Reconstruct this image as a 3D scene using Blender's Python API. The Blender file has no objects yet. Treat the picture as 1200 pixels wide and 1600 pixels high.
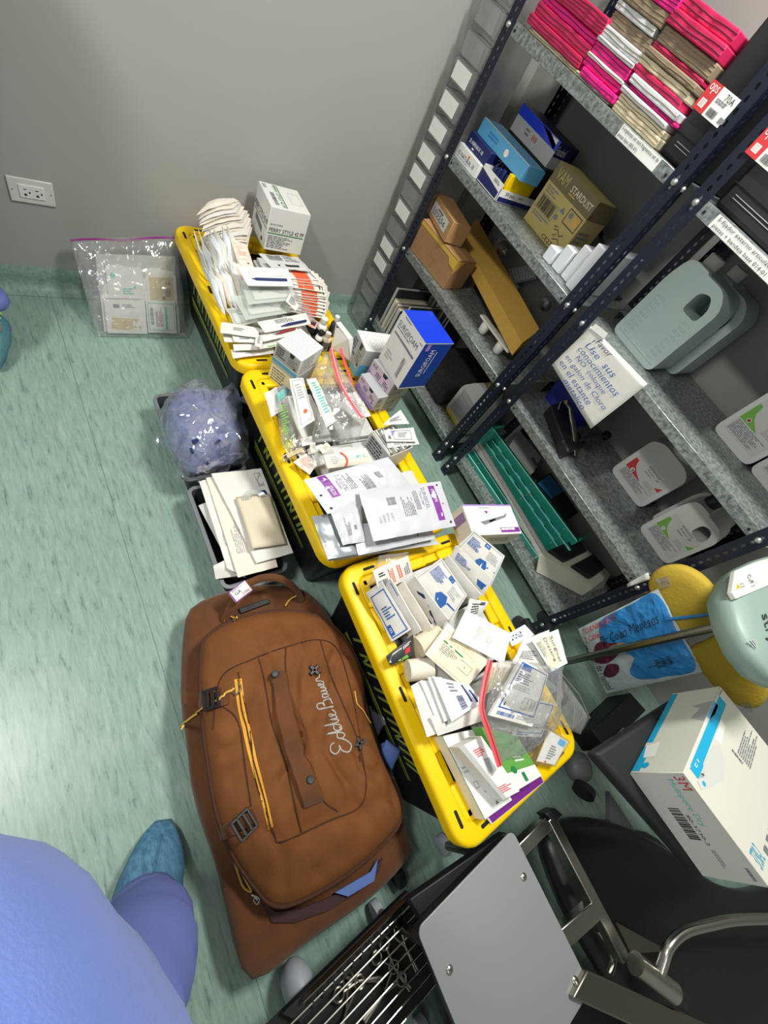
import bpy, bmesh, math, random
from mathutils import Vector, Matrix, noise

# ---------------------------------------------------------------- camera, world, lights, exposure
SC = bpy.context.scene
COL = SC.collection
V = Vector
F_PX = 655.75
CAM = V((-0.324, -0.002, 1.445))
RX, RD, RF = V((0.7941, -0.4430, 0.4160)), V((-0.2190, -0.8470, -0.4840)), V((0.5669, 0.2931, -0.7700))
RF.normalize(); RX = (RX - RF * RX.dot(RF)).normalized(); RD = RF.cross(RX)
cam_data = bpy.data.cameras.new('camera')
cam = bpy.data.objects.new('camera', cam_data); COL.objects.link(cam)
cam_data.sensor_fit = 'VERTICAL'; cam_data.sensor_height = 36.0
cam_data.lens = F_PX * 36.0 / 1600.0
cam_data.clip_start = 0.02
cam.matrix_world = Matrix(((RX.x, -RD.x, -RF.x, CAM.x), (RX.y, -RD.y, -RF.y, CAM.y), (RX.z, -RD.z, -RF.z, CAM.z), (0, 0, 0, 1)))
SC.camera = cam

world = bpy.data.worlds.new('world'); SC.world = world; world.use_nodes = True
world.node_tree.nodes['Background'].inputs[0].default_value = (0.80, 0.88, 0.84, 1)
world.node_tree.nodes['Background'].inputs[1].default_value = 0.10

def area(name, loc, size, watts, color):
    l = bpy.data.lights.new(name, 'AREA'); l.shape = 'RECTANGLE'; l.size, l.size_y = size
    l.energy = watts; l.color = color
    o = bpy.data.objects.new(name, l); COL.objects.link(o); o.location = loc
    return o
LAMPS = ((0.80, 0.36, .26, .52, 56, 'above the yellow-lidded totes'), (-1.25, 0.60, .26, .52, 44, 'above the open floor'), (-1.3, -1.45, .60, 1.2, 10, 'behind the standing person, added as unseen fill'))  # the third lamp is an added fill towards the racks
for lx, ly, lw, lh, le, _ in LAMPS: area('ceiling_lamp_light', (lx, ly, 2.66), (lw, lh), le, (1.0, 0.975, 0.93))
vs = SC.view_settings
SC.display_settings.display_device = 'sRGB'
vs.view_transform = 'Standard'; vs.look = 'None'; vs.gamma = 1.0; vs.use_curve_mapping = False
vs.exposure = 0.0
SC.cycles.max_bounces = 6; SC.cycles.transparent_max_bounces = 24
SC.cycles.use_denoising = True

# ---------------------------------------------------------------- helpers
def ray(px, py): return RX * ((px - 600) / F_PX) + RD * ((py - 800) / F_PX) + RF
def at(px, py, z):
    d = ray(px, py); return CAM + d * ((z - CAM.z) / d.z)
def atx(px, py, x):
    d = ray(px, py); return CAM + d * ((x - CAM.x) / d.x)
def aty(px, py, y):
    d = ray(px, py); return CAM + d * ((y - CAM.y) / d.y)
def height_over(p, px, py):
    """height of the point above p (x, y) seen towards the pixel"""
    d = ray(px, py); h = V((d.x, d.y)); w = V((p.x - CAM.x, p.y - CAM.y))
    return CAM.z + d.z * (w.dot(h) / h.dot(h))

def lin(h):
    h = h.lstrip('#'); c = [int(h[i:i + 2], 16) / 255 for i in (0, 2, 4)]
    return tuple(x / 12.92 if x <= .04045 else ((x + .055) / 1.055) ** 2.4 for x in c) + (1,)
M = {}
def mat(name, col, rough=.55, metal=0.0, var=0.0, vscale=20, stretch=(1, 1, 1), bump=0.0, bscale=60, spec=.5, coat=0, col2=None, sheen=0):
    m = bpy.data.materials.new(name); m.use_nodes = True
    nt = m.node_tree; b = nt.nodes['Principled BSDF']
    b.inputs['Roughness'].default_value = rough; b.inputs['Metallic'].default_value = metal
    b.inputs['Specular IOR Level'].default_value = spec
    b.inputs['Coat Weight'].default_value = coat
    b.inputs['Sheen Weight'].default_value = sheen
    b.inputs['Base Color'].default_value = lin(col)
    if var or bump:
        tc = nt.nodes.new('ShaderNodeTexCoord'); mp = nt.nodes.new('ShaderNodeMapping')
        mp.inputs['Scale'].default_value = stretch
        nt.links.new(tc.outputs['Object'], mp.inputs['Vector'])
    if var:
        n = nt.nodes.new('ShaderNodeTexNoise'); n.inputs['Scale'].default_value = vscale; n.inputs['Detail'].default_value = 6
        n.inputs['Roughness'].default_value = .65
        r = nt.nodes.new('ShaderNodeValToRGB'); c = lin(col); k = lin(col2) if col2 else tuple(max(0, x * (1 - var)) for x in c[:3]) + (1,)
        r.color_ramp.elements[0].position = .35; r.color_ramp.elements[1].position = .65
        r.color_ramp.elements[0].color = k; r.color_ramp.elements[1].color = c
        nt.links.new(mp.outputs[0], n.inputs['Vector']); nt.links.new(n.outputs[0], r.inputs[0]); nt.links.new(r.outputs[0], b.inputs['Base Color'])
    if bump:
        n2 = nt.nodes.new('ShaderNodeTexNoise'); n2.inputs['Scale'].default_value = bscale; n2.inputs['Detail'].default_value = 4
        bp = nt.nodes.new('ShaderNodeBump'); bp.inputs['Strength'].default_value = bump; bp.inputs['Distance'].default_value = .004
        nt.links.new(mp.outputs[0], n2.inputs['Vector']); nt.links.new(n2.outputs[0], bp.inputs['Height']); nt.links.new(bp.outputs[0], b.inputs['Normal'])
    M[name] = m; return m
def film(name, col, clear, rough=.15, bump=.6, bscale=35, milk=.25):
    """thin plastic film: clear, with gloss from its folds and a little milkiness"""
    m = bpy.data.materials.new(name); m.use_nodes = True; nt = m.node_tree; N = nt.nodes.new; L = nt.links.new
    nt.nodes.remove(nt.nodes['Principled BSDF'])
    gl = N('ShaderNodeBsdfGlossy'); gl.inputs['Roughness'].default_value = rough; gl.inputs['Color'].default_value = (1, 1, 1, 1)
    df = N('ShaderNodeBsdfDiffuse'); df.inputs['Color'].default_value = lin(col)
    tr = N('ShaderNodeBsdfTransparent'); tr.inputs['Color'].default_value = (.97, .97, .97, 1)
    m1 = N('ShaderNodeMixShader'); m1.inputs[0].default_value = milk; L(gl.outputs[0], m1.inputs[1]); L(df.outputs[0], m1.inputs[2])
    mx = N('ShaderNodeMixShader'); lw = N('ShaderNodeLayerWeight'); lw.inputs[0].default_value = .3
    mr = N('ShaderNodeMapRange'); mr.inputs[3].default_value = clear; mr.inputs[4].default_value = max(0, clear - .40)
    L(lw.outputs['Facing'], mr.inputs[0]); L(mr.outputs[0], mx.inputs[0]); L(m1.outputs[0], mx.inputs[1]); L(tr.outputs[0], mx.inputs[2]); L(mx.outputs[0], nt.nodes['Material Output'].inputs[0])
    if bump:
        tc = N('ShaderNodeTexCoord'); n2 = N('ShaderNodeTexNoise'); n2.inputs['Scale'].default_value = bscale; n2.inputs['Distortion'].default_value = 1.5
        bp = N('ShaderNodeBump'); bp.inputs['Strength'].default_value = bump; bp.inputs['Distance'].default_value = .02
        L(tc.outputs['Object'], n2.inputs['Vector']); L(n2.outputs[0], bp.inputs['Height']); L(bp.outputs[0], gl.inputs['Normal']); L(bp.outputs[0], lw.inputs['Normal'])
    M[name] = m; return m

class MB:
    """collects shapes in world space and links them as one mesh object"""
    def __init__(s): s.v, s.f, s.m, s.mats = [], [], [], []
    def mi(s, m):
        if m not in s.mats: s.mats.append(m)
        return s.mats.index(m)
    def add(s, vs, fs, m=None):
        k = len(s.v); s.v += [V(x) for x in vs]; i = s.mi(m) if m else 0
        s.f += [tuple(k + a for a in f) for f in fs]; s.m += [i] * len(fs); return s
    def box(s, lo, hi, m=None, rot=None, c=None):
        vs = [V((x, y, z)) for x in (lo[0], hi[0]) for y in (lo[1], hi[1]) for z in (lo[2], hi[2])]
        if rot is not None:
            c = V(c) if c is not None else V((0, 0, 0)); vs = [c + rot @ (v - c) for v in vs]
        return s.add(vs, [(0, 1, 3, 2), (4, 6, 7, 5), (0, 4, 5, 1), (2, 3, 7, 6), (0, 2, 6, 4), (1, 5, 7, 3)], m)
    def hexa(s, b, t, m=None):
        return s.add(list(b) + list(t), [(3, 2, 1, 0), (4, 5, 6, 7), (0, 1, 5, 4), (1, 2, 6, 5), (2, 3, 7, 6), (3, 0, 4, 7)], m)
    def prism(s, pts, d, m=None):
        n = len(pts); d = V(d); pts = [V(p) for p in pts]
        return s.add(pts + [p + d for p in pts], [tuple(range(n))[::-1], tuple(range(n, 2 * n))] + [(i, (i + 1) % n, n + (i + 1) % n, n + i) for i in range(n)], m)
    def loft(s, rings, m=None, cap=True, closed=False):
        n = len(rings[0]); k = len(s.v); vs = [p for r in rings for p in r]; fs = []
        R = len(rings)
        for j in range(R - 1 + (1 if closed else 0)):
            for i in range(n):
                a, b = j * n, ((j + 1) % R) * n
                fs.append((a + i, a + (i + 1) % n, b + (i + 1) % n, b + i))
        if cap and not closed: fs += [tuple(range(n))[::-1], tuple((R - 1) * n + i for i in range(n))]
        return s.add(vs, fs, m)
    def tube(s, path, r, m=None, n=8, cap=True, flat=1.0, up=None):
        path = [V(p) for p in path]; rings = []
        rs = r if isinstance(r, (list, tuple)) else [r] * len(path)
        t0 = (path[1] - path[0]).normalized()
        a = V(up) if up else (V((0, 0, 1)) if abs(t0.z) < .9 else V((1, 0, 0)))
        for i, p in enumerate(path):
            t = (path[min(i + 1, len(path) - 1)] - path[max(i - 1, 0)]).normalized()
            a = (a - t * a.dot(t)).normalized(); b = t.cross(a)
            rings.append([p + (a * math.cos(2 * math.pi * k / n) * flat + b * math.sin(2 * math.pi * k / n)) * rs[i] for k in range(n)])
        return s.loft(rings, m, cap)
    def lathe(s, c, prof, m=None, n=16, axis=(0, 0, 1)):
        c = V(c); z = V(axis).normalized(); x = z.orthogonal().normalized(); y = z.cross(x)
        return s.loft([[c + z * h + (x * math.cos(2 * math.pi * k / n) + y * math.sin(2 * math.pi * k / n)) * r for k in range(n)] for r, h in prof], m)
    def ball(s, c, r, m=None, n=10):
        c = V(c); r = V(r) if not isinstance(r, (int, float)) else V((r, r, r))
        rings = []
        for j in range(n // 2 + 1):
            t = math.pi * (j / (n // 2) * .98 + .01)
            rings.append([c + V((r.x * math.sin(t) * math.cos(2 * math.pi * k / n), r.y * math.sin(t) * math.sin(2 * math.pi * k / n), r.z * math.cos(t))) for k in range(n)])
        return s.loft(rings, m)
    def grid(s, fn, nu, nv, m=None, skip=None):
        vs = [fn(i / nu, j / nv) for j in range(nv + 1) for i in range(nu + 1)]; w = nu + 1
        return s.add(vs, [(j * w + i, j * w + i + 1, (j + 1) * w + i + 1, (j + 1) * w + i) for j in range(nv) for i in range(nu)], m)
    def build(s, name, m=None, parent=None, bevel=0, smooth=True, seg=2, angle=40, thick=0, subd=0):
        me = bpy.data.meshes.new(name)
        off = V((0, 0, 0)); p = parent
        while p is not None: off += p.location; p = p.parent
        me.from_pydata([v - off for v in s.v], [], s.f)
        for mm in (s.mats or ([m] if m else [])):
            me.materials.append(M[mm] if isinstance(mm, str) else mm)
        if m and s.mats: pass
        if len(s.mats) > 1: me.polygons.foreach_set('material_index', s.m)
        bm = bmesh.new(); bm.from_mesh(me); bmesh.ops.recalc_face_normals(bm, faces=bm.faces); bm.to_mesh(me); bm.free()
        if smooth:
            me.polygons.foreach_set('use_smooth', [True] * len(me.polygons)); me.set_sharp_from_angle(angle=math.radians(angle))
        o = bpy.data.objects.new(name, me); COL.objects.link(o)
        if parent is not None: o.parent = parent
        if thick:
            k = o.modifiers.new('thickness', 'SOLIDIFY'); k.thickness = thick; k.offset = 0
        if subd:
            k = o.modifiers.new('smooth', 'SUBSURF'); k.levels = subd; k.render_levels = subd
        if bevel:
            k = o.modifiers.new('edges', 'BEVEL'); k.width = bevel; k.segments = seg; k.limit_method = 'ANGLE'; k.angle_limit = math.radians(50)
        return o
def tag(o, label, cat, group=None, kind=None):
    if label: o['label'] = label
    if cat: o['category'] = cat
    if group: o['group'] = group
    if kind: o['kind'] = kind
    return o
def thing(name, label, cat, loc, group=None):
    o = bpy.data.objects.new(name, None); COL.objects.link(o); o.location = loc; o.empty_display_size = .02
    return tag(o, label, cat, group)
def struct(o): o['kind'] = 'structure'; return o
def kids(o): return [c for c in list(bpy.data.objects) if c.parent == o]
def dup(root, loc, rot=None, label=None):
    r = root.copy(); COL.objects.link(r); r.location = loc
    if rot is not None: r.rotation_euler = rot
    if label: r['label'] = label
    for c in root.children:
        d = c.copy(); COL.objects.link(d); d.parent = r
        for g in c.children:
            e = g.copy(); COL.objects.link(e); e.parent = d
    return r

# ---- surfaces that carry print
class Surf:
    """four corners A (bottom left), B (bottom right), C (top right), D (top left) as one reads the print; h bulge, cr crumple"""
    def __init__(s, A, B, C, D, h=0, cr=0, seed=0, sag=0):
        s.A, s.B, s.C, s.D = V(A), V(B), V(C), V(D); s.h, s.cr, s.seed, s.sag = h, cr, seed, sag
        s.n = (s.C - s.A).cross(s.D - s.B).normalized()
        if s.n.dot(CAM - s.A) < 0 and False: s.n = -s.n
        s.lu = ((s.B - s.A).length + (s.C - s.D).length) / 2; s.lv = ((s.D - s.A).length + (s.C - s.B).length) / 2
    def __call__(s, u, v, off=0.0):
        p = s.A * (1 - u) * (1 - v) + s.B * u * (1 - v) + s.C * u * v + s.D * (1 - u) * v
        d = off
        if s.h: d += s.h * (max(0, 4 * u * (1 - u)) ** .55) * (max(0, 4 * v * (1 - v)) ** .55)
        if s.sag: d += s.sag * (4 * u * (1 - u) - .5)
        if s.cr: d += s.cr * (noise.noise(V((u * s.lu * 28, v * s.lv * 28, s.seed * 7.3))) + .6 * noise.noise(V((u * s.lu * 60, v * s.lv * 60, s.seed * 3.1 + 5))))
        return p + s.n * d
TXT = {}
def glyphs(t, shear=0, thin=0):
    k = (t, shear, thin)
    if k not in TXT:
        cu = bpy.data.curves.new('t', 'FONT'); cu.body = t; cu.resolution_u = 2; cu.shear = shear; cu.offset = thin; cu.fill_mode = 'FRONT'
        ob = bpy.data.objects.new('t', cu); me = ob.to_mesh()
        vs = [v.co.copy() for v in me.vertices]; fs = [tuple(p.vertices) for p in me.polygons]
        ob.to_mesh_clear(); bpy.data.objects.remove(ob); bpy.data.curves.remove(cu)
        x0, x1 = min(v.x for v in vs), max(v.x for v in vs); y0, y1 = min(v.y for v in vs), max(v.y for v in vs)
        TXT[k] = ([((v.x - x0) / max(1e-6, x1 - x0), (v.y - y0) / max(1e-6, y1 - y0)) for v in vs], fs)
    return TXT[k]
def ink(parent, sf, cmds, seed=1, lift=.0007):
    """flat print on a surface, one mesh per ink colour.
    r: filled rect, t: text fitted to rect (rot in quarter turns), l: lines of small print, b: bar code, p: polygon, f: frame, s: strokes"""
    rnd = random.Random(seed); B = {}
    def q(m, u0, v0, u1, v1, k=1):
        mb = B.setdefault(m, MB())
        nu, nv = (max(1, int(abs(u1 - u0) * 10)), max(1, int(abs(v1 - v0) * 10))) if (sf.h or sf.cr or sf.sag) else (1, 1)
        mb.grid(lambda a, b: sf(u0 + (u1 - u0) * a, v0 + (v1 - v0) * b, lift * k), nu, nv)
    for c in cmds:
        k, m = c[0], c[1]
        if k == 'r': q(m, *c[2:6], k=.7)
        elif k == 'f':
            u0, v0, u1, v1, w = c[2:7]; wv = w * sf.lu / sf.lv
            q(m, u0, v0, u1, v0 + wv); q(m, u0, v1 - wv, u1, v1); q(m, u0, v0 + wv, u0 + w, v1 - wv); q(m, u1 - w, v0 + wv, u1, v1 - wv)
        elif k == 't':
            t, u0, v0, u1, v1 = c[2:7]; rot = c[7] if len(c) > 7 else 0; sh = c[8] if len(c) > 8 else 0; th = c[9] if len(c) > 9 else 0
            vs, fs = glyphs(t, sh, th); out = []
            for x, y in vs:
                for _ in range(rot % 4): x, y = 1 - y, x
                out.append(sf(u0 + (u1 - u0) * x, v0 + (v1 - v0) * y, lift * 1.5))
            B.setdefault(m, MB()).add(out, fs)
        elif k == 'l':
            u0, v0, u1, v1, n = c[2:7]; vert = len(c) > 7 and c[7]
            for i in range(n):
                e = rnd.uniform(.55, 1); a = i / n; b = (i + .55) / n
                # words along the line
                x = 0
                while x < e:
                    w = rnd.uniform(.06, .22); y = min(e, x + w)
                    if vert: q(m, u0 + (u1 - u0) * a, v0 + (v1 - v0) * x, u0 + (u1 - u0) * b, v0 + (v1 - v0) * y)
                    else: q(m, u0 + (u1 - u0) * x, v1 + (v0 - v1) * b, u0 + (u1 - u0) * y, v1 + (v0 - v1) * a)
                    x = y + .025
        elif k == 'b':
            u0, v0, u1, v1 = c[2:6]; vert = len(c) > 6 and c[6]; x = 0
            while x < .97:
                w = rnd.choice((.02, .035, .05)); y = min(1, x + w)
                if vert: q(m, u0, v0 + (v1 - v0) * x, u1, v0 + (v1 - v0) * y)
                else: q(m, u0 + (u1 - u0) * x, v0, u0 + (u1 - u0) * y, v1)
                x = y + rnd.choice((.015, .03))
        elif k == 'p':
            B.setdefault(m, MB()).add([sf(u, v, lift) for u, v in c[2]], [tuple(range(len(c[2])))])
        elif k == 'o':
            u, v, r = c[2:5]; rv = r * sf.lu / sf.lv
            B.setdefault(m, MB()).add([sf(u + r * math.cos(i * math.pi / 6), v + rv * math.sin(i * math.pi / 6), lift * 1.2) for i in range(12)], [tuple(range(12))])
        elif k == 's':
            pts, w = c[2], c[3]; mb = B.setdefault(m, MB()); asp = sf.lu / sf.lv
            P = [V((u * sf.lu, v * sf.lv)) for u, v in pts]; W = w * sf.lu / 2; L = []
            for i, p in enumerate(P):
                t = (P[min(i + 1, len(P) - 1)] - P[max(0, i - 1)]); t = t.normalized() if t.length > 1e-9 else V((1, 0)); nn = V((-t.y, t.x)) * W
                L += [p + nn, p - nn]
            mb.add([sf(p.x / sf.lu, p.y / sf.lv, lift * 1.5) for p in L], [(2 * i, 2 * i + 1, 2 * i + 3, 2 * i + 2) for i in range(len(P) - 1)])
    for m, mb in B.items():
        kinds = {c[0] for c in cmds if c[1] == m}
        nm = 'lettering' if 't' in kinds else ('small_print' if 'l' in kinds or 'b' in kinds else 'printed_mark')
        mb.build(nm, m, parent, smooth=False)
def smooth_path(pts, n=6):
    P = [V(p) for p in pts]; out = []
    for i in range(len(P) - 1):
        a, b, c, d = P[max(i - 1, 0)], P[i], P[i + 1], P[min(i + 2, len(P) - 1)]
        for k in range(n):
            t = k / n
            out.append(.5 * ((2 * b) + (c - a) * t + (2 * a - 5 * b + 4 * c - d) * t * t + (3 * b - a - 3 * c + d) * t ** 3))
    out.append(P[-1]); return out
def q4(a, b, c, d): return [at(*a), at(*b), at(*c), at(*d)]
SEED = [0]
def pack(name, label, cat, quad, thick, m, h=.004, cr=.0015, cmds=(), group=None, seed=None, n=None, sag=0, body=None, rim=.0):
    """a flat pack / pouch: quad is A, B, C, D as the print reads; a closed body of the given thickness under it"""
    SEED[0] += 1; sd = seed if seed is not None else SEED[0]
    sf = Surf(*quad, h=h, cr=cr, seed=sd, sag=sag)
    if sf.n.dot(CAM - sf.A) < 0: sf.n = -sf.n
    t = thing(name, label, cat, (sf.A + sf.B + sf.C + sf.D) / 4 - sf.n * thick, group)
    nu = n or (max(4, min(14, int(sf.lu / .012))) if (h or cr or sag) else 1); nv = n or (max(4, min(14, int(sf.lv / .012))) if (h or cr or sag) else 1)
    mb = MB()
    mb.grid(lambda u, v: sf(u, v), nu, nv)
    k = len(mb.v)
    def low(u, v):
        e = 1 if not h else min(1, 6 * min(u, 1 - u, v, 1 - v) + .0)
        return sf(u, v) - sf.n * (max(thick * (.25 + .75 * e), .0008) + sf(u, v, 0).dot(sf.n) * 0)
    mb.grid(low, nu, nv)
    w = nu + 1
    ring = [i for i in range(nu + 1)] + [j * w + nu for j in range(1, nv + 1)] + [nv * w + i for i in range(nu - 1, -1, -1)] + [j * w for j in range(nv - 1, 0, -1)]
    L = len(ring)
    mb.f += [(ring[i], ring[(i + 1) % L], k + ring[(i + 1) % L], k + ring[i]) for i in range(L)]; mb.m += [0] * L
    mb.build(body or 'pouch', m, t)
    if cmds: ink(t, sf, cmds, seed=sd)
    return t, sf
def carton(name, label, cat, bl, br, depth, z0, h, m, group=None, tint=None, bevel=.0008, faces=None, lid=None):
    """upright box: front edge bl -> br (world xy), depth goes back; faces: dict front/top/left/right/back -> print commands"""
    a, b = V((bl[0], bl[1], z0)), V((br[0], br[1], z0)); d = (b - a).normalized(); k = V((-d.y, d.x, 0)) * depth; u = V((0, 0, h))
    t = thing(name, label, cat, (a + b + k) / 2, group)
    MB().hexa([a, b, b + k, a + k], [a + u, b + u, b + k + u, a + k + u]).build('box_body', m, t, bevel=bevel, seg=1)
    S = {'front': (a, b, b + u, a + u), 'top': (a + u, b + u, b + k + u, a + k + u), 'left': (a + k, a, a + u, a + k + u), 'right': (b, b + k, b + k + u, b + u), 'back': (b + k, a + k, a + k + u, b + k + u)}
    for f, cmds in (faces or {}).items(): ink(t, Surf(*S[f]), cmds, seed=hash(name) % 97 if False else len(name))
    return t, S
def carton_px(name, label, cat, bl, br, tl, back, z0, m, **kw):
    """bl, br: pixels of the front bottom edge at height z0, tl: pixel of the front top left corner, back: pixel of the top back-left corner"""
    a, b = at(*bl, z0), at(*br, z0); h = height_over(a, *tl) - z0
    k = at(*back, z0 + h); d = (b - a).normalized(); nrm = V((-d.y, d.x, 0)); dep = (k - a).dot(nrm)
    return carton(name, label, cat, a, b, dep, z0, h, m, **kw)

# ---------------------------------------------------------------- materials
mat('wall_paint', '#a8a8a3', .6, bump=.05, bscale=180)
mat('wall_grey', '#9c9c97', .6)
mat('ceiling_white', '#d8d8d2', .8)
mat('steel_galv', '#a9b1ae', .38, .5, var=.55, vscale=75, col2='#616b68', bump=.05, bscale=50)
mat('galv_dark', '#6d7573', .4, .7, var=.5, vscale=60)
mat('navy_paint', '#141b2b', .42, .1)
mat('bolt', '#d4d6d2', .28, .9)
mat('yellow', '#f0c800', .42, spec=.4, bump=.03, bscale=300)
mat('black_plastic', '#15181b', .48)
mat('black_soft', '#17191b', .62)
mat('black_matte', '#0c0d0e', .75)
mat('dark_grey', '#35383b', .55)
mat('mid_grey', '#6f7376', .5)
mat('light_grey', '#b9bcb9', .45)
mat('lime', '#8c9c3c', .5)
mat('ink_lilac', '#cdb9cc', .6)
mat('white', '#e9e9e4', .5)
mat('paper', '#dcdbd5', .7, bump=.12, bscale=90)
mat('paper_warm', '#e3dccd', .75, bump=.1, bscale=90)
mat('paper_blue', '#dfe5ea', .7, bump=.1, bscale=90)
mat('paper_grey', '#c9cac6', .7)
mat('pouch_silver', '#c0c3c7', .33, .0, bump=.25, bscale=60, spec=.7)
mat('pouch_back', '#8f969b', .35, .3)
mat('carton_white', '#e4e4e0', .5)
mat('carton_cream', '#d3d3c6', .5)
mat('carton_grey', '#b4b7b5', .5)
mat('ink', '#22242a', .6)
mat('ink_grey', '#777b80', .6)
mat('ink_light', '#a6a9ab', .6)
mat('ink_blue', '#2b5fa8', .6)
mat('ink_navy', '#1c2b63', .6)
mat('ink_sky', '#58aee0', .6)
mat('ink_teal', '#5fc0b4', .6)
mat('ink_cyan', '#18a5cf', .5)
mat('ink_green', '#1f7a43', .6)
mat('ink_lgreen', '#74b04a', .6)
mat('ink_red', '#c8353a', .6)
mat('ink_orange', '#e0613a', .6)
mat('ink_pink', '#e3b3a8', .6)
mat('ink_purple', '#7a2a8e', .5)
mat('ink_violet', '#9b80c4', .6)
mat('ink_cream', '#e9e2c0', .6)
mat('ink_beige', '#c9b98f', .6)
mat('ink_maroon', '#5a1f38', .6)
mat('box_blue', '#1238c8', .35, coat=.3)
mat('box_dblue', '#143a9a', .4)
mat('box_navy', '#15205a', .45)
mat('box_lblue', '#5aa6d2', .45)
mat('box_green', '#5f9e49', .45)
mat('kraft', '#b48a5c', .8, var=.12, vscale=30)
mat('kraft_dark', '#9b744f', .8, var=.15, vscale=25)
mat('kraft_yellow', '#d2a74c', .75, var=.08, vscale=30)
mat('kraft_olive', '#b7a567', .7)
mat('olive_band', '#6e6547', .7)
mat('tape', '#c9a544', .3)
mat('canvas', '#633812', .85, var=.25, vscale=14, bump=.35, bscale=420, sheen=.15)
mat('canvas_light', '#744314', .82, var=.22, vscale=14, bump=.3, bscale=420)
mat('canvas_seam', '#432310', .85)
mat('canvas_lining', '#3a2124', .8)
mat('zip_yellow', '#d99b2c', .7)
mat('cord_yellow', '#d6a94a', .7)
mat('thread_grey', '#a9a49c', .6)
mat('scrub_blue', '#6d86d0', .9, var=.10, vscale=7, bump=.15, bscale=300, sheen=.2)
mat('scrub_dark', '#6d7cc4', .9, bump=.15, bscale=300)
mat('shoe_cover', '#5485a0', .7, var=.3, col2='#356180', vscale=14, stretch=(6, 1.2, 6), bump=.4, bscale=60)
mat('skin', '#b98a6c', .55)
mat('hair', '#20160f', .6)
mat('shoe_neon', '#9fe05a', .5)
mat('steel', '#b9b7ae', .25, 1.0)
mat('steel_dark', '#8b887d', .32, 1.0)
mat('plate_grey', '#a2a5a7', .38, .35, bump=.04, bscale=500)
mat('caster_grey', '#aab0b8', .5)
mat('green_plastic', '#2c9a88', .32, spec=.6)
mat('black_leather', '#17181a', .36, bump=.08, bscale=350)
mat('green_lit_edge', '#86e6d4', .35)  # brighter teal for lid edges, the light on them put into the colour
mat('beige_plastic', '#b9b9a9', .45)
mat('jug_clear', '#b6c8c3', .35)
mat('jug_white', '#d3d6d3', .4)
mat('foam_yellow', '#bba032', .8, bump=.3, bscale=120)
mat('pink_card', '#f0188a', .6)
mat('red_card', '#c81f55', .6)
mat('cream_card', '#dcd0b0', .75)
mat('brown_card', '#8e7c66', .8)
mat('cold_white', '#d5dadd', .5)
mat('denim_blue', '#5873b4', .7)
mat('red_zip', '#e0525c', .4)
mat('magenta_zip', '#8e2a80', .4)
mat('needle_red', '#8e2e2c', .5)
mat('navy_lid', '#1b2547', .4)
mat('blue_tray', '#17268a', .4)
mat('bag_blue', '#2d7fc0', .35)
mat('bag_white', '#b9c6c9', .3, bump=.3, bscale=40)
mat('device_green', '#8aa096', .45)
mat('device_white', '#d9d9d0', .45)
mat('gauze', '#dcd6c6', .9, bump=.3, bscale=250)
mat('cream_pad', '#d6cdb4', .85)
mat('yellow_clear', '#d9c03a', .4)
film('film', '#d8dbdc', .84, .14, .45, 13, .40)
film('film_bag', '#aeb6cf', .78, .12, .5, 14, .35)
film('film_clear', '#eceeee', .88, .12, .4, 12, .4)
film('film_bin', '#b0b6b4', .74, .2, .2, 10, .6)
film('film_blue', '#4f8fb5', .45, .2, .6, 30, .8)
film('tray_clear', '#dfe9e2', .60, .2, .0, 10, .8)
def floor_mat(name):
    m = mat(name, '#7fa597', .34); nt = m.node_tree; b = nt.nodes['Principled BSDF']
    tc = nt.nodes.new('ShaderNodeTexCoord'); mp = nt.nodes.new('ShaderNodeMapping'); mp.inputs['Scale'].default_value = (52, 8.0, 52); mp.inputs['Rotation'].default_value = (0, 0, .03)
    n = nt.nodes.new('ShaderNodeTexNoise'); n.inputs['Scale'].default_value = 1.6; n.inputs['Detail'].default_value = 7; n.inputs['Roughness'].default_value = .72; n.inputs['Distortion'].default_value = .5
    r = nt.nodes.new('ShaderNodeValToRGB'); e = r.color_ramp.elements
    e[0].position = .31; e[0].color = lin('#557066'); e[1].position = .75; e[1].color = lin('#a3b4a8')
    x = e.new(.42); x.color = lin('#7d998c'); x = e.new(.55); x.color = lin('#8aa497')
    n2 = nt.nodes.new('ShaderNodeTexNoise'); n2.inputs['Scale'].default_value = 1.2; n2.inputs['Detail'].default_value = 3
    mx = nt.nodes.new('ShaderNodeMixRGB'); mx.blend_type = 'OVERLAY'; mx.inputs[0].default_value = .12
    nt.links.new(tc.outputs['Object'], mp.inputs['Vector']); nt.links.new(mp.outputs[0], n.inputs['Vector']); nt.links.new(n.outputs[0], r.inputs[0])
    nt.links.new(tc.outputs['Object'], n2.inputs['Vector'])
    nt.links.new(r.outputs[0], mx.inputs[1]); nt.links.new(n2.outputs[0], mx.inputs[2]); nt.links.new(mx.outputs[0], b.inputs['Base Color'])
floor_mat('vinyl'); 
mat('seam', '#5d7c72', .6)

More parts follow.
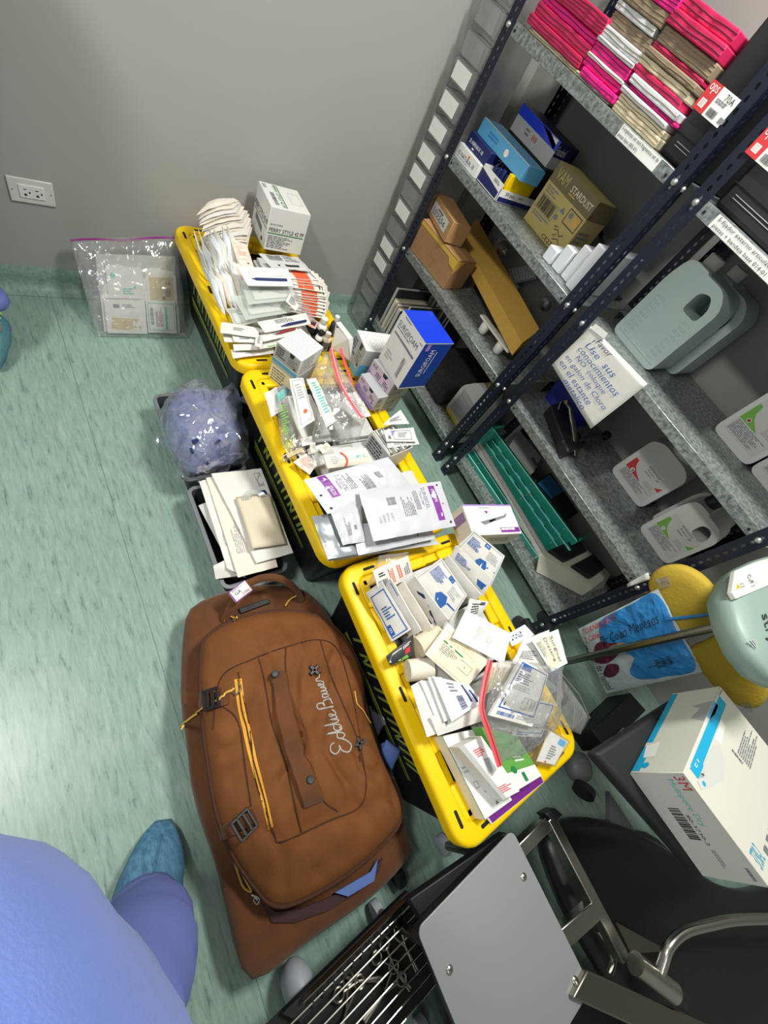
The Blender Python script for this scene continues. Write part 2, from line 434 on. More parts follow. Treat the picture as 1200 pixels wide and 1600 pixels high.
# ---------------------------------------------------------------- the room
XL, XR, YF, YW, ZC = -2.3, 1.66, -2.2, 1.87, 2.75
struct(MB().box((XL, YF, -.1), (XR, YW, 0)).build('floor', 'vinyl', smooth=False))
struct(MB().box((XL, YW, 0), (XR + .15, YW + .12, ZC)).build('wall_back', 'wall_paint', smooth=False))
struct(MB().box((XR, YF, 0), (XR + .12, YW, ZC)).build('wall_right', 'wall_grey', smooth=False))
struct(MB().box((XL - .12, YF - .12, 0), (XL, YW + .12, ZC)).build('wall_left', 'wall_paint', smooth=False))
struct(MB().box((XL, YF - .12, 0), (XR + .12, YF, ZC)).build('wall_front', 'wall_paint', smooth=False))
struct(MB().box((XL, YF, ZC), (XR, YW, ZC + .1)).build('ceiling', 'ceiling_white', smooth=False))
r_ = .045
prof = [(YW - r_ + r_ * math.sin(t), r_ - r_ * math.cos(t)) for t in [i * math.pi / 16 for i in range(9)]] + [(YW - .0005, .096), (YW + .004, .099), (YW + .004, -.002), (YW - r_, -.002)]
struct(MB().prism([(XL, y, z) for y, z in prof], (XR - XL, 0, 0)).build('baseboard_back', 'vinyl', angle=60))
a, b = at(70, 423, 0.0), at(128, 640, 0.0)
sx = (a.x + b.x) / 2
struct(MB().box((sx - .001, YF, -.002), (sx + .001, YW - .04, .0006)).build('trim_1', 'seam', smooth=False))
struct(MB().box((XL, YW - .0455, 0), (XR, YW - .0435, .0008)).build('trim_2', 'seam', smooth=False))
for x, y, wx, wy, _, wh in LAMPS:
    t = thing('ceiling_lamp', 'flat rectangular lamp on the ceiling ' + wh, 'lamp', (x, y, ZC))
    MB().box((x - wx * .55, y - wy * .55, ZC - .035), (x + wx * .55, y + wy * .55, ZC)).build('lamp_housing', 'white', t, bevel=.004)
# outlet on the wall
c = [aty(7, 272, YW), aty(17, 311.5, YW), aty(87, 323, YW), aty(82, 285, YW)]
x0, x1 = (c[0].x + c[1].x) / 2, (c[2].x + c[3].x) / 2; z0, z1 = (c[1].z + c[2].z) / 2, (c[0].z + c[3].z) / 2
t = thing('power_outlet', 'white duplex power outlet on the grey wall above the green floor', 'outlet', ((x0 + x1) / 2, YW, (z0 + z1) / 2))
MB().box((x0, YW - .007, z0), (x1, YW, z1)).build('cover_plate', 'device_white', t, bevel=.004, seg=2)
w, h = x1 - x0, z1 - z0
MB().box((x0 + w * .22, YW - .010, z0 + h * .24), (x1 - w * .22, YW - .006, z1 - h * .24)).build('receptacle', 'white', t, bevel=.001)
mb = MB()
for k in (.36, .62):
    cx = x0 + w * k
    mb.box((cx - .005, YW - .0106, z0 + h * .58), (cx + .004, YW - .0095, z0 + h * .61)); mb.box((cx - .005 + .0, YW - .0106, z0 + h * .34), (cx + .003, YW - .0095, z0 + h * .40))
    mb.box((cx + .009, YW - .0106, z0 + h * .44), (cx + .013, YW - .0095, z0 + h * .52)); mb.box((cx - .003, YW - .0106, z0 + h * .40), (cx + .001, YW - .0095, z0 + h * .43))
mb.build('socket_slot', 'ink', t)
for k in (.08, .92): MB().lathe((x0 + w * k, YW - .007, (z0 + z1) / 2), [(.0022, 0), (.0022, .0008)], n=8, axis=(0, -1, 0)).build('screw', 'mid_grey', t)

# ---------------------------------------------------------------- the two shelving racks
XF, SH = 1.19, 1.645
PITCH = .0250
def strip(mb, o, du, w, z0, z1, holes=True):
    """perforated flat bar standing up: o origin, du horizontal unit, w width"""
    o, du = V(o), V(du); z = z0
    n = 8
    while z < z1 - 1e-6:
        zt = min(z + PITCH, z1); k = len(mb.v)
        P = lambda a, b: o + du * a + V((0, 0, b))
        cx, cz = w / 2, (z + zt) / 2
        outer = [P(w, cz), P(w, zt), P(cx, zt), P(0, zt), P(0, cz), P(0, z), P(cx, z), P(w, z)]
        inner = [P(cx + .0048 * math.cos(i * math.pi / 4), cz + .0080 * math.sin(i * math.pi / 4)) for i in range(8)]
        if zt - z > .02 and holes: mb.add(outer + inner, [(i, (i + 1) % 8, 8 + (i + 1) % 8, 8 + i) for i in range(8)])
        else: mb.add(outer, [tuple(range(8))])
        z = zt
def post(t, x, y, sx, sy, z1=2.05):
    """angle post with its corner at (x, y), flanges towards sx / sy"""
    mb = MB(); strip(mb, (x, y, 0), (0, sy, 0), .046, 0.0, z1); strip(mb, (x, y, 0), (sx, 0, 0), .040, 0.0, z1)
    o = mb.build('post', 'navy_paint', t, smooth=False, thick=.0022)
LV = (1.343, .945, .553, .143)
def shelf(t, y0, y1, z, name='shelf'):
    mb = MB(); lip = .036
    mb.box((XF + .003, y0, z - .003), (SH, y1, z)); mb.box((XF + .002, y0, z - lip), (XF + .004, y1, z)); mb.box((SH - .002, y0, z - lip), (SH, y1, z))
    mb.box((XF + .004, y0, z - lip), (XF + .018, y1, z - lip + .002))
    s = mb.build(name, 'steel_galv', t, bevel=.0008, seg=1)
    for yy in (y0 + .055, y1 - .055): MB().lathe((XF + .0015, yy, z - lip * .55), [(.0045, 0), (.0045, .001)], n=8, axis=(-1, 0, 0)).build('bolt_hole', 'black_matte', s)
    return s
def rack(label, y0, y1, lv):
    t = thing('shelving_rack', label, 'shelf', (XF, (y0 + y1) / 2, 0), 'perforated shelving racks')
    post(t, XF, y1, 1, -1); post(t, XF, y0, 1, 1); post(t, SH, y1, -1, -1); post(t, SH, y0, -1, 1)
    sh = [shelf(t, y0 + .004, y1 - .004, z) for z in lv]
    bm_ = []
    for z in list(lv):
        for y in (y1 - .022, y0 + .022):
            MB().lathe((XF - .001, y, z - .018), [(.0095, 0), (.0095, .003), (.007, .007), (.003, .0085)], n=10, axis=(-1, 0, 0)).build('bolt', 'bolt', t)
            yy, dr = (y0 + .002, 1) if y < (y0 + y1) / 2 else (y1 - .002, -1)
            MB().lathe((XF + .022, yy - dr * .003, z - .018), [(.008, 0), (.008, .003), (.005, .007)], n=8, axis=(0, -dr, 0)).build('bolt', 'bolt', t)
    for y in (y1 - .022, y0 + .022): MB().lathe((XF - .001, y, .055), [(.0095, 0), (.0095, .003), (.007, .007), (.003, .0085)], n=10, axis=(-1, 0, 0)).build('bolt', 'bolt', t)
    return t, sh
rackA, shA = rack('navy perforated shelving rack next to the back wall, holding kraft boxes and pink cards', .742, 1.659, LV)
rackB, shB = rack('navy perforated shelving rack nearer the tape carton, holding white disinfectant jugs', -.215, .696, LV)
# price-tag style labels stuck to the shelf lips
def lip_label(rk, y0, y1, z0, z1, lines):
    A, B = V((XF - .0005, y0, z0)), V((XF - .0005, y1, z0)); u = V((0, 0, z1 - z0))
    s = Surf(A, B, B + u, A + u); 
    o = MB().box((XF - .0012, min(y0, y1), z0), (XF + .0015, max(y0, y1), z1)).build('shelf_label', 'white', rk, smooth=False)
    s = Surf(*(p + V((-.0008, 0, 0)) for p in (A, B, B + u, A + u)))
    if s.n.x > 0: s.n = -s.n
    n = len(lines)
    for i, (tx, w) in enumerate(lines): ink(o, s, [('t', 'ink', tx, .03, 1 - (i + .85) / n, .03 + w, 1 - (i + .12) / n)])
lip_label(rackA, 1.016, .842, 1.309, 1.341, [('5-implantes set mini fragmentos set de', .95), ('piezas base (005-01)', .5)])
lip_label(rackB, .60, .30, 1.309, 1.341, [('5-fijador externo articulado de tibia EX', .95), ('piezas + bandeja base 014-01', .66)])
def hang_tag(rk, y, z, red=True):
    """red and white card tied to the post"""
    x = XF - .004; A = V((x, y + .098, z)); B = V((x, y, z)); u = V((0, 0, .058))
    o = MB().box((x, y, z), (x + .0012, y + .098, z + .058)).build('paper_tag', 'white', rk, smooth=False)
    s = Surf(A, B, B + u, A + u)
    if s.n.x > 0: s.n = -s.n
    ink(o, s, [('r', 'ink_red', 0, 0, .38, 1), ('t', 'white', 'ops', .05, .60, .33, .92), ('f', 'white', .08, .14, .26, .42, .02), ('b', 'white', .10, .18, .24, .38), ('t', 'ink', '70A', .62, .70, .92, .92), ('l', 'ink_grey', .45, .5, .9, .66, 2), ('b', 'ink', .45, .08, .75, .34)])
    MB().box((x - .001, y - .004, z + .008), (x + .004, y + .012, z + .018)).build('tag_clip', 'bolt', rk)
hang_tag(rackA, .772, 1.448)
hang_tag(rackB, .572, 1.448)

# ---------------------------------------------------------------- three black totes with yellow lids
from mathutils.bvhtree import BVHTree
def rr(cx, cy, hx, hy, r, z, rot=0, n=5):
    out = []
    for sx, sy, a0 in ((1, 1, 0), (-1, 1, 90), (-1, -1, 180), (1, -1, 270)):
        for i in range(n + 1):
            a = math.radians(a0 + 90 * i / n); x, y = sx * (hx - r) + r * math.cos(a), sy * (hy - r) + r * math.sin(a)
            out.append(V((cx + x * math.cos(rot) - y * math.sin(rot), cy + x * math.sin(rot) + y * math.cos(rot), z)))
    return out
HZ = .37
def tote(label, cx, cy, rot):
    hx, hy = .258, .385
    t = thing('storage_tote', label, 'tote', (cx, cy, 0), 'black totes with yellow lids')
    R = lambda ins, z, r=.06: rr(cx, cy, hx - ins, hy - ins, max(.012, r - ins * .6), z, rot)
    MB().loft([R(.075, 0), R(.07, .012), R(.028, .318), R(.028, .326)]).build('tote_body', 'black_plastic', t, bevel=.002)
    MB().loft([R(.0, .328), R(.0, .356), R(.0025, .364), R(.008, .369), R(.013, HZ), R(.042, HZ), R(.046, .366), R(.047, .350), R(.072, .349), R(.076, .332), R(.070, .327), R(.012, .327)], closed=True).build('lid', 'yellow', t, angle=35)
    W = lambda x, y, z: V((cx + x * math.cos(rot) - y * math.sin(rot), cy + x * math.sin(rot) + y * math.cos(rot), z))
    lid = [c for c in t.children if c.name.startswith('lid')][0] if False else bpy.data.objects[[o.name for o in bpy.data.objects if o.parent == t and o.name.startswith('lid')][0]]
    def lump(x0, x1, y0, y1):
        MB().hexa([W(x0, y0, .345), W(x1, y0, .345), W(x1, y1, .345), W(x0, y1, .345)], [W(x0, y0, .3645), W(x1, y0, .3645), W(x1, y1, .3645), W(x0, y1, .3645)]).build('lid_lug', 'yellow', lid, bevel=.006, seg=2)
    i0 = .046; i1 = .080
    for s in (-1, 1):
        for y0, y1 in ((-.330, -.245), (-.165, -.045), (.045, .165), (.245, .330)):
            lump(*sorted((s * (hx - i0), s * (hx - i1))), y0, y1)
        for x0, x1 in ((-.20, -.11), (-.05, .05), (.11, .20)):
            lump(x0, x1, *sorted((s * (hy - i0), s * (hy - i1))))
    def slot(x, y, along):
        l, w = .016, .0048; p = []
        for k in range(12):
            a = k * math.pi / 6; q = (l if math.cos(a) > 0 else -l) + w * math.cos(a), w * math.sin(a)
            p.append(W(x + (q[1] if along else q[0]), y + (q[0] if along else q[1]), HZ - .004))
        MB().prism(p, (0, 0, .0048)).build('lid_slot', 'black_matte', lid, smooth=False)
    for s in (-1, 1):
        for y in (-.31, .0, .31): slot(s * (hx - .029), y, True)
        for x in (-.16, .16): slot(x, s * (hy - .029), False)
    for s in (-1, 1):
        for y in (-.26, -.13, .0, .13, .26):
            f = lambda z: hx - .075 + .047 * (z / .335) + .004
            MB().hexa([W(s * f(.03), y - .012, .03), W(s * (f(.03) - .01), y - .012, .03), W(s * (f(.03) - .01), y + .012, .03), W(s * f(.03), y + .012, .03)],
                      [W(s * f(.32), y - .012, .32), W(s * (f(.32) - .01), y - .012, .32), W(s * (f(.32) - .01), y + .012, .32), W(s * f(.32), y + .012, .32)]).build('body_rib', 'black_plastic', t, bevel=.003)
    # printing on the long side facing the open floor
    f = lambda z: -(hx - .075 + .047 * (z / .335) + .0055)
    s_ = Surf(W(f(.12), .23, .12), W(f(.12), -.23, .12), W(f(.30), -.23, .30), W(f(.30), .23, .30))
    cm = []
    for k, (u, kind) in enumerate(((.06, 0), (.17, 1), (.30, 0), (.40, 2), (.54, 2), (.66, 1), (.78, 3), (.88, 0))):
        w = .022
        cm.append(('p', 'lime', [(u, .42), (u + w, .42), (u + w + .05, .80), (u + .05, .80)]))
        if kind >= 1: cm.append(('p', 'lime', [(u + .06, .42), (u + .06 + w, .42), (u + .11 + w, .80), (u + .11, .80)]))
        if kind == 1: cm.append(('p', 'lime', [(u + .05, .80), (u + .05 + w, .80), (u + .06 + w, .42), (u + .06, .42)]))
        if False: cm.append(('p', 'lime', [(u + .025, .58), (u + .09, .58), (u + .095, .64), (u + .03, .64)]))
        if False: cm.append(('p', 'lime', [(u + .0, .42), (u + .075, .42), (u + .08, .49), (u + .01, .49)]))
    cm += [('p', 'lime', [(.0, .12), (1, .20), (1, .26), (.0, .24)]), ('p', 'lime', [(.0, .02), (1, .14), (1, .16), (.0, .07)])]
    ink(t, s_, cm, lift=.001)
    return t
tote('black tote with yellow lid against the back wall, heaped with paper packs and trays', .459, 1.448, 0)
tote('middle black tote with yellow lid, holding silver pouches and suture cartons', .456, .672, .002)
tote('black tote with yellow lid beside the brown duffel, heaped with dressing packs', .472, -.113, -.022)

# ---------------------------------------------------------------- a surface seen through pixels, found by casting on a built mesh
class Cast:
    def __init__(s, *mbs):
        vs, fs = [], []
        for m in mbs:
            k = len(vs); vs += m.v; fs += [tuple(k + i for i in f) for f in m.f]
        s.b = BVHTree.FromPolygons(vs, fs)
    def __call__(s, px, py, off=0, zd=.25):
        p, n, i, d = s.b.ray_cast(CAM, ray(px, py).normalized())
        if p is None: return at(px, py, zd)
        if n.dot(CAM - p) < 0: n = -n
        return p + n * off
class PxSurf:
    h = cr = 0; sag = 1
    def __init__(s, cast, A, B, C, D, grid=True):
        s.c = cast; s.q = [V(a) for a in (A, B, C, D)]
        P = [cast(*a) for a in (A, B, C, D)]
        s.lu = ((P[1] - P[0]).length + (P[2] - P[3]).length) / 2; s.lv = ((P[3] - P[0]).length + (P[2] - P[1]).length) / 2
    def __call__(s, u, v, off=0):
        A, B, C, D = s.q; p = A * (1 - u) * (1 - v) + B * u * (1 - v) + C * u * v + D * (1 - u) * v
        return s.c(p.x, p.y, off)

# ---------------------------------------------------------------- brown wheeled duffel
def closed_path(pts, n):
    P = [V(p) for p in pts]; k = len(P); dense = []
    for i in range(k):
        a, b, c, d = P[i - 1], P[i], P[(i + 1) % k], P[(i + 2) % k]
        for j in range(8):
            t = j / 8; dense.append(.5 * ((2 * b) + (c - a) * t + (2 * a - 5 * b + 4 * c - d) * t * t + (3 * b - a - 3 * c + d) * t ** 3))
    L = [0]
    for i in range(len(dense)): L.append(L[-1] + (dense[(i + 1) % len(dense)] - dense[i]).length)
    out = []; j = 0
    for i in range(n):
        t = L[-1] * i / n
        while L[j + 1] < t: j += 1
        f = (t - L[j]) / max(1e-9, L[j + 1] - L[j]); out.append(dense[j].lerp(dense[(j + 1) % len(dense)], f))
    return out
UP = [(315, 1016), (324, 995), (352, 975), (394, 960), (447, 954), (493, 962), (526, 983), (550, 1016), (565, 1053), (573, 1111), (596, 1185), (621, 1235), (627, 1276), (608, 1309), (559, 1354), (501, 1392), (451, 1414), (423, 1412), (402, 1391), (365, 1338), (340, 1276), (328, 1210), (319, 1148), (313, 1078)]
LO = [(286, 990), (295, 956), (332, 934), (394, 917), (450, 917), (485, 930), (510, 962), (535, 1010), (560, 1080), (590, 1180), (622, 1270), (637, 1317), (635, 1338), (583, 1396), (476, 1474), (414, 1521), (390, 1526), (373, 1499), (352, 1416), (336, 1346), (311, 1272), (295, 1189), (286, 1111), (284, 1045)]
bag = thing('wheeled_duffel', 'large rusty brown canvas duffel with yellow zip lying on the green floor', 'bag', (0, -.1, 0))
lo0 = closed_path([at(x, y, .10) for x, y in LO], 72)
cL = sum(lo0, V()) / 72
def sc(ring, c, s, z, wob=0, sd=0):
    out = []
    for p in ring:
        q = c + (p - c) * s; q.z = z
        if wob: q += V((noise.noise(q * 9 + V((sd, 0, 0))), noise.noise(q * 9 + V((0, sd, 3))), noise.noise(V((q.x * 12, q.y * 8, sd))))) * wob
        out.append(q)
    return out
base = MB().loft([sc(lo0, cL, .955, .0), sc(lo0, cL, .985, .02), sc(lo0, cL, 1.0, .07, .004), sc(lo0, cL, 1.0, .11, .004), sc(lo0, cL, .975, .130, .005), sc(lo0, cL, .9, .142, .008), sc(lo0, cL, .6, .145)])
base.build('main_compartment', 'canvas', bag, angle=60)
up0 = closed_path([at(x, y, .205) for x, y in UP], 140)
cU = sum(up0, V()) / 140
WR = lambda q: .020 * noise.noise(V((q.x * 10 + q.y * 6, q.y * 9 - q.x * 5, 1.7))) + .007 * noise.noise(V((q.x * 30 - q.y * 14, q.y * 17 + q.x * 20, 4.2))) - .014 * max(0, 1 - 5 * abs(noise.noise(V((q.x * 9 - q.y * 4, q.y * 7 + q.x * 5, 8.8)))))
rings = [sc(up0, cU, .97, .125), sc(up0, cU, 1.0, .17, .004, 2), sc(up0, cU, 1.0, .203)]
for s_, z in ((.975, .219), (.94, .231), (.91, .238), (.88, .243), (.84, .249), (.80, .253), (.75, .258), (.70, .261), (.65, .264), (.60, .267), (.55, .269), (.5, .271), (.45, .273), (.4, .274), (.35, .275), (.3, .276), (.25, .277), (.2, .277), (.15, .278), (.1, .278), (.05, .278), (.01, .278)):
    rg = sc(up0, cU, s_, z)
    for q in rg: q.z += WR(q) * min(1, (1 - s_) * 6)
    rings.append(rg)
upper = MB().loft(rings); upper.build('front_compartment', 'canvas_light', bag, angle=80)
CA = Cast(base, upper)
def on(pts, off, n=5): return [CA(p.x, p.y, off) for p in smooth_path([(x, y, 0) for x, y in pts], n)]
def piping(name, pts, r, m, parent=bag, off=.001, n=5):
    return MB().tube(on(pts, off, n), r, m, n=6).build(name, m, parent)
MB().loft([[p + V((math.cos(a) * .006 * (p - cU).normalized().x, math.cos(a) * .006 * (p - cU).normalized().y, math.sin(a) * .006)) for p in rings[2]] for a in [i * math.pi / 3 for i in range(6)]], closed=True).build('zip_piping', 'canvas_seam', bag)
for pts in ([(333, 1140), (345, 1060), (395, 1030), (450, 1010), (500, 1000), (530, 1020), (553, 1100), (566, 1180), (572, 1230), (560, 1262), (520, 1280), (440, 1315), (428, 1300), (400, 1220), (390, 1140), (372, 1050)],
            [(403, 1028), (412, 1060), (425, 1130), (448, 1200), (470, 1300)], [(447, 1010), (446, 1040), (452, 1100), (476, 1190), (500, 1245), (527, 1268)],
            [(500, 1000), (515, 1050), (540, 1110), (560, 1160), (563, 1190)], [(330, 1100), (350, 1105), (372, 1130), (383, 1200), (392, 1260)]):
    piping('seam', pts, .0019, 'canvas_seam', off=.0006, n=14)
# carrying strap down the middle with two studs
def ribbon(name, L, R, th, m, parent=bag, off=.004, n=5, lift=None):
    l, r = on(L, off, n), on(R, off, n); k = len(l)
    if lift:
        for i in range(k):
            d = lift * (max(0, math.sin(math.pi * i / (k - 1))) ** .6); l[i].z += d; r[i].z += d
    mb = MB(); mb.loft([[l[i], r[i], r[i] - V((0, 0, th)), l[i] - V((0, 0, th))] for i in range(k)])
    return mb.build(name, m, parent, bevel=.001, seg=1)
ribbon('grab_strap', [(424, 1052), (428, 1100), (440, 1160), (462, 1225), (474, 1262)], [(446, 1046), (450, 1095), (464, 1155), (488, 1215), (503, 1250)], .006, 'canvas', off=.006, lift=.018)
for x, y in ((433, 1054), (478, 1222)):
    p = CA(x, y, .018 if y < 1100 else .022)
    MB().lathe(p, [(.009, -.012), (.009, .001), (.007, .003), (.004, .0025), (.004, .001)], n=14).build('stud', 'dark_grey', bag)
# yellow zip pocket
zp = ribbon('zip_tape', [(366, 1062), (372, 1110), (388, 1180), (405, 1240), (420, 1297)], [(378, 1060), (384, 1105), (398, 1170), (414, 1235), (428, 1291)], .002, 'zip_yellow', off=.002)
piping('zip_coil', [(372, 1062), (378, 1108), (393, 1175), (410, 1238), (424, 1294)], .0016, 'canvas_seam', zp, .0035)
MB().tube(on([(372, 1068), (376, 1075), (370, 1085), (362, 1083)], .007), .0022, n=6).build('zip_pull', 'steel', bag)
MB().tube(on([(366, 1078), (355, 1084), (345, 1092), (340, 1095)], .008), .0028, n=6).build('pull_cord', 'cord_yellow', bag)
# script logo
lg = PxSurf(CA, (556, 1168), (504, 1050), (474, 1062), (512, 1188))
def script(dx, sx, pts): return [(dx + sx * x, .15 + .62 * y) for x, y in pts]
SCR = [script(0, 1, [(.16, .75), (.145, .98), (.08, 1.05), (.03, .85), (.06, .60), (.11, .55), (.04, .5), (-.01, .2), (.05, -.05), (.13, .1), (.17, .3)]),
       script(0, 1, [(.25, .42), (.20, .48), (.17, .25), (.20, .05), (.245, .25), (.29, 1.0), (.265, .3), (.28, .05), (.31, .2)]),
       script(.105, 1, [(.25, .42), (.20, .48), (.17, .25), (.20, .05), (.245, .25), (.29, 1.0), (.265, .3), (.28, .05), (.31, .2)]),
       script(.0, 1, [(.405, .15), (.43, .48), (.42, .1), (.45, .1), (.47, .2), (.50, .45), (.47, .48), (.465, .1), (.50, .05), (.54, .2)]),
       script(.0, 1, [(.56, .0), (.60, .9), (.575, .3), (.57, .05), (.60, .95), (.66, 1.0), (.655, .65), (.61, .55), (.67, .5), (.665, .1), (.60, .02), (.64, .0), (.70, .15)]),
       script(.0, 1, [(.745, .42), (.715, .45), (.70, .2), (.72, .05), (.745, .3), (.75, .45), (.75, .08), (.775, .1), (.79, .45), (.79, .1), (.81, .05), (.835, .4), (.835, .08), (.86, .15), (.885, .42), (.865, .45), (.86, .1), (.89, .05), (.92, .35), (.925, .48), (.95, .45), (.955, .2), (.99, .1)])]
for k, st in enumerate(SCR):
    mb = MB(); P = [lg(p.x, p.y, .0016) for p in smooth_path([(x, y, 0) for x, y in st], 5)]
    MB().tube(P, .0019, n=5).build('logo_stroke', 'thread_grey', bag)
# handle, tag, recess, pulls, straps, buckles, opening
hp = [at(352, 968, .16), at(362, 945, .20), at(380, 918, .225), at(410, 903, .24), at(440, 905, .235), at(462, 921, .20), at(472, 938, .15)]
hl = smooth_path(hp, 6)
MB().tube(hl, .011, n=8, flat=.45, up=(0, 0, 1)).build('carry_handle', 'canvas', bag, angle=60)
tagm = MB(); tq = [at(356, 926, .236), at(382, 906, .248), at(395, 922, .246), at(369, 942, .236)]
n_ = (tq[2] - tq[0]).cross(tq[3] - tq[1]).normalized(); n_ = n_ if n_.z > 0 else -n_
tagm.hexa([p - n_ * .012 for p in tq], tq)
tg = tagm.build('paper_tag', 'white', bag, bevel=.003)
ink(tg, Surf(tq[3], tq[2], tq[1], tq[0]) if True else None, [('r', 'ink_purple', 0, .0, 1, .07), ('r', 'ink_purple', 0, .93, 1, 1), ('r', 'ink_purple', 0, .0, .07, 1), ('t', 'ink', 'GA', .2, .42, .55, .68), ('t', 'ink', 'O3061', .5, .12, .95, .34), ('l', 'ink_grey', .15, .75, .9, .9, 2)])
MB().prism([CA(372, 952, .001), CA(418, 936, .001), CA(422, 943, .001), CA(376, 960, .001)], (0, 0, .008)).build('handle_recess', 'black_soft', bag, bevel=.002)
for pts in ([(350, 972), (356, 963), (364, 966), (371, 968)], [(445, 948), (452, 938), (462, 933), (472, 934)]):
    MB().tube(on(pts, .006), .0028, n=6).build('pull_cord', 'cord_yellow', bag)
MB().tube(on([(367, 972), (370, 964), (369, 961)], .006), .003, n=6).build('zip_pull', 'steel', bag)
for (L, R), bk, loop in ((([(288, 1078), (310, 1082), (333, 1083), (358, 1080)], [(287, 1098), (310, 1104), (333, 1105), (357, 1100)]), (333, 1092), [(322, 1104), (305, 1118), (290, 1130), (283, 1140), (292, 1128), (312, 1112)]),
                         (([(342, 1293), (360, 1283), (380, 1272), (395, 1263)], [(346, 1312), (366, 1304), (388, 1294), (402, 1282)]), (378, 1284), None)):
    ribbon('side_strap', L, R, .003, 'canvas', off=.006)
    c = CA(*bk, .011); ux = (CA(bk[0] + 12, bk[1] - 3, .011) - c).normalized(); uy = V((-ux.y, ux.x, 0)).normalized()
    mb = MB()
    for a, b, w, l in ((-.020, 0, .003, .022), (-.007, 0, .003, .022), (.008, 0, .003, .022), (.020, 0, .003, .022)):
        q = c + ux * a; mb.hexa([q - ux * w - uy * l, q + ux * w - uy * l, q + ux * w + uy * l, q - ux * w + uy * l], [p + V((0, 0, .008)) for p in (q - ux * w - uy * l, q + ux * w - uy * l, q + ux * w + uy * l, q - ux * w + uy * l)])
    for s_ in (-1, 1):
        q = c + uy * .021 * s_; mb.hexa([q - ux * .022 - uy * .003, q + ux * .022 - uy * .003, q + ux * .022 + uy * .003, q - ux * .022 + uy * .003], [p + V((0, 0, .008)) for p in (q - ux * .022 - uy * .003, q + ux * .022 - uy * .003, q + ux * .022 + uy * .003, q - ux * .022 + uy * .003)])
    mb.build('buckle', 'black_plastic', bag, bevel=.001)
    if loop: MB().tube(on(loop, .008), .0022, n=6).build('pull_cord', 'cord_yellow', bag)
for x, y, a in ((489, 1048, .4), (561, 1162, 1.4)):
    c = CA(x, y, .004); mb = MB()
    for k in range(2):
        an = a + k * 1.6; d = V((math.cos(an), math.sin(an), 0)); e = V((-d.y, d.x, 0))
        mb.hexa([c - d * .017 - e * .0055, c + d * .017 - e * .0055, c + d * .017 + e * .0055, c - d * .017 + e * .0055], [p + V((0, 0, .007)) for p in (c - d * .015 - e * .004, c + d * .015 - e * .004, c + d * .015 + e * .004, c - d * .015 + e * .004)])
    mb.build('lash_clip', 'black_plastic', bag, bevel=.001)
    MB().prism([CA(x + 5, y - 9, .002), CA(x + 14, y - 6, .002), CA(x + 13, y + 3, .002), CA(x + 4, y + 2, .002)], (0, 0, .003)).build('clip_loop', 'canvas', bag)
piping('pull_cord', [(553, 1080), (557, 1100), (566, 1110), (573, 1122), (578, 1130)], .0018, 'cord_yellow', off=.003)
# open end: dark lining showing below the half unzipped flap
op = [(405, 1404), (430, 1424), (470, 1418), (520, 1398), (570, 1368), (596, 1340), (590, 1362), (560, 1392), (510, 1422), (460, 1440), (425, 1440)]
MB().prism([Cast(base)(x, y, .004) for x, y in op], (0, 0, .004)).build('open_lining', 'canvas_lining', bag, smooth=False)
MB().prism([Cast(base)(x, y, .012) for x, y in ((520, 1392), (575, 1360), (586, 1341), (580, 1372), (540, 1398))], (0, 0, .006)).build('inner_garment', 'denim_blue', bag, smooth=False)
MB().tube(on([(366, 1345), (372, 1365), (380, 1385), (392, 1392), (384, 1376), (372, 1352), (366, 1345)], .007), .0024, n=6).build('pull_cord', 'cord_yellow', bag)
mb = MB(); mb.tube(on([(392, 1395), (398, 1398), (402, 1404)], .008), .004, n=6); mb.tube(on([(400, 1398), (405, 1403), (401, 1410), (396, 1404), (400, 1398)], .010), .0025, n=6)
mb.build('zip_pull', 'steel', bag)
for x, y in ((400, 1520), (628, 1385)):
    p = at(x, y, .03); MB().lathe(p + V((.0, .03, 0)), [(.03, -.012), (.033, -.01), (.033, .01), (.03, .012)], n=16, axis=(1, 0, 0)).build('wheel', 'black_plastic', bag)
# cloth pieces squeezed between duffel and tote
def blob(name, label, cat, c, r, m, amp=.3, fr=20, n=22, group=None, part=None, sd=0):
    t = thing(name, label, cat, (c[0], c[1], c[2] - r[2]), group)
    mb = MB().ball(c, r, n=n)
    cc = V(c)
    for i, v in enumerate(mb.v):
        d = v - cc; k = noise.noise(v * fr + V((sd, 0, 0))) + .6 * noise.noise(v * fr * 2.3 + V((0, sd, 0))) - .5 * abs(noise.noise(v * fr * 1.4 + V((9, sd, 0))))
        mb.v[i] = cc + d * (1 + amp * k); mb.v[i].z = max(mb.v[i].z, .001)
    mb.build(part or 'cloth', m, t, angle=50); return t, mb
p = at(606, 1183, .10)
tt = thing('face_mask', 'crumpled blue cloth mask squeezed between brown duffel and yellow-lidded tote', 'mask', (p.x, p.y, .0))
mm = MB(); qd = q4((590, 1178, .15), (612, 1206, .14), (626, 1172, .17), (604, 1156, .18)); sf = Surf(*qd, h=.012, cr=.004, seed=4)
mm.grid(lambda u, v: sf(u, v), 10, 10); mm.build('mask_cloth', 'denim_blue', tt, thick=.003)
MB().tube([qd[1], qd[1] + V((.004, -.02, -.01)), at(611, 1213, .15)], .0015, n=5).build('ear_loop', 'white', tt)
MB().hexa([V((p.x - .06, p.y - .02, 0)), V((p.x + .03, p.y - .05, 0)), V((p.x + .03, p.y + .02, 0)), V((p.x - .06, p.y + .03, 0))], [qd[0] - V((0, 0, .01)), qd[1] - V((0, 0, .01)), qd[2] - V((0, 0, .02)), qd[3] - V((0, 0, .02))]).build('mask_fold', 'denim_blue', tt, bevel=.008)
p = at(578, 1128, .12)
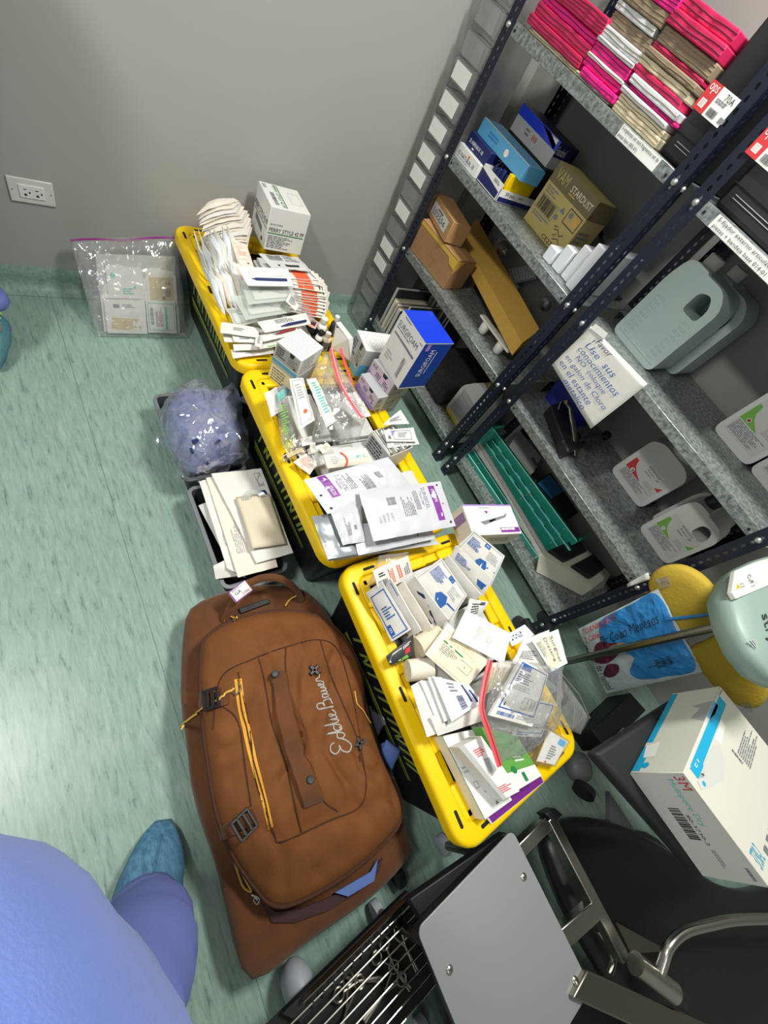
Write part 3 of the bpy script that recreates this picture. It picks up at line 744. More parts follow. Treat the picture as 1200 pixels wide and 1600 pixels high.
blob('plastic_wrapper', 'clear shiny wrapper peeping out beside the duffel edge', 'wrapper', (p.x, p.y, .10), (.018, .05, .099), 'film_bag', .3, 30, part='film')

# ---------------------------------------------------------------- two grey crates on the floor, with a bag and envelopes
def crate(label, x0, x1, y0, y1, z):
    t = thing('plastic_crate', label, 'crate', ((x0 + x1) / 2, (y0 + y1) / 2, 0), 'grey open crates')
    cx, cy, hx, hy = (x0 + x1) / 2, (y0 + y1) / 2, (x1 - x0) / 2, (y1 - y0) / 2
    R = lambda i, zz: rr(cx, cy, hx - i, hy - i, max(.008, .028 - i), zz)
    MB().loft([R(.03, 0), R(.014, z - .012), R(.0, z - .010), R(.0, z), R(.012, z), R(.015, z - .006), R(.042, .006)]).build('crate_body', 'dark_grey', t, angle=35)
    MB().loft([R(-.001, z - .008), R(-.001, z + .001), R(.011, z + .002), R(.012, z - .004)], closed=True).build('crate_rim', 'mid_grey', t)
    for s in (-1, 1):
        yy = cy + s * hy
        MB().tube([(cx - .06, yy, z - .012), (cx - .055, yy + s * .014, z - .010), (cx + .055, yy + s * .014, z - .010), (cx + .06, yy, z - .012)], .006, n=8).build('crate_handle', 'mid_grey', t)
    return t
cA = crate('grey crate holding a crumpled clear bag of blue items', -.036, .186, .80, 1.185, .12)
cB = crate('grey crate holding white paper envelopes, behind the duffel handle', -.036, .186, .392, .775, .12)
p = at(318, 675, .15)
t = thing('stuffed_plastic_bag', 'crumpled clear plastic bag full of bluish items in grey crate', 'bag', (p.x, p.y, .03))
ol = closed_path([at(x, y, .16) for x, y in ((252, 640), (270, 618), (300, 606), (330, 616), (368, 618), (380, 650), (386, 710), (370, 722), (330, 738), (288, 742), (270, 715), (255, 690))], 60)
cB_ = sum(ol, V()) / 60
def crumple(rings_, amp, fr, sd):
    for rg in rings_:
        for i, q in enumerate(rg):
            k = V((noise.noise(q * fr + V((sd, 0, 0))), noise.noise(q * fr + V((0, sd, 0))), noise.noise(q * fr + V((0, 0, sd)))))
            k2 = V((noise.noise(q * fr * 2.7 + V((sd, 3, 0))), noise.noise(q * fr * 2.7 + V((4, sd, 0))), noise.noise(q * fr * 2.7 + V((0, 7, sd)))))
            rg[i] = q + k * amp + k2 * amp * .5
    return rings_
RB = lambda f, zk: [sc(ol, cB_, f * .55, .02), sc(ol, cB_, f * .72, .09), sc(ol, cB_, f * .92, .13), sc(ol, cB_, f * .98, .16), sc(ol, cB_, f * .93, .19 * zk), sc(ol, cB_, f * .8, .225 * zk), sc(ol, cB_, f * .62, .245 * zk), sc(ol, cB_, f * .42, .255 * zk), sc(ol, cB_, f * .22, .26 * zk), sc(ol, cB_, f * .05, .262 * zk)]
mat('bag_fill', '#8e97b4', .5, var=.45, vscale=26, col2='#56649c', bump=.5, bscale=40)
mat('bag_fill_pale', '#b9c0d2', .6, var=.3, vscale=14, col2='#8793b5')
MB().loft(crumple(RB(.93, .97), .010, 16, 2)).build('wrapped_items', 'bag_fill', t, angle=25)
MB().loft(crumple(RB(1.02, 1.02), .018, 20, 5)).build('plastic_film', 'film_bag', t, angle=25)
for x, y, w in ((300, 705, 8), (305, 690, 9), (322, 722, 8), (375, 705, 6), (340, 690, 7)):
    q = Cast(MB().loft(RB(.98, 1.0)))(x, y, .004)
    MB().box((q.x - w * .0011, q.y - w * .0005, q.z - .004), (q.x + w * .0011, q.y + w * .0005, q.z + .006), rot=Matrix.Rotation(x, 3, 'Z') @ Matrix.Rotation(.6, 3, 'X'), c=q).build('blue_cap', 'ink_navy', t)
for tip in ([(368, 622, .2), (378, 628, .23), (371, 608, .25)], [(372, 626, .2), (391, 634, .22), (380, 618, .22)], [(255, 680, .15), (240, 684, .17), (248, 706, .15)], [(285, 735, .13), (272, 746, .13), (292, 747, .12)], [(292, 612, .2), (298, 597, .21), (310, 612, .21)]):
    P = [at(*a) for a in tip]; MB().add(P + [sum(P, V()) / 3 + V((0, 0, .012))], [(0, 1, 3), (1, 2, 3), (2, 0, 3)]).build('film_tip', 'film_bag', t, thick=.0006)
ENV = [('long white paper envelope lowest on the crate stack, edge hanging towards the floor', (355, 888, .165), (383, 902, .165), (345, 742, .145), (311, 752, .145), 'paper', [('l', 'ink_light', .3, .25, .7, .45, 4, 1)]),
       ('white paper envelope folded over the near end of the crate', (337, 905, .135), (372, 900, .14), (366, 868, .165), (333, 884, .15), 'paper', []),
       ('white paper envelope with faint print, under the one with tubing', (372, 902, .178), (434, 886, .175), (395, 738, .155), (322, 746, .155), 'paper_warm', [('l', 'ink_light', .15, .2, .35, .55, 5, 1)]),
       ('wide white pouch with coiled tubing and tan pad, on top of the envelopes', (401, 880, .19), (458, 864, .185), (408, 732, .17), (330, 740, .17), 'paper', [('r', 'ink_light', .80, .78, .94, .95)])]
for i, (lb, a, b, c, d, m, cm) in enumerate(ENV):
    tt, sf = pack('paper_envelope', lb, 'envelope', q4(a, b, c, d), .006, m, .004, .003, cm, 'paper envelopes in the grey crate')
top = tt
qd = q4((394, 858, .205), (447, 850, .2), (421, 773, .19), (368, 778, .19))
sf = Surf(*qd, h=.008, cr=.002); n_ = sf.n if sf.n.z > 0 else -sf.n
mb = MB(); mb.grid(lambda u, v: sf(u, v, .002), 12, 14); k = len(mb.v)
mb.build('tan_pad', 'cream_pad', top, thick=.004)
for k in range(4):
    r0 = .036 - .006 * k; c = sf(.5, .92, .006)
    MB().tube([c + V((r0 * math.cos(a) * 1.1, r0 * math.sin(a) * .9, .002 * k)) for a in [math.pi * i / 12 for i in range(13)]], .0026, n=6).build('coiled_tube', 'tray_clear', top)
ink(top, Surf(*qd), [('r', 'ink_navy', .78, .98, .92, 1.10)], lift=.004)
tt, sf = pack('paper_envelope', 'grey-edged clear pouch with dark instrument on the open-floor side of the crate', 'envelope', q4((352, 870, .13), (368, 862, .15), (330, 782, .14), (310, 790, .125)), .005, 'paper_grey', .003, .002, [('p', 'ink', [(.3, .35), (.5, .30), (.6, .6), (.5, .62)])])

# ---------------------------------------------------------------- resealable bag of packs leaning on the wall
A, B = at(160, 522, .0), at(284, 525, .0); C, D = aty(276, 396, 1.80), aty(144, 392, 1.80)
zb = thing('resealable_bag', 'clear resealable bag with purple zip, full of white packs, leaning on the wall', 'bag', (A + B) / 2)
nrm = (B - A).cross(D - A).normalized(); nrm = nrm if nrm.y < 0 else -nrm
def sub(u0, v0, u1, v1, k):
    f = lambda u, v: A * (1 - u) * (1 - v) + B * u * (1 - v) + C * u * v + D * (1 - u) * v + nrm * k
    return [f(u0, v0), f(u1, v0), f(u1, v1), f(u0, v1)]
pack('dressing_pack', 'large white dressing pack at the back of the purple-zip bag', 'dressing', sub(.03, .03, .98, .97, -.004), .05, 'paper', .012, .004, [])
pack('dressing_pack', 'upper white pack with diagonal teal stripe inside the purple-zip bag', 'dressing', sub(.12, .45, .55, .88, .008), .008, 'paper', .004, .003, [('p', 'ink_teal', [(.1, .62), (.75, .28), (.78, .36), (.12, .72)]), ('l', 'ink_teal', .4, .1, .8, .3, 3)])
pack('dressing_pack', 'lower white pack with beige window and small print inside the purple-zip bag', 'dressing', sub(.06, .02, .54, .50, .014), .008, 'paper', .004, .003, [('p', 'ink_beige', [(.1, .12), (.85, .08), (.82, .38), (.14, .42)]), ('b', 'ink_grey', .2, .66, .36, .76), ('l', 'ink_grey', .42, .66, .8, .76, 3), ('r', 'ink_light', .05, .88, .95, .91)])
pack('dressing_pack', 'white pack with brown printed panel inside the purple-zip bag', 'dressing', sub(.58, .40, .96, .86, .010), .008, 'paper', .004, .003, [('r', 'ink_beige', .1, .1, .9, .7), ('b', 'ink_grey', .62, .2, .8, .62, 1), ('o', 'ink_grey', .55, .16, .05)])
pack('dressing_pack', 'white pack with upright teal stripe inside the purple-zip bag', 'dressing', sub(.55, .04, .92, .44, .017), .008, 'paper', .004, .003, [('r', 'ink_teal', .62, .12, .70, .82), ('l', 'ink_grey', .30, .2, .55, .78, 6, 1), ('b', 'ink_grey', .12, .25, .22, .8, 1), ('f', 'ink_teal', .05, .08, .95, .92, .02)])
ZL, ZR = aty(110, 376, 1.80), aty(276, 372, 1.80)
fl = Surf(A + V((-.02, -.012, .004)), B + V((.02, -.012, .004)), ZR, ZL, h=.030, cr=.006, seed=3)
if fl.n.y > 0: fl.n = -fl.n
MB().grid(lambda u, v: fl(u, v, .012), 26, 26).build('film_front', 'film_clear', zb, thick=.0004)
MB().grid(lambda u, v: (A + V((-.02, .02, .003))).lerp(B + V((.02, .02, .003)), u).lerp((ZL + V((0, .012, 0))).lerp(ZR + V((0, .012, 0)), u), v), 8, 8).build('film_back', 'film_clear', zb, thick=.0004)
zl = [ZL.lerp(ZR, i / 14) + V((0, 0, .004 * math.sin(i * .7))) for i in range(15)]
MB().tube(zl, .0045, n=6).build('zip_strip', 'magenta_zip', zb)

# ---------------------------------------------------------------- people
def person(label, pos, yaw, parts, gown):
    """pos: point between the feet; builds a standing figure 1.66 m tall, body first, clothes as children"""
    t = thing('person', label, 'person', (pos[0], pos[1], 0))
    c, s = math.cos(yaw), math.sin(yaw)
    W = lambda x, y, z: V((pos[0] + x * c - y * s, pos[1] + x * s + y * c, z))       # y forward, x to the figure's right
    def skin(name, nodes, edges, m, sub=2, root=0):
        me = bpy.data.meshes.new(name); off = t.location
        me.from_pydata([W(*n[:3]) - off for n in nodes], edges, []); me.materials.append(M[m])
        o = bpy.data.objects.new(name, me); COL.objects.link(o); o.parent = t
        k = o.modifiers.new('skin', 'SKIN'); k.use_smooth_shade = True
        for i, v in enumerate(me.skin_vertices[0].data):
            r = nodes[i][3]; v.radius = r if isinstance(r, tuple) else (r, r); v.use_root = (i == root)
        q = o.modifiers.new('sub', 'SUBSURF'); q.levels = sub; q.render_levels = sub
        return o
    fx, fl_ = parts['right_foot'], parts['left_foot']
    N = [(0, -.03, .90, (.155, .11)), (0, -.04, 1.05, (.15, .10)), (0, -.05, 1.22, (.165, .105)), (0, -.055, 1.36, (.12, .085)), (0, -.04, 1.43, .05), (0, -.012, 1.51, (.074, .090)), (0, -.008, 1.59, (.086, .104)), (0, -.02, 1.655, .066)]
    E = [(i, i + 1) for i in range(7)]
    for sx, ft in ((1, fx), (-1, fl_)):
        k = len(N); N += [(sx * .095, -.03, .80, .088), (*(parts['knee'] if sx > 0 and 'knee' in parts else ((sx * .095 + ft[0]) / 2, ft[1] * .5 + .02)), .47, .058), (ft[0], ft[1] - .02, .22, .048), (ft[0], ft[1] - .03, .09, .038), (ft[0] + ft[2] * .25, ft[1] + .03, .034, (.030, .026)), (ft[0] + ft[2] * .45, ft[1] + .075, .026, (.026, .016))]
        E += [(0, k)] + [(k + i, k + i + 1) for i in range(5)]
        k = len(N); hd = parts.get('hands')
        if hd:      # forearms raised
            hx, hy, hz = hd[0 if sx > 0 else 1]; ex, ey, ez = sx * .235, -.07, 1.10
            N += [(sx * .175, -.06, 1.34, .055), (ex, ey, ez, .042), (hx + (ex - hx) * .12, hy + (ey - hy) * .12, hz + (ez - hz) * .12, .028), (hx, hy, hz, (.036, .017))]
            dx, dy, dz = [c_ / math.dist((hx, hy, hz), (ex, ey, ez)) for c_ in (hx - ex, hy - ey, hz - ez)]
        else:
            N += [(sx * .175, -.06, 1.34, .055), (sx * .235, -.08, 1.08, .042), (sx * .24, -.02, .86, .030), (sx * .235, .01, .80, (.038, .018))]; hx, hy, hz = sx * .235, .01, .80; dx, dy, dz = 0, 0, -1
        E += [(3, k)] + [(k + i, k + i + 1) for i in range(3)]
        for f in range(4):
            j = len(N); a = -.012 + .015 * f
            L_ = [.036, .062, .084 - .006 * abs(f - 1.5)]; cv = [0, .004, .014]
            N += [(hx + dx * l - sx * c_, hy + dy * l + a * (1 - abs(dy)), hz + dz * l + a * abs(dy), r) for l, c_, r in zip(L_, cv, (.0085, .0078, .0068))]
            E += [(k + 3, j), (j, j + 1), (j + 1, j + 2)]
        j = len(N); N += [(hx - sx * .014, hy + .03 * (1 - abs(dy)), hz + .03 * abs(dy), .010), (hx - sx * .024 + dx * .025, hy + .045 * (1 - abs(dy)) + dy * .025, hz + .045 * abs(dy) + dz * .025, .008)]; E += [(k + 3, j), (j, j + 1)]
    skin('body', N, E, 'skin')
    # head details
    for sx in (-1, 1):
        MB().ball(W(sx * .030, .066, 1.575), .011).build('eye', 'white', t); MB().ball(W(sx * .030, .0745, 1.575), .005).build('pupil', 'hair', t); MB().ball(W(sx * .068, -.012, 1.560), (.012, .02, .03)).build('ear', 'skin', t)
    MB().ball(W(0, .076, 1.548), (.014, .02, .022)).build('nose', 'skin', t); MB().ball(W(0, .067, 1.512), (.025, .010, .007)).build('mouth', 'needle_red', t)
    h = MB().ball(W(0, -.03, 1.605), (.092, .105, .082), n=16); h.build('hair', 'hair', t)
    # trousers
    for sx, ft in ((1, fx), (-1, fl_)):
        P = [W(sx * .09, -.03, .88), W(sx * .095, -.03, .72), W(*(parts['knee'] if sx > 0 and 'knee' in parts else ((sx * .095 + ft[0]) / 2, ft[1] * .5 + .02)), .45), W(ft[0], ft[1] - .015, .22), W(ft[0], ft[1] - .02, parts.get('cuff', .105))]
        pp = smooth_path(P, 5); rs = [.105 - .040 * (i / (len(pp) - 1)) + .006 * math.sin(i * 2.1) for i in range(len(pp))]
        tr = MB().tube(pp, rs, n=18); 
        for i, v in enumerate(tr.v): tr.v[i] = v + V((noise.noise(v * 14), noise.noise(v * 14 + V((5, 0, 0))), 0)) * .008
        tr.build('trouser_leg', parts['trousers'], t, angle=70)
        # covered shoe
        yx, yy = ft[2], .17; d = V((yx, yy)).normalized(); sl = .265
        mb = MB(); rg = []
        for i in range(13):
            k = i / 12; w = parts.get('wide', .055) * (math.sin(math.pi * min(1, max(.03, k * .9 + .07))) ** .55) * (1 - .12 * k); hh = .115 * (1 - k) ** .8 + .038 * math.sin(math.pi * min(1, k * .93 + .07)) ** .5 + .012
            if k < .12: hh *= .75 + 2 * k
            cx, cy = ft[0] + d.x * (k * sl - .105), ft[1] - .02 + d.y * (k * sl - .105)
            rg.append([W(cx + d.y * w * math.cos(a), cy - d.x * w * math.cos(a), max(0, hh * .5 + hh * .5 * math.sin(a) * (1 if math.sin(a) > 0 else 1))) for a in [2 * math.pi * j / 16 for j in range(16)]])
        mb.loft(rg)
        for i, v in enumerate(mb.v):
            w_ = v + V((noise.noise(v * 40), noise.noise(v * 40 + V((3, 1, 0))), noise.noise(v * 45 + V((0, 0, 4))))) * .004
            mb.v[i] = V((w_.x, w_.y, max(.0015, w_.z)))
        mb.build('shoe_cover', parts['cover'], t, angle=70)
        if parts.get('shoe'):
            s2 = MB(); sc_ = V((ft[0] + d.x * .01, ft[1] - .02 + d.y * .01, .035)); cs_ = W(*sc_)
            MB().loft([[cs_ + (p - cs_) * .88 for p in r_] for r_ in rg]).build('neon_shoe', 'shoe_neon', t, angle=70)
            for j in range(4):
                k = .35 + .12 * j; cx, cy = ft[0] + d.x * (k * sl - .105), ft[1] - .02 + d.y * (k * sl - .105)
                s2.tube([W(cx + d.y * .03 * math.cos(a), cy - d.x * .03 * math.cos(a), .085 * (1 - k) + .066 + .012 * math.sin(a)) for a in [math.pi * q / 6 for q in range(7)]], .004, n=5)
            s2.build('neon_lace', 'shoe_neon', t)
        else:
            MB().tube([W(ft[0] + d.x * (k * sl - .105), ft[1] - .02 + d.y * (k * sl - .105), .115 * (1 - k) ** .8 + .038 * math.sin(math.pi * min(1, k * .93 + .07)) ** .5 + .0135) for k in (.55, .62, .7, .78, .85, .9)], .003, n=5).build('cover_seam', parts['cover'], t)
    # gown / tunic
    gr = []
    for z, rx, ry, ox, oy in gown:
        ring = []
        for j in range(40):
            a = 2 * math.pi * j / 40
            f = 1 + .035 * math.sin(5 * a + z * 3) * (1.45 - z) + .02 * math.sin(11 * a + z * 5) * (1.45 - z)
            q = W(ox + rx * math.cos(a) * f, oy + ry * math.sin(a) * f, z); q += V((noise.noise(q * 5), noise.noise(q * 5 + V((7, 0, 0))), 0)) * .012; ring.append(q)
        gr.append(ring)
    MB().loft(gr, cap=False).build('tunic', parts['tunic'], t, angle=80, thick=.003)
    for sx in (-1, 1):
        MB().tube([W(sx * .13, -.055, 1.375), W(sx * .18, -.062, 1.33), W(sx * .215, -.07, 1.20), W(sx * .235, -.076, 1.10)], [.085, .088, .075, .068], n=14).build('sleeve', parts['tunic'], t, angle=70)
    return t
person('person in loose blue scrubs with a blue shoe cover, standing beside the duffel', (-.565, -.225), -.10,
       dict(wide=.078, knee=(.15, .0), right_foot=(.155, .015, .07), left_foot=(-.06, -.02, -.02), trousers='scrub_dark', cover='shoe_cover', tunic='scrub_blue', hands=((.265, .085, 1.46), (.11, .115, 1.50))),
       [(.60, .185, .20, .0, -.01), (.68, .195, .22, .0, -.0), (.80, .208, .25, .0, .0), (.95, .225, .278, .0, .0), (1.06, .232, .285, .0, .0), (1.14, .225, .268, 0, -.005), (1.22, .20, .21, 0, -.03), (1.30, .165, .145, 0, -.045), (1.37, .165, .118, 0, -.055), (1.41, .115, .092, 0, -.052), (1.44, .068, .064, 0, -.045)])
person('person in neon shoes under clear blue shoe covers, mostly cut off by the photo edge', (-.62, 1.56), -.05,
       dict(right_foot=(.175, .0, .02), left_foot=(-.11, 0, -.03), trousers='scrub_dark', cover='film_blue', tunic='scrub_blue', shoe=1, cuff=.20),
       [(.62, .17, .15, 0, -.03), (.80, .175, .145, 0, -.03), (1.05, .165, .13, 0, -.04), (1.25, .17, .12, 0, -.05), (1.37, .165, .118, 0, -.055), (1.41, .115, .092, 0, -.052), (1.44, .068, .064, 0, -.045)])

# ---------------------------------------------------------------- packs at the bottom of the totes, under what lies on top
def under(label, x0, x1, y0, y1, z, m='paper_grey'):
    t = thing('paper_pack', label, 'paper pack', ((x0 + x1) / 2, (y0 + y1) / 2, .328), 'packs at the bottom of the totes')
    n = max(2, int((z - .328) / .018))
    for k in range(n):
        a, b = .3275 + (z - .328) * k / n, .3275 + (z - .328) * (k + 1) / n - .001; j = .005 * math.sin(k * 2.4 + x0 * 40)
        MB().box((x0 + j, y0 - j, a), (x1 + j, y1 - j, b)).build('pack_layer', m, t, bevel=.004)
for a in (('pack pile under the curled fan in the far tote', .30, .44, 1.50, 1.75, .40), ('pack pile under the clear trays in the far tote', .30, .45, 1.25, 1.47, .40), ('pack pile under the orange pouches in the far tote', .47, .62, 1.36, 1.64, .40), ('low pack pile behind the small bottles in the far tote', .44, .55, 1.17, 1.34, .37),
          ('pack pile under the teal-printed bunch in the middle tote', .30, .41, .72, .90, .395), ('pack pile under the clear red-zip bag in the middle tote', .43, .58, .70, .90, .395), ('pack pile under the rubber-banded bundle in the middle tote', .32, .56, .54, .68, .385), ('pack pile under the silver pouches in the middle tote', .33, .63, .385, .525, .41),
          ('pack pile under the dressing fan in the near tote', .33, .62, .03, .18, .385), ('pack pile under the film dressings in the near tote', .33, .62, -.16, .015, .395), ('low pack pile under the abdominal pads in the near tote', .42, .63, -.34, -.18, .385)): under(*a)

# ---------------------------------------------------------------- contents of the far tote
def fan(name, label, cat, n, Q0, Q1, thick, m, group, h=.003, cr=.003, cmds=(), jit=2.0, sag=0, seed=1, mid=None, mats=None):
    rnd = random.Random(seed); out = []; ORD = 'lowest second third fourth fifth sixth seventh eighth ninth tenth eleventh twelfth topmost'.split()
    for i in range(n):
        k = i / max(1, n - 1); q = []
        for j in range(4):
            if mid: a = [(1 - k) ** 2 * Q0[j][x] + 2 * k * (1 - k) * mid[j][x] + k * k * Q1[j][x] for x in range(3)]
            else: a = [Q0[j][x] * (1 - k) + Q1[j][x] * k for x in range(3)]
            q.append((a[0] + rnd.uniform(-jit, jit), a[1] + rnd.uniform(-jit, jit), a[2] + rnd.uniform(-.001, .001)))
        out.append(pack(name, (ORD[i] if i < n - 1 else 'last') + ' ' + label, cat, q4(*q), thick, (mats[i % len(mats)] if mats else m), h, cr, cmds, group, seed=seed * 50 + i, n=6, sag=sag)[0])
    return out
t, S = carton_px('glove_carton', 'tall white carton with bold black print and green stripe, standing by the wall', 'box', (411, 389), (469, 399), (422, 321.3), (400, 281), .425, 'carton_white', bevel=.0015, faces={
    'front': [('t', 'ink_grey', 'ENCORE', .06, .60, .36, .645), ('t', 'ink', 'PERRY STYLE 42 PF', .05, .45, .95, .545), ('r', 'ink_green', .03, .40, .95, .425), ('l', 'ink_grey', .05, .05, .75, .36, 8)],
    'top': [('t', 'ink_green', 'PERRY STYLE 42 PF', .30, .05, .38, .95, 3), ('r', 'ink_green', .40, .05, .425, .95), ('b', 'ink_grey', .14, .12, .24, .62, 1), ('f', 'ink_light', .62, .3, .9, .75, .006), ('l', 'ink_grey', .05, .75, .2, .92, 3)],
    'left': [('t', 'ink', 'PERRY STYLE 42 PF', .04, .52, .96, .66), ('r', 'ink_green', .04, .46, .96, .485), ('p', 'ink_grey', [(.2, .30), (.7, .22), (.7, .36), (.2, .44)]), ('o', 'ink', .78, .14, .05)]})
PKG = 'paper glove packs fanned by the wall'
fan('paper_pack', 'cream pack, counted upwards, in the curled fan beside the tall carton', 'paper pack', 13,
    [(333, 396, .43), (386, 388, .43), (394, 362, .44), (340, 358, .44)], [(308, 336, .53), (360, 318, .55), (372, 312, .55), (325, 312, .54)], .007, 'paper_warm', PKG, .003, .005, jit=2.2, sag=.010, seed=3,
    mid=[(316, 368, .48), (392, 352, .48), (396, 330, .49), (332, 325, .49)], mats=['paper_warm', 'paper', 'paper_warm'])
fan('paper_pack', 'upright white pack, counted from the rim, just below the curled fan', 'paper pack', 7,
    [(318, 428, .40), (326, 438, .40), (318, 398, .47), (302, 358, .47)], [(356, 432, .42), (372, 428, .42), (372, 376, .50), (352, 352, .51)], .007, 'paper', 'white packs standing on edge', .003, .005, jit=2.5, sag=.006, seed=5, mats=['paper', 'paper_blue'])
fan('paper_pack', 'upright white pack, counted from the rim, next to the clear trays', 'paper pack', 9,
    [(338, 470, .39), (352, 492, .39), (338, 440, .45), (318, 420, .45)], [(378, 452, .42), (398, 470, .42), (388, 426, .47), (368, 402, .48)], .006, 'paper', 'white packs in the lower upright row', .003, .005, jit=2.2, sag=.006, seed=7, mats=['paper_blue', 'paper', 'paper_warm'])
pack('paper_pack', 'cream paper pack with pink print standing between fan and carton', 'paper pack', q4((376, 424, .46), (398, 420, .46), (386, 384, .50), (360, 372, .50)), .008, 'paper_warm', .003, .004, [('f', 'ink_pink', .1, .35, .9, .9, .03), ('l', 'ink_pink', .2, .45, .8, .8, 5), ('r', 'ink_grey', .6, .2, .75, .26)])
pack('paper_pack', 'second cream pack with pink print leaning on the first one', 'paper pack', q4((374, 448, .44), (396, 446, .44), (384, 418, .48), (362, 408, .48)), .008, 'paper_warm', .003, .004, [('l', 'ink_pink', .15, .2, .85, .8, 6)])
fan('sterile_pouch', 'orange and white pouch, counted upwards, in the pile below the tall carton', 'pouch', 13,
    [(440, 484, .40), (505, 500, .40), (514, 474, .40), (450, 462, .40)], [(432, 432, .49), (498, 440, .49), (478, 416, .50), (412, 410, .50)], .006, 'paper', 'orange and white pouches in one pile', .003, .003, [('r', 'ink_orange', .45, .02, .8, .55), ('r', 'ink', .93, .1, .96, .6)], jit=2.0, seed=9, mid=[(438, 456, .45), (516, 468, .45), (520, 440, .45), (440, 428, .45)], mats=['paper', 'paper_warm'])
pack('sterile_pouch', 'grey-white pouch with bar code crowning the pile of orange pouches', 'pouch', q4((424, 418, .515), (486, 424, .51), (466, 402, .51), (404, 396, .52)), .008, 'paper_grey', .005, .003, [('b', 'ink_grey', .12, .5, .45, .9), ('l', 'ink_grey', .5, .45, .9, .85, 3), ('r', 'ink', .4, .15, .75, .28), ('r', 'ink', .2, .1, .25, .2)])
pack('sterile_pouch', 'plain clear-fronted pouch slanting from the trays to the bottles', 'pouch', q4((455, 482, .48), (474, 498, .46), (497, 505, .44), (462, 456, .48)), .004, 'film', .003, .002, [])
pack('sterile_pouch', 'narrow printed pouch lying beside the lowest clear tray', 'pouch', q4((446, 470, .485), (462, 486, .475), (468, 478, .475), (453, 458, .485)), .004, 'paper', .002, .002, [('l', 'ink_grey', .2, .1, .8, .9, 8)])
pack('sterile_pouch', 'reddish pouch beside the bottles, below the orange pile', 'pouch', q4((470, 502, .43), (493, 514, .42), (497, 504, .42), (478, 490, .43)), .006, 'ink_pink', .003, .003, [('r', 'ink_maroon', .55, .2, .9, .8)])
# rigid suture trays
def tray(label, q, blue, depth=.018, z_off=0):
    sf = Surf(*q4(*q))
    if sf.n.z < 0: sf.n = -sf.n
    t = thing('suture_tray', label, 'tray', sf(.5, .5, -depth), 'rigid clear trays stacked in the far tote')
    o = [sf(u, v) for u, v in ((0, 0), (1, 0), (1, 1), (0, 1))]; i = [sf(u, v, .0) for u, v in ((.07, .12), (.93, .12), (.93, .88), (.07, .88))]
    w = [sf(u, v, -depth) for u, v in ((.10, .16), (.90, .16), (.90, .84), (.10, .84))]
    mb = MB(); mb.loft([[p - sf.n * .0012 for p in o], o, i, w]); mb.build('tray_frame', 'white' if blue else 'tray_clear', t, smooth=False)
    if blue:
        mb = MB(); mb.tube([sf(.24, .36, -.004), sf(.9, .36, -.004)], .007, n=10); mb.tube([sf(.14, .40, -.004), sf(.24, .36, -.004)], [.002, .006], n=8); mb.build('blue_handle', 'ink_navy', t)
        MB().tube([sf(u, v, -.003) for u, v in ((.14, .62), (.2, .78), (.8, .78), (.88, .62), (.8, .55), (.2, .55), (.14, .62))], .003, n=6).build('coiled_tube', 'tray_clear', t)
    else:
        ink(t, Surf(*[sf(u, v, -.010) for u, v in ((.1, .16), (.9, .16), (.9, .84), (.1, .84))]), [('r', 'white', .1, .15, .95, .95), ('p', 'ink_green', [(.25, .55), (.42, .6), (.40, .9), (.28, .85)])])
        MB().tube([sf(.42, .7, -.006), sf(.55, .66, -.006), sf(.7, .45, -.006), sf(.95, .42, -.006)], .0016, n=5).build('steel_wire', 'dark_grey', t)
    return t
tray('lowest clear tray, sticking out over the yellow rim', [(368, 512, .42), (404, 502, .42), (392, 478, .44), (354, 482, .43)], False)
tray('third clear tray from the top, with green print', [(384, 500, .445), (456, 488, .445), (440, 458, .455), (364, 462, .45)], False)
tray('second clear tray with green print and bent wire', [(388, 476, .47), (464, 468, .47), (452, 436, .48), (376, 440, .475)], False)
tray('topmost clear tray with a blue-handled instrument', [(387, 446, .50), (458, 447, .50), (450, 420, .515), (371, 416, .51)], True)
# long blister packs and slim strips
def blister(label, q, col, off=.5):
    t, sf = pack('blister_pack', label, 'blister', q4(*q), .006, 'paper', .004, .0015, [('l', 'ink_grey', .3, .45, .7, .85, 4)], 'long blister packs')
    MB().tube([sf(.35, off - .32, .004), sf(.5, off - .30, .006), sf(.9, off - .26, .005)], [.0015, .0045, .004], n=8).build('pen_body', col, t); return t
blister('long blister pack with dark blue pen above the one with red pen', ((414, 520, .46), (486, 506, .46), (478, 489, .47), (402, 503, .465)), 'ink_navy')
blister('long blister pack with dark red pen near the dotted carton', ((412, 534, .44), (468, 521, .44), (462, 507, .45), (406, 524, .445)), 'needle_red', .75)
pack('blister_pack', 'plain long pouch under the pen blisters', 'blister', q4((405, 546, .42), (448, 538, .42), (444, 528, .42), (402, 536, .42)), .006, 'paper', .003, .002, [('r', 'ink_lgreen', .3, .05, .6, .2)])
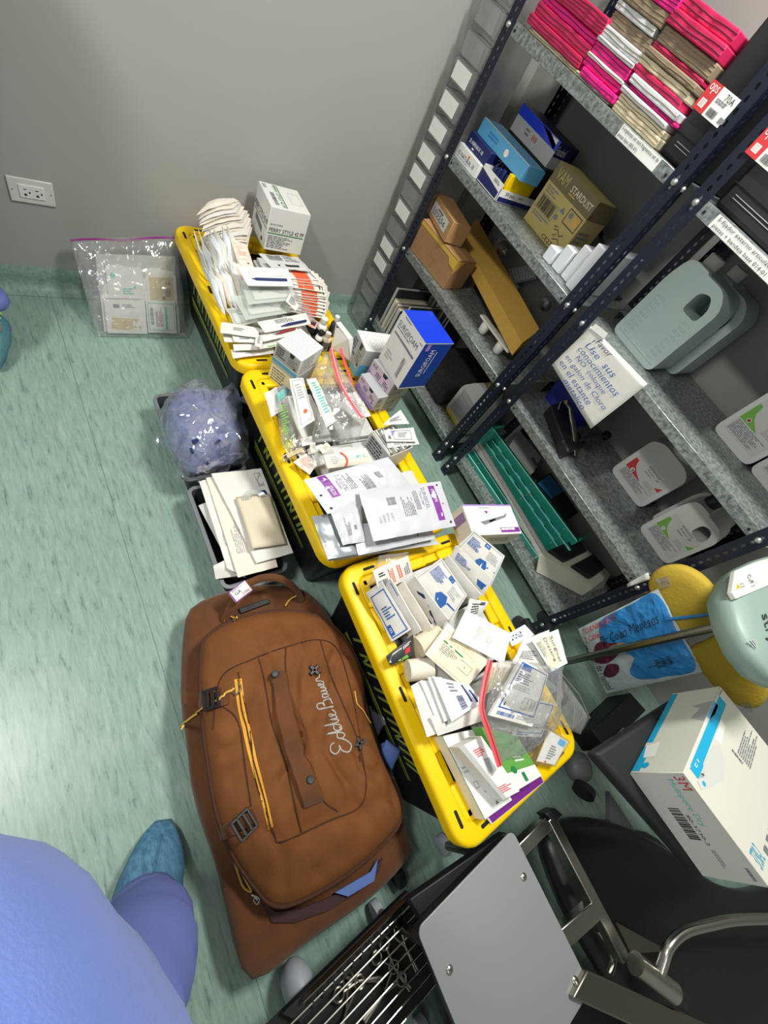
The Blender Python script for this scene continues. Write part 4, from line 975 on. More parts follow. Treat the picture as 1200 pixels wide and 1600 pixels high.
for lb, q, cm in (('uppermost slim white strip across the yellow rim', ((344, 520, .43), (404, 528, .44), (404, 512, .44), (346, 503, .43)), [('l', 'ink_grey', .32, .3, .62, .6, 2)]),
                  ('slim white strip with blank end under the uppermost strip', ((351, 534, .41), (404, 537, .42), (402, 524, .42), (347, 520, .41)), []),
                  ('slim white strip with faint print, third from the top', ((366, 534, .42), (404, 536, .425), (402, 524, .43), (362, 522, .425)), [('l', 'ink_grey', .25, .25, .7, .7, 2)]),
                  ('slim white strip lying low beside the rim corner, unprinted', ((366, 548, .40), (408, 546, .41), (406, 536, .415), (364, 538, .41)), []),
                  ('lowest slim white strip with rounded tip over the yellow corner', ((364, 560, .385), (428, 552, .39), (428, 544, .395), (361, 547, .39)), [('l', 'ink_grey', .3, .3, .5, .6, 2)]),
                  ('short white strip crossing the slim strips at right', ((398, 540, .435), (408, 544, .435), (412, 528, .44), (400, 520, .44)), [('l', 'ink_grey', .3, .2, .7, .8, 5)])):
    pack('paper_strip', lb, 'strip', q4(*q), .004, 'paper', .002, .002, cm, 'slim strips in the far tote')
def bottle(label, px, py, z, r, h, body, cap, lab=None, grp='small bottles between the totes'):
    p = at(px, py, z + h); t = thing('small_bottle', label, 'bottle', (p.x, p.y, z), grp)
    MB().lathe((p.x, p.y, z), [(r * .9, 0), (r, .004), (r, h * .62), (r * .85, h * .7), (r * .5, h * .76), (r * .5, h * .8)], n=18).build('bottle_body', body, t)
    MB().lathe((p.x, p.y, z), [(r * .6, h * .78), (r * .62, h * .79), (r * .62, h * .99), (r * .55, h)], n=18).build('bottle_cap', cap, t)
    if lab: MB().lathe((p.x, p.y, z), [(r * 1.01, h * .16), (r * 1.012, h * .17), (r * 1.012, h * .55), (r * 1.01, h * .56)], n=18).build('bottle_label', lab, t)
bottle('white-capped small bottle with black label beside the orange pouches', 508, 497, .337, .022, .105, 'white', 'white', 'ink')
bottle('black-capped small bottle in front of the white-capped one', 503, 517, .337, .017, .085, 'white', 'black_plastic', 'ink')
bottle('white-capped dark bottle next to the maroon-labelled carton', 528, 494, .337, .016, .105, 'dark_grey', 'white')
bottle('short white bottle squeezed against the maroon-labelled carton', 514, 520, .337, .018, .08, 'white', 'white', 'ink_grey')

# ---------------------------------------------------------------- contents of the middle tote
DOT = [('l', 'ink_grey', .03, .03, .97, .97, 14)]
def dots(n, m='ink_grey'):
    return [('r', m, .04 + .92 * i / n + (.02 if j % 2 else 0), .04 + .92 * j / n, .04 + .92 * i / n + .022 + (.02 if j % 2 else 0), .04 + .92 * j / n + .030) for i in range(n) for j in range(n)]
def suture_face(c):
    return [('r', 'ink_light', .03, .25, .97, .93), ('p', 'ink', [(.55, .97), (.75, .97), (.70, .75), (.58, .75)]), ('l', 'ink', .08, .35, .5, .85, 5), ('l', 'ink_grey', .55, .32, .92, .7, 4), ('r', c, .0, .0, 1, .2), ('b', 'ink', .8, .3, .9, .42)]
t, S = carton_px('suture_carton', 'white dotted-top suture carton nearest the far tote, standing on another', 'box', (425, 562), (462, 592), (431.5, 532.5), (472, 515), .44, 'carton_white', faces={'top': dots(11), 'front': suture_face('box_lblue'), 'right': [('l', 'ink_light', .1, .1, .9, .9, 5)]})
a = S['front']
lo = carton('suture_carton', 'pale yellow suture carton under the dotted-top one nearest the far tote', 'box', a[0], a[1], .12, .345, .094, 'carton_grey', faces={'front': [('r', 'ink_cream', .03, .1, .97, .9), ('l', 'ink_grey', .1, .2, .9, .8, 5), ('r', 'box_lblue', .6, .1, .95, .4)]})
t, S = carton_px('suture_carton', 'blue and white dotted-top suture carton left of the tall blue carton', 'box', (540, 556), (553, 588), (549.7, 511), (606.5, 511), .40, 'carton_grey', faces={'top': [('r', 'carton_white', 0, 0, 1, 1)] + dots(11), 'front': suture_face('box_lblue'), 'right': [('r', 'box_lblue', 0, .0, 1, .45), ('b', 'ink_grey', .35, .75, .75, .85), ('b', 'ink_grey', .35, .6, .7, .7), ('l', 'ink_grey', .2, .1, .8, .4, 4)]})
pack('suture_carton', 'flat carton with maroon logo label leaning beside the blue and white carton', 'box', q4((517, 543, .42), (548, 566, .42), (545, 530, .50), (525, 504, .50)), .028, 'carton_white', 0, 0, [('r', 'ink_maroon', .08, .62, .45, .95), ('t', 'ink_beige', '+X', .15, .7, .38, .86), ('l', 'ink_grey', .08, .1, .8, .55, 6), ('f', 'ink_maroon', .02, .02, .98, .98, .02)])
t1, S1 = carton_px('suture_carton', 'upper lilac suture carton under the tall blue carton', 'box', (570, 588), (600, 626.5), (584.5, 561.4), (590, 555), .435, 'carton_white', faces={})
bpy.data.objects.remove(t1.children[0]) if False else None
def lilac(label, bl, br, tl, z0, dep):
    a, b = at(*bl, z0), at(*br, z0); h = height_over(a, *tl) - z0
    return carton('suture_carton', label, 'box', a, b, dep, z0, h, 'carton_grey', faces={'front': [('r', 'ink_lilac', .02, .25, .98, .98), ('p', 'ink_violet', [(0, .25), (1, .25), (1, 0), (0, 0)]), ('p', 'ink_violet', [(0, .5), (.6, .25), (0, .25)]), ('t', 'ink', '4-0', .08, .74, .26, .92), ('p', 'ink', [(.52, .98), (.74, .98), (.70, .8), (.56, .8)]), ('l', 'ink', .3, .45, .62, .7, 3), ('l', 'ink', .66, .45, .92, .7, 3), ('l', 'ink_grey', .4, .28, .85, .42, 2), ('r', 'ink', .82, .3, .9, .42)], 'right': [('b', 'ink_grey', .15, .6, .55, .85), ('l', 'ink_light', .1, .1, .9, .5, 4), ('r', 'ink_grey', .12, .3, .6, .36)], 'top': [('r', 'ink_light', .05, .05, .95, .95)]}), h
for o in list(t1.children): bpy.data.objects.remove(o)
bpy.data.objects.remove(t1)
(t1, S1), h1 = lilac('upper lilac suture carton under the tall blue carton', (570, 588), (600, 626.5), (584.5, 561.4), .435, .115)
a = S1['front']; carton('suture_carton', 'plain white carton at the bottom of the pile below the tall blue carton', 'box', a[0] + V((.004, 0, 0)), a[1] + V((.004, 0, 0)), .10, .345, .088, 'carton_grey', faces={'right': [('l', 'ink_grey', .1, .1, .9, .9, 5)]})
(t2, S2), h2 = lilac('lower lilac suture carton in front of the upper one', (554, 604.5), (580, 642), (563.4, 583.4), .40, .05)
a = S1['top']; zt = a[0].z
t, S = carton_px('foam_carton', 'tall white and royal blue carton standing on the lilac suture carton', 'box', (591.7, 558.3), (621.7, 607.5), (625.8, 480.8), (670, 479.5), zt + .0005, 'box_dblue', bevel=.0012, faces={
    'top': [('r', 'box_blue', 0, 0, 1, 1)],  # top painted a brighter blue than the body, as if lit from above
    'front': [('r', 'carton_white', 0, 0, 1, 1), ('t', 'ink_navy', 'SURGIFOAM', .06, .76, .86, .86), ('l', 'ink_grey', .06, .70, .8, .74, 1), ('r', 'ink_violet', .06, .60, .92, .645), ('l', 'ink_grey', .15, .93, .55, .97, 1), ('r', 'paper_grey', .68, .10, .80, .48), ('l', 'ink_light', .12, .12, .42, .3, 3), ('r', 'ink_violet', .84, .9, .97, .92)],
    'right': [('t', 'white', 'SURGIFOAM', .34, .28, .50, .86, 1), ('r', 'white', .58, .34, .60, .82), ('r', 'ink_violet', .12, .84, .24, .97), ('r', 'white', .0, .985, 1, 1), ('r', 'carton_white', 0, 0, 1, .02)]})
# open carton of suture packets
a, b = at(571, 690, .40), at(600, 728, .40)
oc = thing('open_suture_carton', 'open suture carton filled with white foil packets, beside the yellow rim', 'box', (a + b) / 2)
d = (b - a).normalized(); nn = V((-d.y, d.x, 0)); W_ = (b - a).length; dep = .115; z0, z1 = .345, .455
mb = MB(); th = .0015
P = lambda u, v, z: V((a.x, a.y, 0)) + d * (u * W_) + nn * (v * dep) + V((0, 0, z))
for (u0, v0, u1, v1) in ((0, 0, 1, .015), (0, .985, 1, 1), (0, 0, .015, 1), (.985, 0, 1, 1)):
    mb.hexa([P(u0, v0, z0), P(u1, v0, z0), P(u1, v1, z0), P(u0, v1, z0)], [P(u0, v0, z1), P(u1, v0, z1), P(u1, v1, z1 - .03 * 0), P(u0, v1, z1)])
mb.hexa([P(0, 0, z0), P(1, 0, z0), P(1, 1, z0), P(0, 1, z0)], [P(0, 0, z0 + .002), P(1, 0, z0 + .002), P(1, 1, z0 + .002), P(0, 1, z0 + .002)]); mb.build('open_box', 'carton_white', oc, smooth=False)
ink(oc, Surf(P(0, 0, z0), P(1, 0, z0), P(1, 0, z1), P(0, 0, z1)), [('r', 'ink_light', .03, .3, .97, .95), ('l', 'ink', .1, .35, .9, .9, 5), ('r', 'box_lblue', 0, 0, 1, .3)])
rnd = random.Random(4)
for i in range(8):
    v = .10 + .10 * i; j = rnd.uniform(-.06, .06)
    q = [P(.08, v, .36), P(.92, v, .36), P(.92 + j, v - .06, .452 + .015 * rnd.random()), P(.08 + j, v - .06, .452 + .015 * rnd.random())]
    pack('suture_packet', '%s foil packet from the aisle, standing inside the open suture carton' % 'first second third fourth fifth sixth seventh eighth'.split()[i], 'packet', q, .0035, 'paper', .0, .001, [('l', 'ink_grey', .15, .3, .85, .9, 4)], 'foil packets standing in the open carton', n=3)
for i, (lb, q, cm) in enumerate((('white foil packet with violet corner, lying flat on top of the open carton', ((604, 690, .475), (652, 690, .47), (646, 668, .485), (600, 672, .49)), [('f', 'ink_grey', .25, .15, .85, .85, .015), ('p', 'ink_violet', [(.2, .9), (.35, .9), (.2, .4)]), ('l', 'ink_grey', .4, .3, .75, .7, 4), ('b', 'ink', .08, .2, .16, .5)]),
               ('white foil packet sloping behind the topmost packet', ((598, 664, .485), (640, 662, .48), (626, 640, .495), (606, 656, .49)), [('l', 'ink', .2, .3, .8, .7, 4)]),
               ('white foil packet poking out towards the rack', ((606, 700, .46), (655, 694, .455), (650, 682, .465), (604, 690, .465)), [('l', 'ink_grey', .2, .2, .8, .8, 3)]))):
    pack('suture_packet', lb, 'packet', q4(*q), .0045, 'paper', .002, .002, cm, 'loose foil packets on the open carton')
# teal printed pouches
for lb, q, m, cm in (('folded white pouch at the rim end of the teal-printed bunch', ((424, 652, .43), (442, 640, .44), (432, 604, .45), (413, 614, .44)), 'paper', []),
                     ('teal-printed pouch second from the rim end of the bunch', ((440, 690, .44), (462, 680, .46), (446, 600, .47), (428, 608, .46)), 'film', [('p', 'ink_teal', [(.2, .7), (.8, .75), (.8, .9), (.2, .88)]), ('l', 'ink_lgreen', .2, .05, .8, .6, 12), ('l', 'ink_light', .2, .62, .8, .7, 2)]),
                     ('white pouch with orange dot on top of the teal-printed bunch', ((468, 672, .49), (492, 656, .49), (474, 590, .50), (452, 592, .50)), 'paper', [('f', 'ink_light', .12, .05, .88, .95, .03), ('o', 'ink_orange', .5, .25, .13), ('l', 'ink_light', .25, .5, .75, .85, 6)]),
                     ('white pouch with teal side print next to the clear bag', ((510, 668, .49), (525, 658, .48), (494, 590, .49), (479, 592, .50)), 'paper', [('l', 'ink_teal', .2, .2, .8, .9, 12), ('f', 'ink_light', .05, .02, .95, .98, .02)]),
                     ('rolled pale pouch hanging over the bunch end', ((440, 694, .41), (456, 716, .40), (466, 690, .43), (446, 662, .44)), 'film', [('l', 'ink_lgreen', .1, .1, .9, .9, 8)])):
    pack('sterile_pouch', lb, 'pouch', q4(*q), .010, m, .008, .004, cm)
# clear bag with a red zip strip
hb = thing('resealable_bag', 'clear crumpled bag with red zip strip beside the dotted carton', 'bag', at(525, 620, .37))
sf = Surf(at(486, 690, .42), at(560, 690, .42), at(575, 640, .50), at(515, 545, .53), h=.03, cr=.010, seed=8)
if sf.n.z < 0: sf.n = -sf.n
MB().grid(lambda u, v: sf(u, v), 22, 22).build('film_front', 'film', hb, thick=.0004)
sf2 = Surf(at(480, 600, .44), at(520, 655, .46), at(550, 600, .53), at(508, 548, .52), h=.03, cr=.012, seed=9)
if sf2.n.z < 0: sf2.n = -sf2.n
MB().grid(lambda u, v: sf2(u, v), 20, 20).build('film_fold', 'film', hb, thick=.0004)
zp_ = smooth_path([at(518, 545, .545), at(524, 572, .54), at(533, 600, .535), at(548, 626, .53), at(566, 652, .525)], 6)
MB().tube(zp_, .0075, n=8, flat=.35, up=(0, 0, 1)).build('zip_strip', 'red_zip', hb)
MB().tube(smooth_path([at(532, 545, .535), at(540, 570, .53), at(548, 592, .52), at(550, 604, .515)], 5), .005, n=8, flat=.35, up=(0, 0, 1)).build('zip_strip', 'red_zip', hb)
MB().tube([p + V((0, 0, .0035)) for p in zp_], .0012, n=5).build('zip_ridge', 'white', hb)
pack('instruction_sheet', 'folded white sheet beneath the red zip strip', 'paper', q4((556, 655, .46), (580, 650, .455), (556, 612, .49), (540, 618, .49)), .004, 'paper', .002, .002, [('l', 'ink_light', .2, .2, .8, .8, 8)])
# jumble of small wrappers
rnd = random.Random(11); XS = sorted(rnd.uniform(462, 520) for _ in range(12))
for i in range(12):
    x, y = XS[i], rnd.uniform(688, 726); a = rnd.uniform(0, 6.28); l, w = rnd.uniform(12, 20), rnd.uniform(7, 11); z = .40 + rnd.uniform(0, .03)
    ca, sa = math.cos(a), math.sin(a)
    q = [(x + (-l * ca + w * sa) * .6, y + (-l * sa - w * ca) * .6, z), (x + (l * ca + w * sa) * .6, y + (l * sa - w * ca) * .6, z + rnd.uniform(-.01, .015)), (x + (l * ca - w * sa) * .6, y + (l * sa + w * ca) * .6, z + rnd.uniform(-.01, .02)), (x + (-l * ca - w * sa) * .6, y + (-l * sa + w * ca) * .6, z + .01)]
    pack('foil_wrapper', '%s small crumpled wrapper from the yellow rim, in the jumble above the silver pouches' % 'first second third fourth fifth sixth seventh eighth ninth tenth eleventh twelfth'.split()[i], 'wrapper', q4(*q), .004, ('film', 'paper_warm', 'paper')[i % 3], .003, .004, [('l', 'ink_light', .2, .2, .8, .8, 4)] if i % 3 else [], 'crumpled wrappers in the middle tote', n=6)
t, sf = pack('sterile_pouch', 'bundle of cream pouches tied with an orange rubber band', 'pouch', q4((512, 732, .45), (584, 724, .45), (572, 700, .47), (506, 712, .465)), .02, 'paper_warm', .010, .003, [('r', 'ink_teal', .65, .45, .85, .62), ('l', 'ink_light', .1, .2, .3, .8, 4), ('r', 'ink_light', .05, .45, .95, .48)])
MB().tube([sf(.36 + .06 * math.sin(v * 3), v, .003) for v in [i / 10 for i in range(11)]], .0026, n=6).build('rubber_band', 'ink_orange', t)
pack('sterile_pouch', 'small rolled wrapper resting on the yellow rim', 'pouch', q4((442, 722, .395), (480, 706, .42), (474, 696, .42), (440, 712, .40)), .008, 'film', .006, .003, [('r', 'ink_beige', .2, .2, .9, .8), ('r', 'ink', .08, .3, .16, .7)])
pack('sterile_pouch', 'square cream wrapper with pink print near the yellow rim', 'pouch', q4((458, 722, .40), (484, 742, .40), (496, 724, .42), (478, 708, .42)), .005, 'paper_warm', .003, .002, [('l', 'ink_pink', .15, .2, .85, .8, 5)])
# big silver pouches
def silver(label, q, flip, m='pouch_silver', cm=None, cr=.004):
    if cm is None:
        cm = [('r', 'ink_purple', .10, .56, .19, .95) if not flip else ('r', 'ink_purple', .80, .12, .88, .86)]
    return pack('silver_pouch', label, 'pouch', q4(*q), .006, m, .007, cr, cm, 'large silver pouches on the middle tote', n=14)
silver('lowest silver pouch, reaching over the corner of the yellow rim', ((512, 877, .43), (687, 850, .43), (668, 832, .44), (505, 838, .44)), 0, cm=[('r', 'ink_purple', .72, .2, .80, .8), ('o', 'ink', .93, .5, .02)])
silver('grey-backed silver pouch showing its dark reverse near the rim', ((512, 874, .445), (560, 866, .45), (530, 800, .46), (487, 807, .45)), 0, 'pouch_back', [('r', 'pouch_silver', .0, .0, .3, .35)])
silver('silver pouch half hidden under the front one, purple corner showing', ((560, 868, .455), (680, 842, .455), (668, 808, .465), (548, 820, .465)), 0, cm=[('r', 'ink_purple', .76, .2, .84, .5)])
silver('silver pouch tucked under the other two, with faint print', ((536, 852, .47), (570, 846, .47), (562, 776, .48), (517, 802, .475)), 0, cm=[('l', 'ink_grey', .3, .2, .5, .7, 4, 1), ('r', 'ink_grey', .62, .3, .72, .42)])
PR = lambda u, fl: [('t', 'ink_grey', 'SURGICEL', u, .30, u + .045, .62, 1 if fl else 3), ('t', 'ink_purple', 'Powder', u + (.055 if not fl else -.05), .38, u + (.09 if not fl else -.015), .60, 1 if fl else 3), ('t', 'white', 'ETHICON', (.115 if not fl else .825), .60 if not fl else .5, (.15 if not fl else .86), .85 if not fl else .82, 3 if not fl else 1)]
silver('upper silver pouch with purple band at its rim end', ((512, 803, .475), (652, 768, .485), (606, 714, .52), (475, 750, .495)), 0, cm=[('r', 'ink_purple', .13, .36, .22, .98), ('t', 'white', 'ETHICON', .155, .42, .195, .66, 3), ('o', 'white', .175, .88, .018), ('t', 'ink_grey', 'SURGICEL', .29, .44, .34, .90, 3), ('t', 'ink_purple', 'Powder', .26, .50, .285, .76, 3), ('l', 'ink_grey', .36, .45, .44, .9, 4, 1), ('l', 'ink_grey', .5, .35, .62, .75, 6, 1), ('b', 'ink_grey', .68, .55, .76, .72), ('o', 'ink', .05, .5, .012), ('o', 'ink', .06, .12, .015)])
silver('front silver pouch with purple band at its rack end', ((584, 846, .50), (712, 822, .50), (688, 752, .515), (560, 768, .51)), 1, cm=[('r', 'ink_purple', .80, .16, .885, .92), ('t', 'white', 'ETHICON', .825, .56, .865, .84, 3), ('o', 'white', .845, .28, .025), ('t', 'ink_grey', 'SURGICEL', .70, .44, .745, .90, 3), ('t', 'ink_purple', 'Powder', .66, .52, .69, .82, 3), ('l', 'ink_grey', .58, .45, .64, .9, 3, 1), ('l', 'ink_grey', .42, .35, .56, .8, 7, 1), ('b', 'ink_grey', .26, .62, .36, .78), ('l', 'ink_light', .12, .3, .3, .5, 4, 1), ('o', 'ink', .93, .92, .012), ('o', 'ink', .95, .1, .014), ('o', 'ink', .92, .5, .008)], cr=.003)
# pen applicator carton between totes and rack
ac = carton('applicator_carton', 'white and violet carton with pen picture beside the front silver pouch', 'box', at(722, 850, .42)[:2], at(797, 846, .42)[:2], .115, .40, .085, 'carton_white', bevel=.0015, faces={
    'top': [('r', 'ink_violet', 0, .95, 1, 1), ('p', 'ink_grey', [(.22, .42), (.75, .62), (.85, .72), (.78, .56), (.30, .32)]), ('p', 'white', [(.40, .45), (.55, .52), (.56, .48), (.42, .40)]), ('p', 'ink_purple', [(.38, .78), (.46, .78), (.42, .68)]), ('r', 'ink_purple', .58, .06, .98, .22), ('l', 'white', .60, .08, .96, .2, 1), ('l', 'ink_pink', .7, .02, .95, .05, 1), ('l', 'ink_grey', .3, .86, .6, .9, 1)],
    'left': [('r', 'ink_violet', .2, .1, .5, .9)], 'front': [('l', 'ink_light', .4, .3, .95, .7, 2)]})
ac[0].name = 'applicator_carton'

# ---------------------------------------------------------------- contents of the near tote
MED = lambda: [('r', 'ink_blue', .42, .82, .58, .95), ('t', 'white', 'm', .46, .86, .54, .91), ('l', 'ink_blue', .08, .44, .42, .80, 9), ('p', 'ink_blue', [(.50, .40), (.66, .46), (.72, .30), (.94, .36), (.94, .40), (.74, .36), (.70, .06), (.52, .10), (.44, .24)]), ('p', 'white', [(.52, .34), (.60, .36), (.62, .16), (.54, .16)]), ('f', 'ink_light', .03, .03, .97, .97, .012), ('l', 'ink_light', .6, .5, .9, .8, 5)]
GD = 'white dressing packs fanned in the near tote'
for lb, q, m, cm in (('rearmost white dressing pack with blue instrument drawing, nearest the pen carton', ((712, 856, .50), (767, 916, .48), (789, 869, .52), (741, 829, .54)), 'paper', MED()),
                     ('white dressing pack with half-hidden blue drawing, second from the rack', ((700, 878, .485), (755, 932, .465), (770, 905, .49), (712, 852, .515)), 'paper', [('l', 'ink_blue', .1, .4, .5, .8, 6), ('p', 'ink_blue', [(.7, .5), (.95, .55), (.9, .2), (.75, .25)])]),
                     ('blank white dressing pack wedged between the two blue-drawn ones', ((684, 886, .475), (738, 944, .455), (752, 930, .47), (700, 868, .50)), 'paper', []),
                     ('front white dressing pack with full blue instrument drawing', ((648, 902, .47), (702, 975, .445), (730, 930, .48), (690, 872, .51)), 'paper', MED()),
                     ('white dressing pack with dark blue corner, before the blue-drawn one', ((632, 918, .455), (684, 985, .43), (700, 968, .455), (648, 900, .485)), 'paper', [('p', 'ink_navy', [(.2, .55), (.35, .8), (.85, .3), (.95, .12)])]),
                     ('cream dressing pack in the middle of the fan', ((612, 926, .44), (656, 992, .42), (676, 982, .44), (630, 908, .47)), 'paper_warm', []),
                     ('white dressing pack with blue bar, left of the cream one', ((594, 920, .435), (640, 996, .41), (658, 986, .43), (610, 904, .465)), 'paper', [('r', 'ink_blue', .06, .85, .3, .9), ('l', 'ink_blue', .5, .2, .9, .5, 4)]),
                     ('outermost white dressing pack with blue frame on the rim side', ((572, 926, .42), (612, 1003, .40), (642, 984, .42), (596, 908, .455)), 'paper', [('f', 'ink_blue', .12, .10, .96, .92, .02), ('r', 'ink_blue', .72, .12, .92, .34), ('t', 'white', 'm', .78, .18, .86, .28), ('l', 'ink_blue', .4, .3, .65, .8, 5, 1)])):
    pack('dressing_pack', lb, 'dressing', q4(*[(x, y, z + (-.012 if j < 2 else .016)) for j, (x, y, z) in enumerate(q)]), .016, m, .004, .0025, cm, GD)
pack('dressing_pack', 'pouch with orange and black print at the far end of the near tote', 'dressing', q4((594, 928, .44), (646, 898, .44), (637, 868, .48), (582, 892, .48)), .008, 'paper', .003, .002, [('l', 'ink_orange', .35, .15, .5, .85, 3, 1), ('l', 'ink_orange', .6, .2, .72, .85, 2, 1), ('b', 'ink_grey', .05, .15, .28, .5), ('l', 'ink', .1, .6, .28, .8, 2), ('l', 'ink_grey', .78, .2, .95, .85, 3, 1)])
fb = thing('clear_wrapper', 'crinkled clear wrapper beside the orange-printed pouch', 'wrapper', at(585, 890, .44))
sf = Surf(at(572, 920, .41), at(600, 905, .44), at(640, 862, .46), at(592, 868, .45), h=.02, cr=.006, seed=6); sf.n = sf.n if sf.n.z > 0 else -sf.n
MB().grid(lambda u, v: sf(u, v), 14, 14).build('film', 'film', fb, thick=.0004)
def roll(label, c, ax, r, l, m):
    c = V(c); t = thing('gauze_roll', label, 'gauze roll', c - V((0, 0, r)), 'rolls of gauze in the near tote'); ax = V(ax).normalized()
    MB().lathe(c - ax * l / 2, [(r * .25, 0), (r * .95, 0), (r, .004), (r, l - .004), (r * .95, l), (r * .25, l), (r * .25, l * .97)], n=24, axis=ax).build('rolled_gauze', m, t); return t
p, q_ = at(634, 1048, .40), at(676, 1044, .41); roll('short white gauze roll lying by the yellow rim', (p + q_) / 2, q_ - p, .029, .07, 'gauze')
p, q_ = at(652, 1012, .415), at(688, 992, .425); roll('cream gauze roll wedged under the dressing fan', (p + q_) / 2, q_ - p, .030, .08, 'cream_pad')
pack('bandage_pack', 'small green and red printed wrapper between rim and gauze roll', 'bandage', q4((610, 1040, .40), (646, 1024, .41), (646, 992, .43), (604, 1026, .41)), .014, 'dark_grey', .006, .004, [('p', 'paper', [(0, .3), (.4, .1), (.5, .9), (.2, .9)]), ('r', 'ink_red', .62, .3, .85, .6), ('p', 'ink_lgreen', [(.2, 0), (.8, 0), (.7, .25), (.3, .2)]), ('l', 'white', .55, .65, .9, .85, 2)])
pack('film_dressing', 'cream film dressing pouch with green line in the middle of the near tote', 'dressing', q4((664, 1022, .455), (727, 1077, .45), (764, 1033, .475), (700, 974, .49)), .006, 'paper_warm', .004, .002, [('r', 'ink_cream', .12, .06, .92, .94), ('r', 'ink_green', .12, .56, .62, .60), ('f', 'ink_grey', .58, .28, .86, .52, .01), ('l', 'ink_beige', .15, .66, .85, .9, 5), ('l', 'ink_grey', .15, .3, .52, .52, 5), ('r', 'ink', .93, .04, .97, .09), ('o', 'ink', .72, .4, .012)])
pack('film_dressing', 'milky translucent pouch lying over the cream film dressing', 'dressing', q4((707, 996, .495), (787, 1038, .485), (798, 990, .50), (728, 953, .51)), .005, 'paper_blue', .004, .002, [('o', 'paper_grey', .4, .6, .08), ('o', 'paper_grey', .6, .45, .07), ('o', 'paper_grey', .36, .4, .06)])
pack('dressing_pack', 'silver-grey printed packet beside the front blue-drawn dressing', 'dressing', q4((724, 975, .45), (752, 960, .45), (764, 940, .46), (734, 935, .46)), .006, 'paper_grey', .003, .002, [('l', 'ink', .2, .2, .8, .8, 5), ('b', 'ink', .6, .7, .85, .9)])
SD = [('t', 'ink_navy', 'Surgical', .30, .52, .80, .66, 0), ('t', 'ink_navy', 'Dressing', .30, .36, .80, .50, 0), ('l', 'ink_grey', .25, .10, .7, .32, 5), ('l', 'ink_grey', .4, .70, .7, .8, 2)]
pack('surgical_dressing', 'surgical dressing pack half covered by the other one', 'dressing', q4((835, 992, .50), (800, 1010, .48), (792, 992, .49), (820, 976, .51))[::-1], .008, 'paper_blue', .004, .002, [('t', 'ink_navy', 'Su', .4, .45, .9, .62), ('t', 'ink_navy', 'Dr', .4, .2, .9, .38)])
pack('surgical_dressing', 'surgical dressing pack sticking out over the rack-side rim', 'dressing', [at(830, 1000, .525), at(862, 1050, .51), at(887, 1036, .52), at(872, 983, .53)], .008, 'paper_blue', .005, .002, [('r', 'ink_cream', .05, .08, .9, .72), ('t', 'ink_navy', 'Surgical', .10, .52, .84, .68), ('t', 'ink_navy', 'Dressing', .08, .30, .78, .46), ('l', 'ink_grey', .12, .05, .6, .24, 4)])
pack('surgical_dressing', 'plain back of a dressing pack under the surgical dressing label', 'dressing', q4((800, 1036, .49), (860, 1052, .49), (858, 984, .50), (818, 1000, .50)), .010, 'paper', .005, .003, [('l', 'ink_grey', .1, .2, .6, .5, 5)])
# zip bag with abdominal pads
ab = thing('resealable_bag', 'clear bag with red zip strip and thick blue-framed pad at the near end', 'bag', at(820, 1110, .40))
PADQ = ((765, 1118, .50), (832, 1136, .49), (857, 1053, .53), (814, 1030, .54))
pack('abdominal_pad', 'thick white pad pack with blue frame inside the red-zip bag', 'dressing', q4(*PADQ), .035, 'paper', .006, .002, [('f', 'ink_blue', .06, .16, .96, .97, .028), ('r', 'ink_blue', .12, .86, .42, .95), ('l', 'ink_navy', .14, .62, .72, .82, 5), ('l', 'ink_light', .14, .5, .8, .6, 3), ('f', 'ink_grey', .52, .24, .84, .44, .01), ('r', 'ink_grey', .64, .26, .66, .42), ('r', 'ink_grey', .74, .26, .76, .42), ('b', 'ink_blue', .1, .05, .5, .11), ('t', 'ink_navy', '1', .13, .22, .16, .28), ('l', 'ink_light', .55, .05, .9, .12, 2)])
pack('abdominal_pad', 'second blue-framed pad pack beneath the thick one in the bag', 'dressing', q4((800, 1150, .44), (846, 1152, .44), (868, 1100, .47), (826, 1090, .47)), .02, 'paper', .005, .002, [('f', 'ink_blue', .06, .1, .94, .95, .03), ('l', 'ink_blue', .1, .02, .5, .07, 1)])
pack('abdominal_pad', 'stack of tan pads inside the bag behind the red zip strip', 'dressing', q4((752, 1090, .47), (790, 1064, .48), (800, 1034, .50), (768, 1036, .50)), .02, 'paper_warm', .006, .004, [('l', 'ink_beige', .1, .1, .9, .9, 6, 1)])
bs = Surf(at(752, 1130, .46), at(868, 1140, .44), at(880, 1040, .50), at(776, 1030, .53), h=.045, cr=.009, seed=12); bs.n = bs.n if bs.n.z > 0 else -bs.n
MB().grid(lambda u, v: bs(u, v, .004), 28, 28).build('film_front', 'film', ab, thick=.0004)
bs2 = Surf(at(770, 1196, .44), at(826, 1176, .43), at(868, 1136, .45), at(756, 1122, .47), h=.02, cr=.008, seed=13); bs2.n = bs2.n if bs2.n.z > 0 else -bs2.n
MB().grid(lambda u, v: bs2(u, v, .003), 20, 16).build('film_fold', 'film', ab, thick=.0004)
bs3 = Surf(at(872, 1050, .48), at(922, 1122, .40), at(908, 1148, .38), at(866, 1130, .42), h=.008, cr=.003, seed=14); bs3.n = bs3.n if bs3.n.z > 0 else -bs3.n
MB().grid(lambda u, v: bs3(u, v, .0), 10, 10).build('film_edge', 'film_clear', ab, thick=.0004)
MB().tube([at(872, 1046, .485), at(905, 1085, .44), at(922, 1122, .405)], .0016, n=6).build('film_hem', 'film', ab)
zz_ = smooth_path([at(766, 1032, .52), at(757, 1070, .51), at(753, 1108, .505), at(766, 1150, .50), at(781, 1197, .49)], 6)
MB().tube(zz_, .0085, n=8, flat=.35, up=(0, 0, 1)).build('zip_strip', 'red_zip', ab)
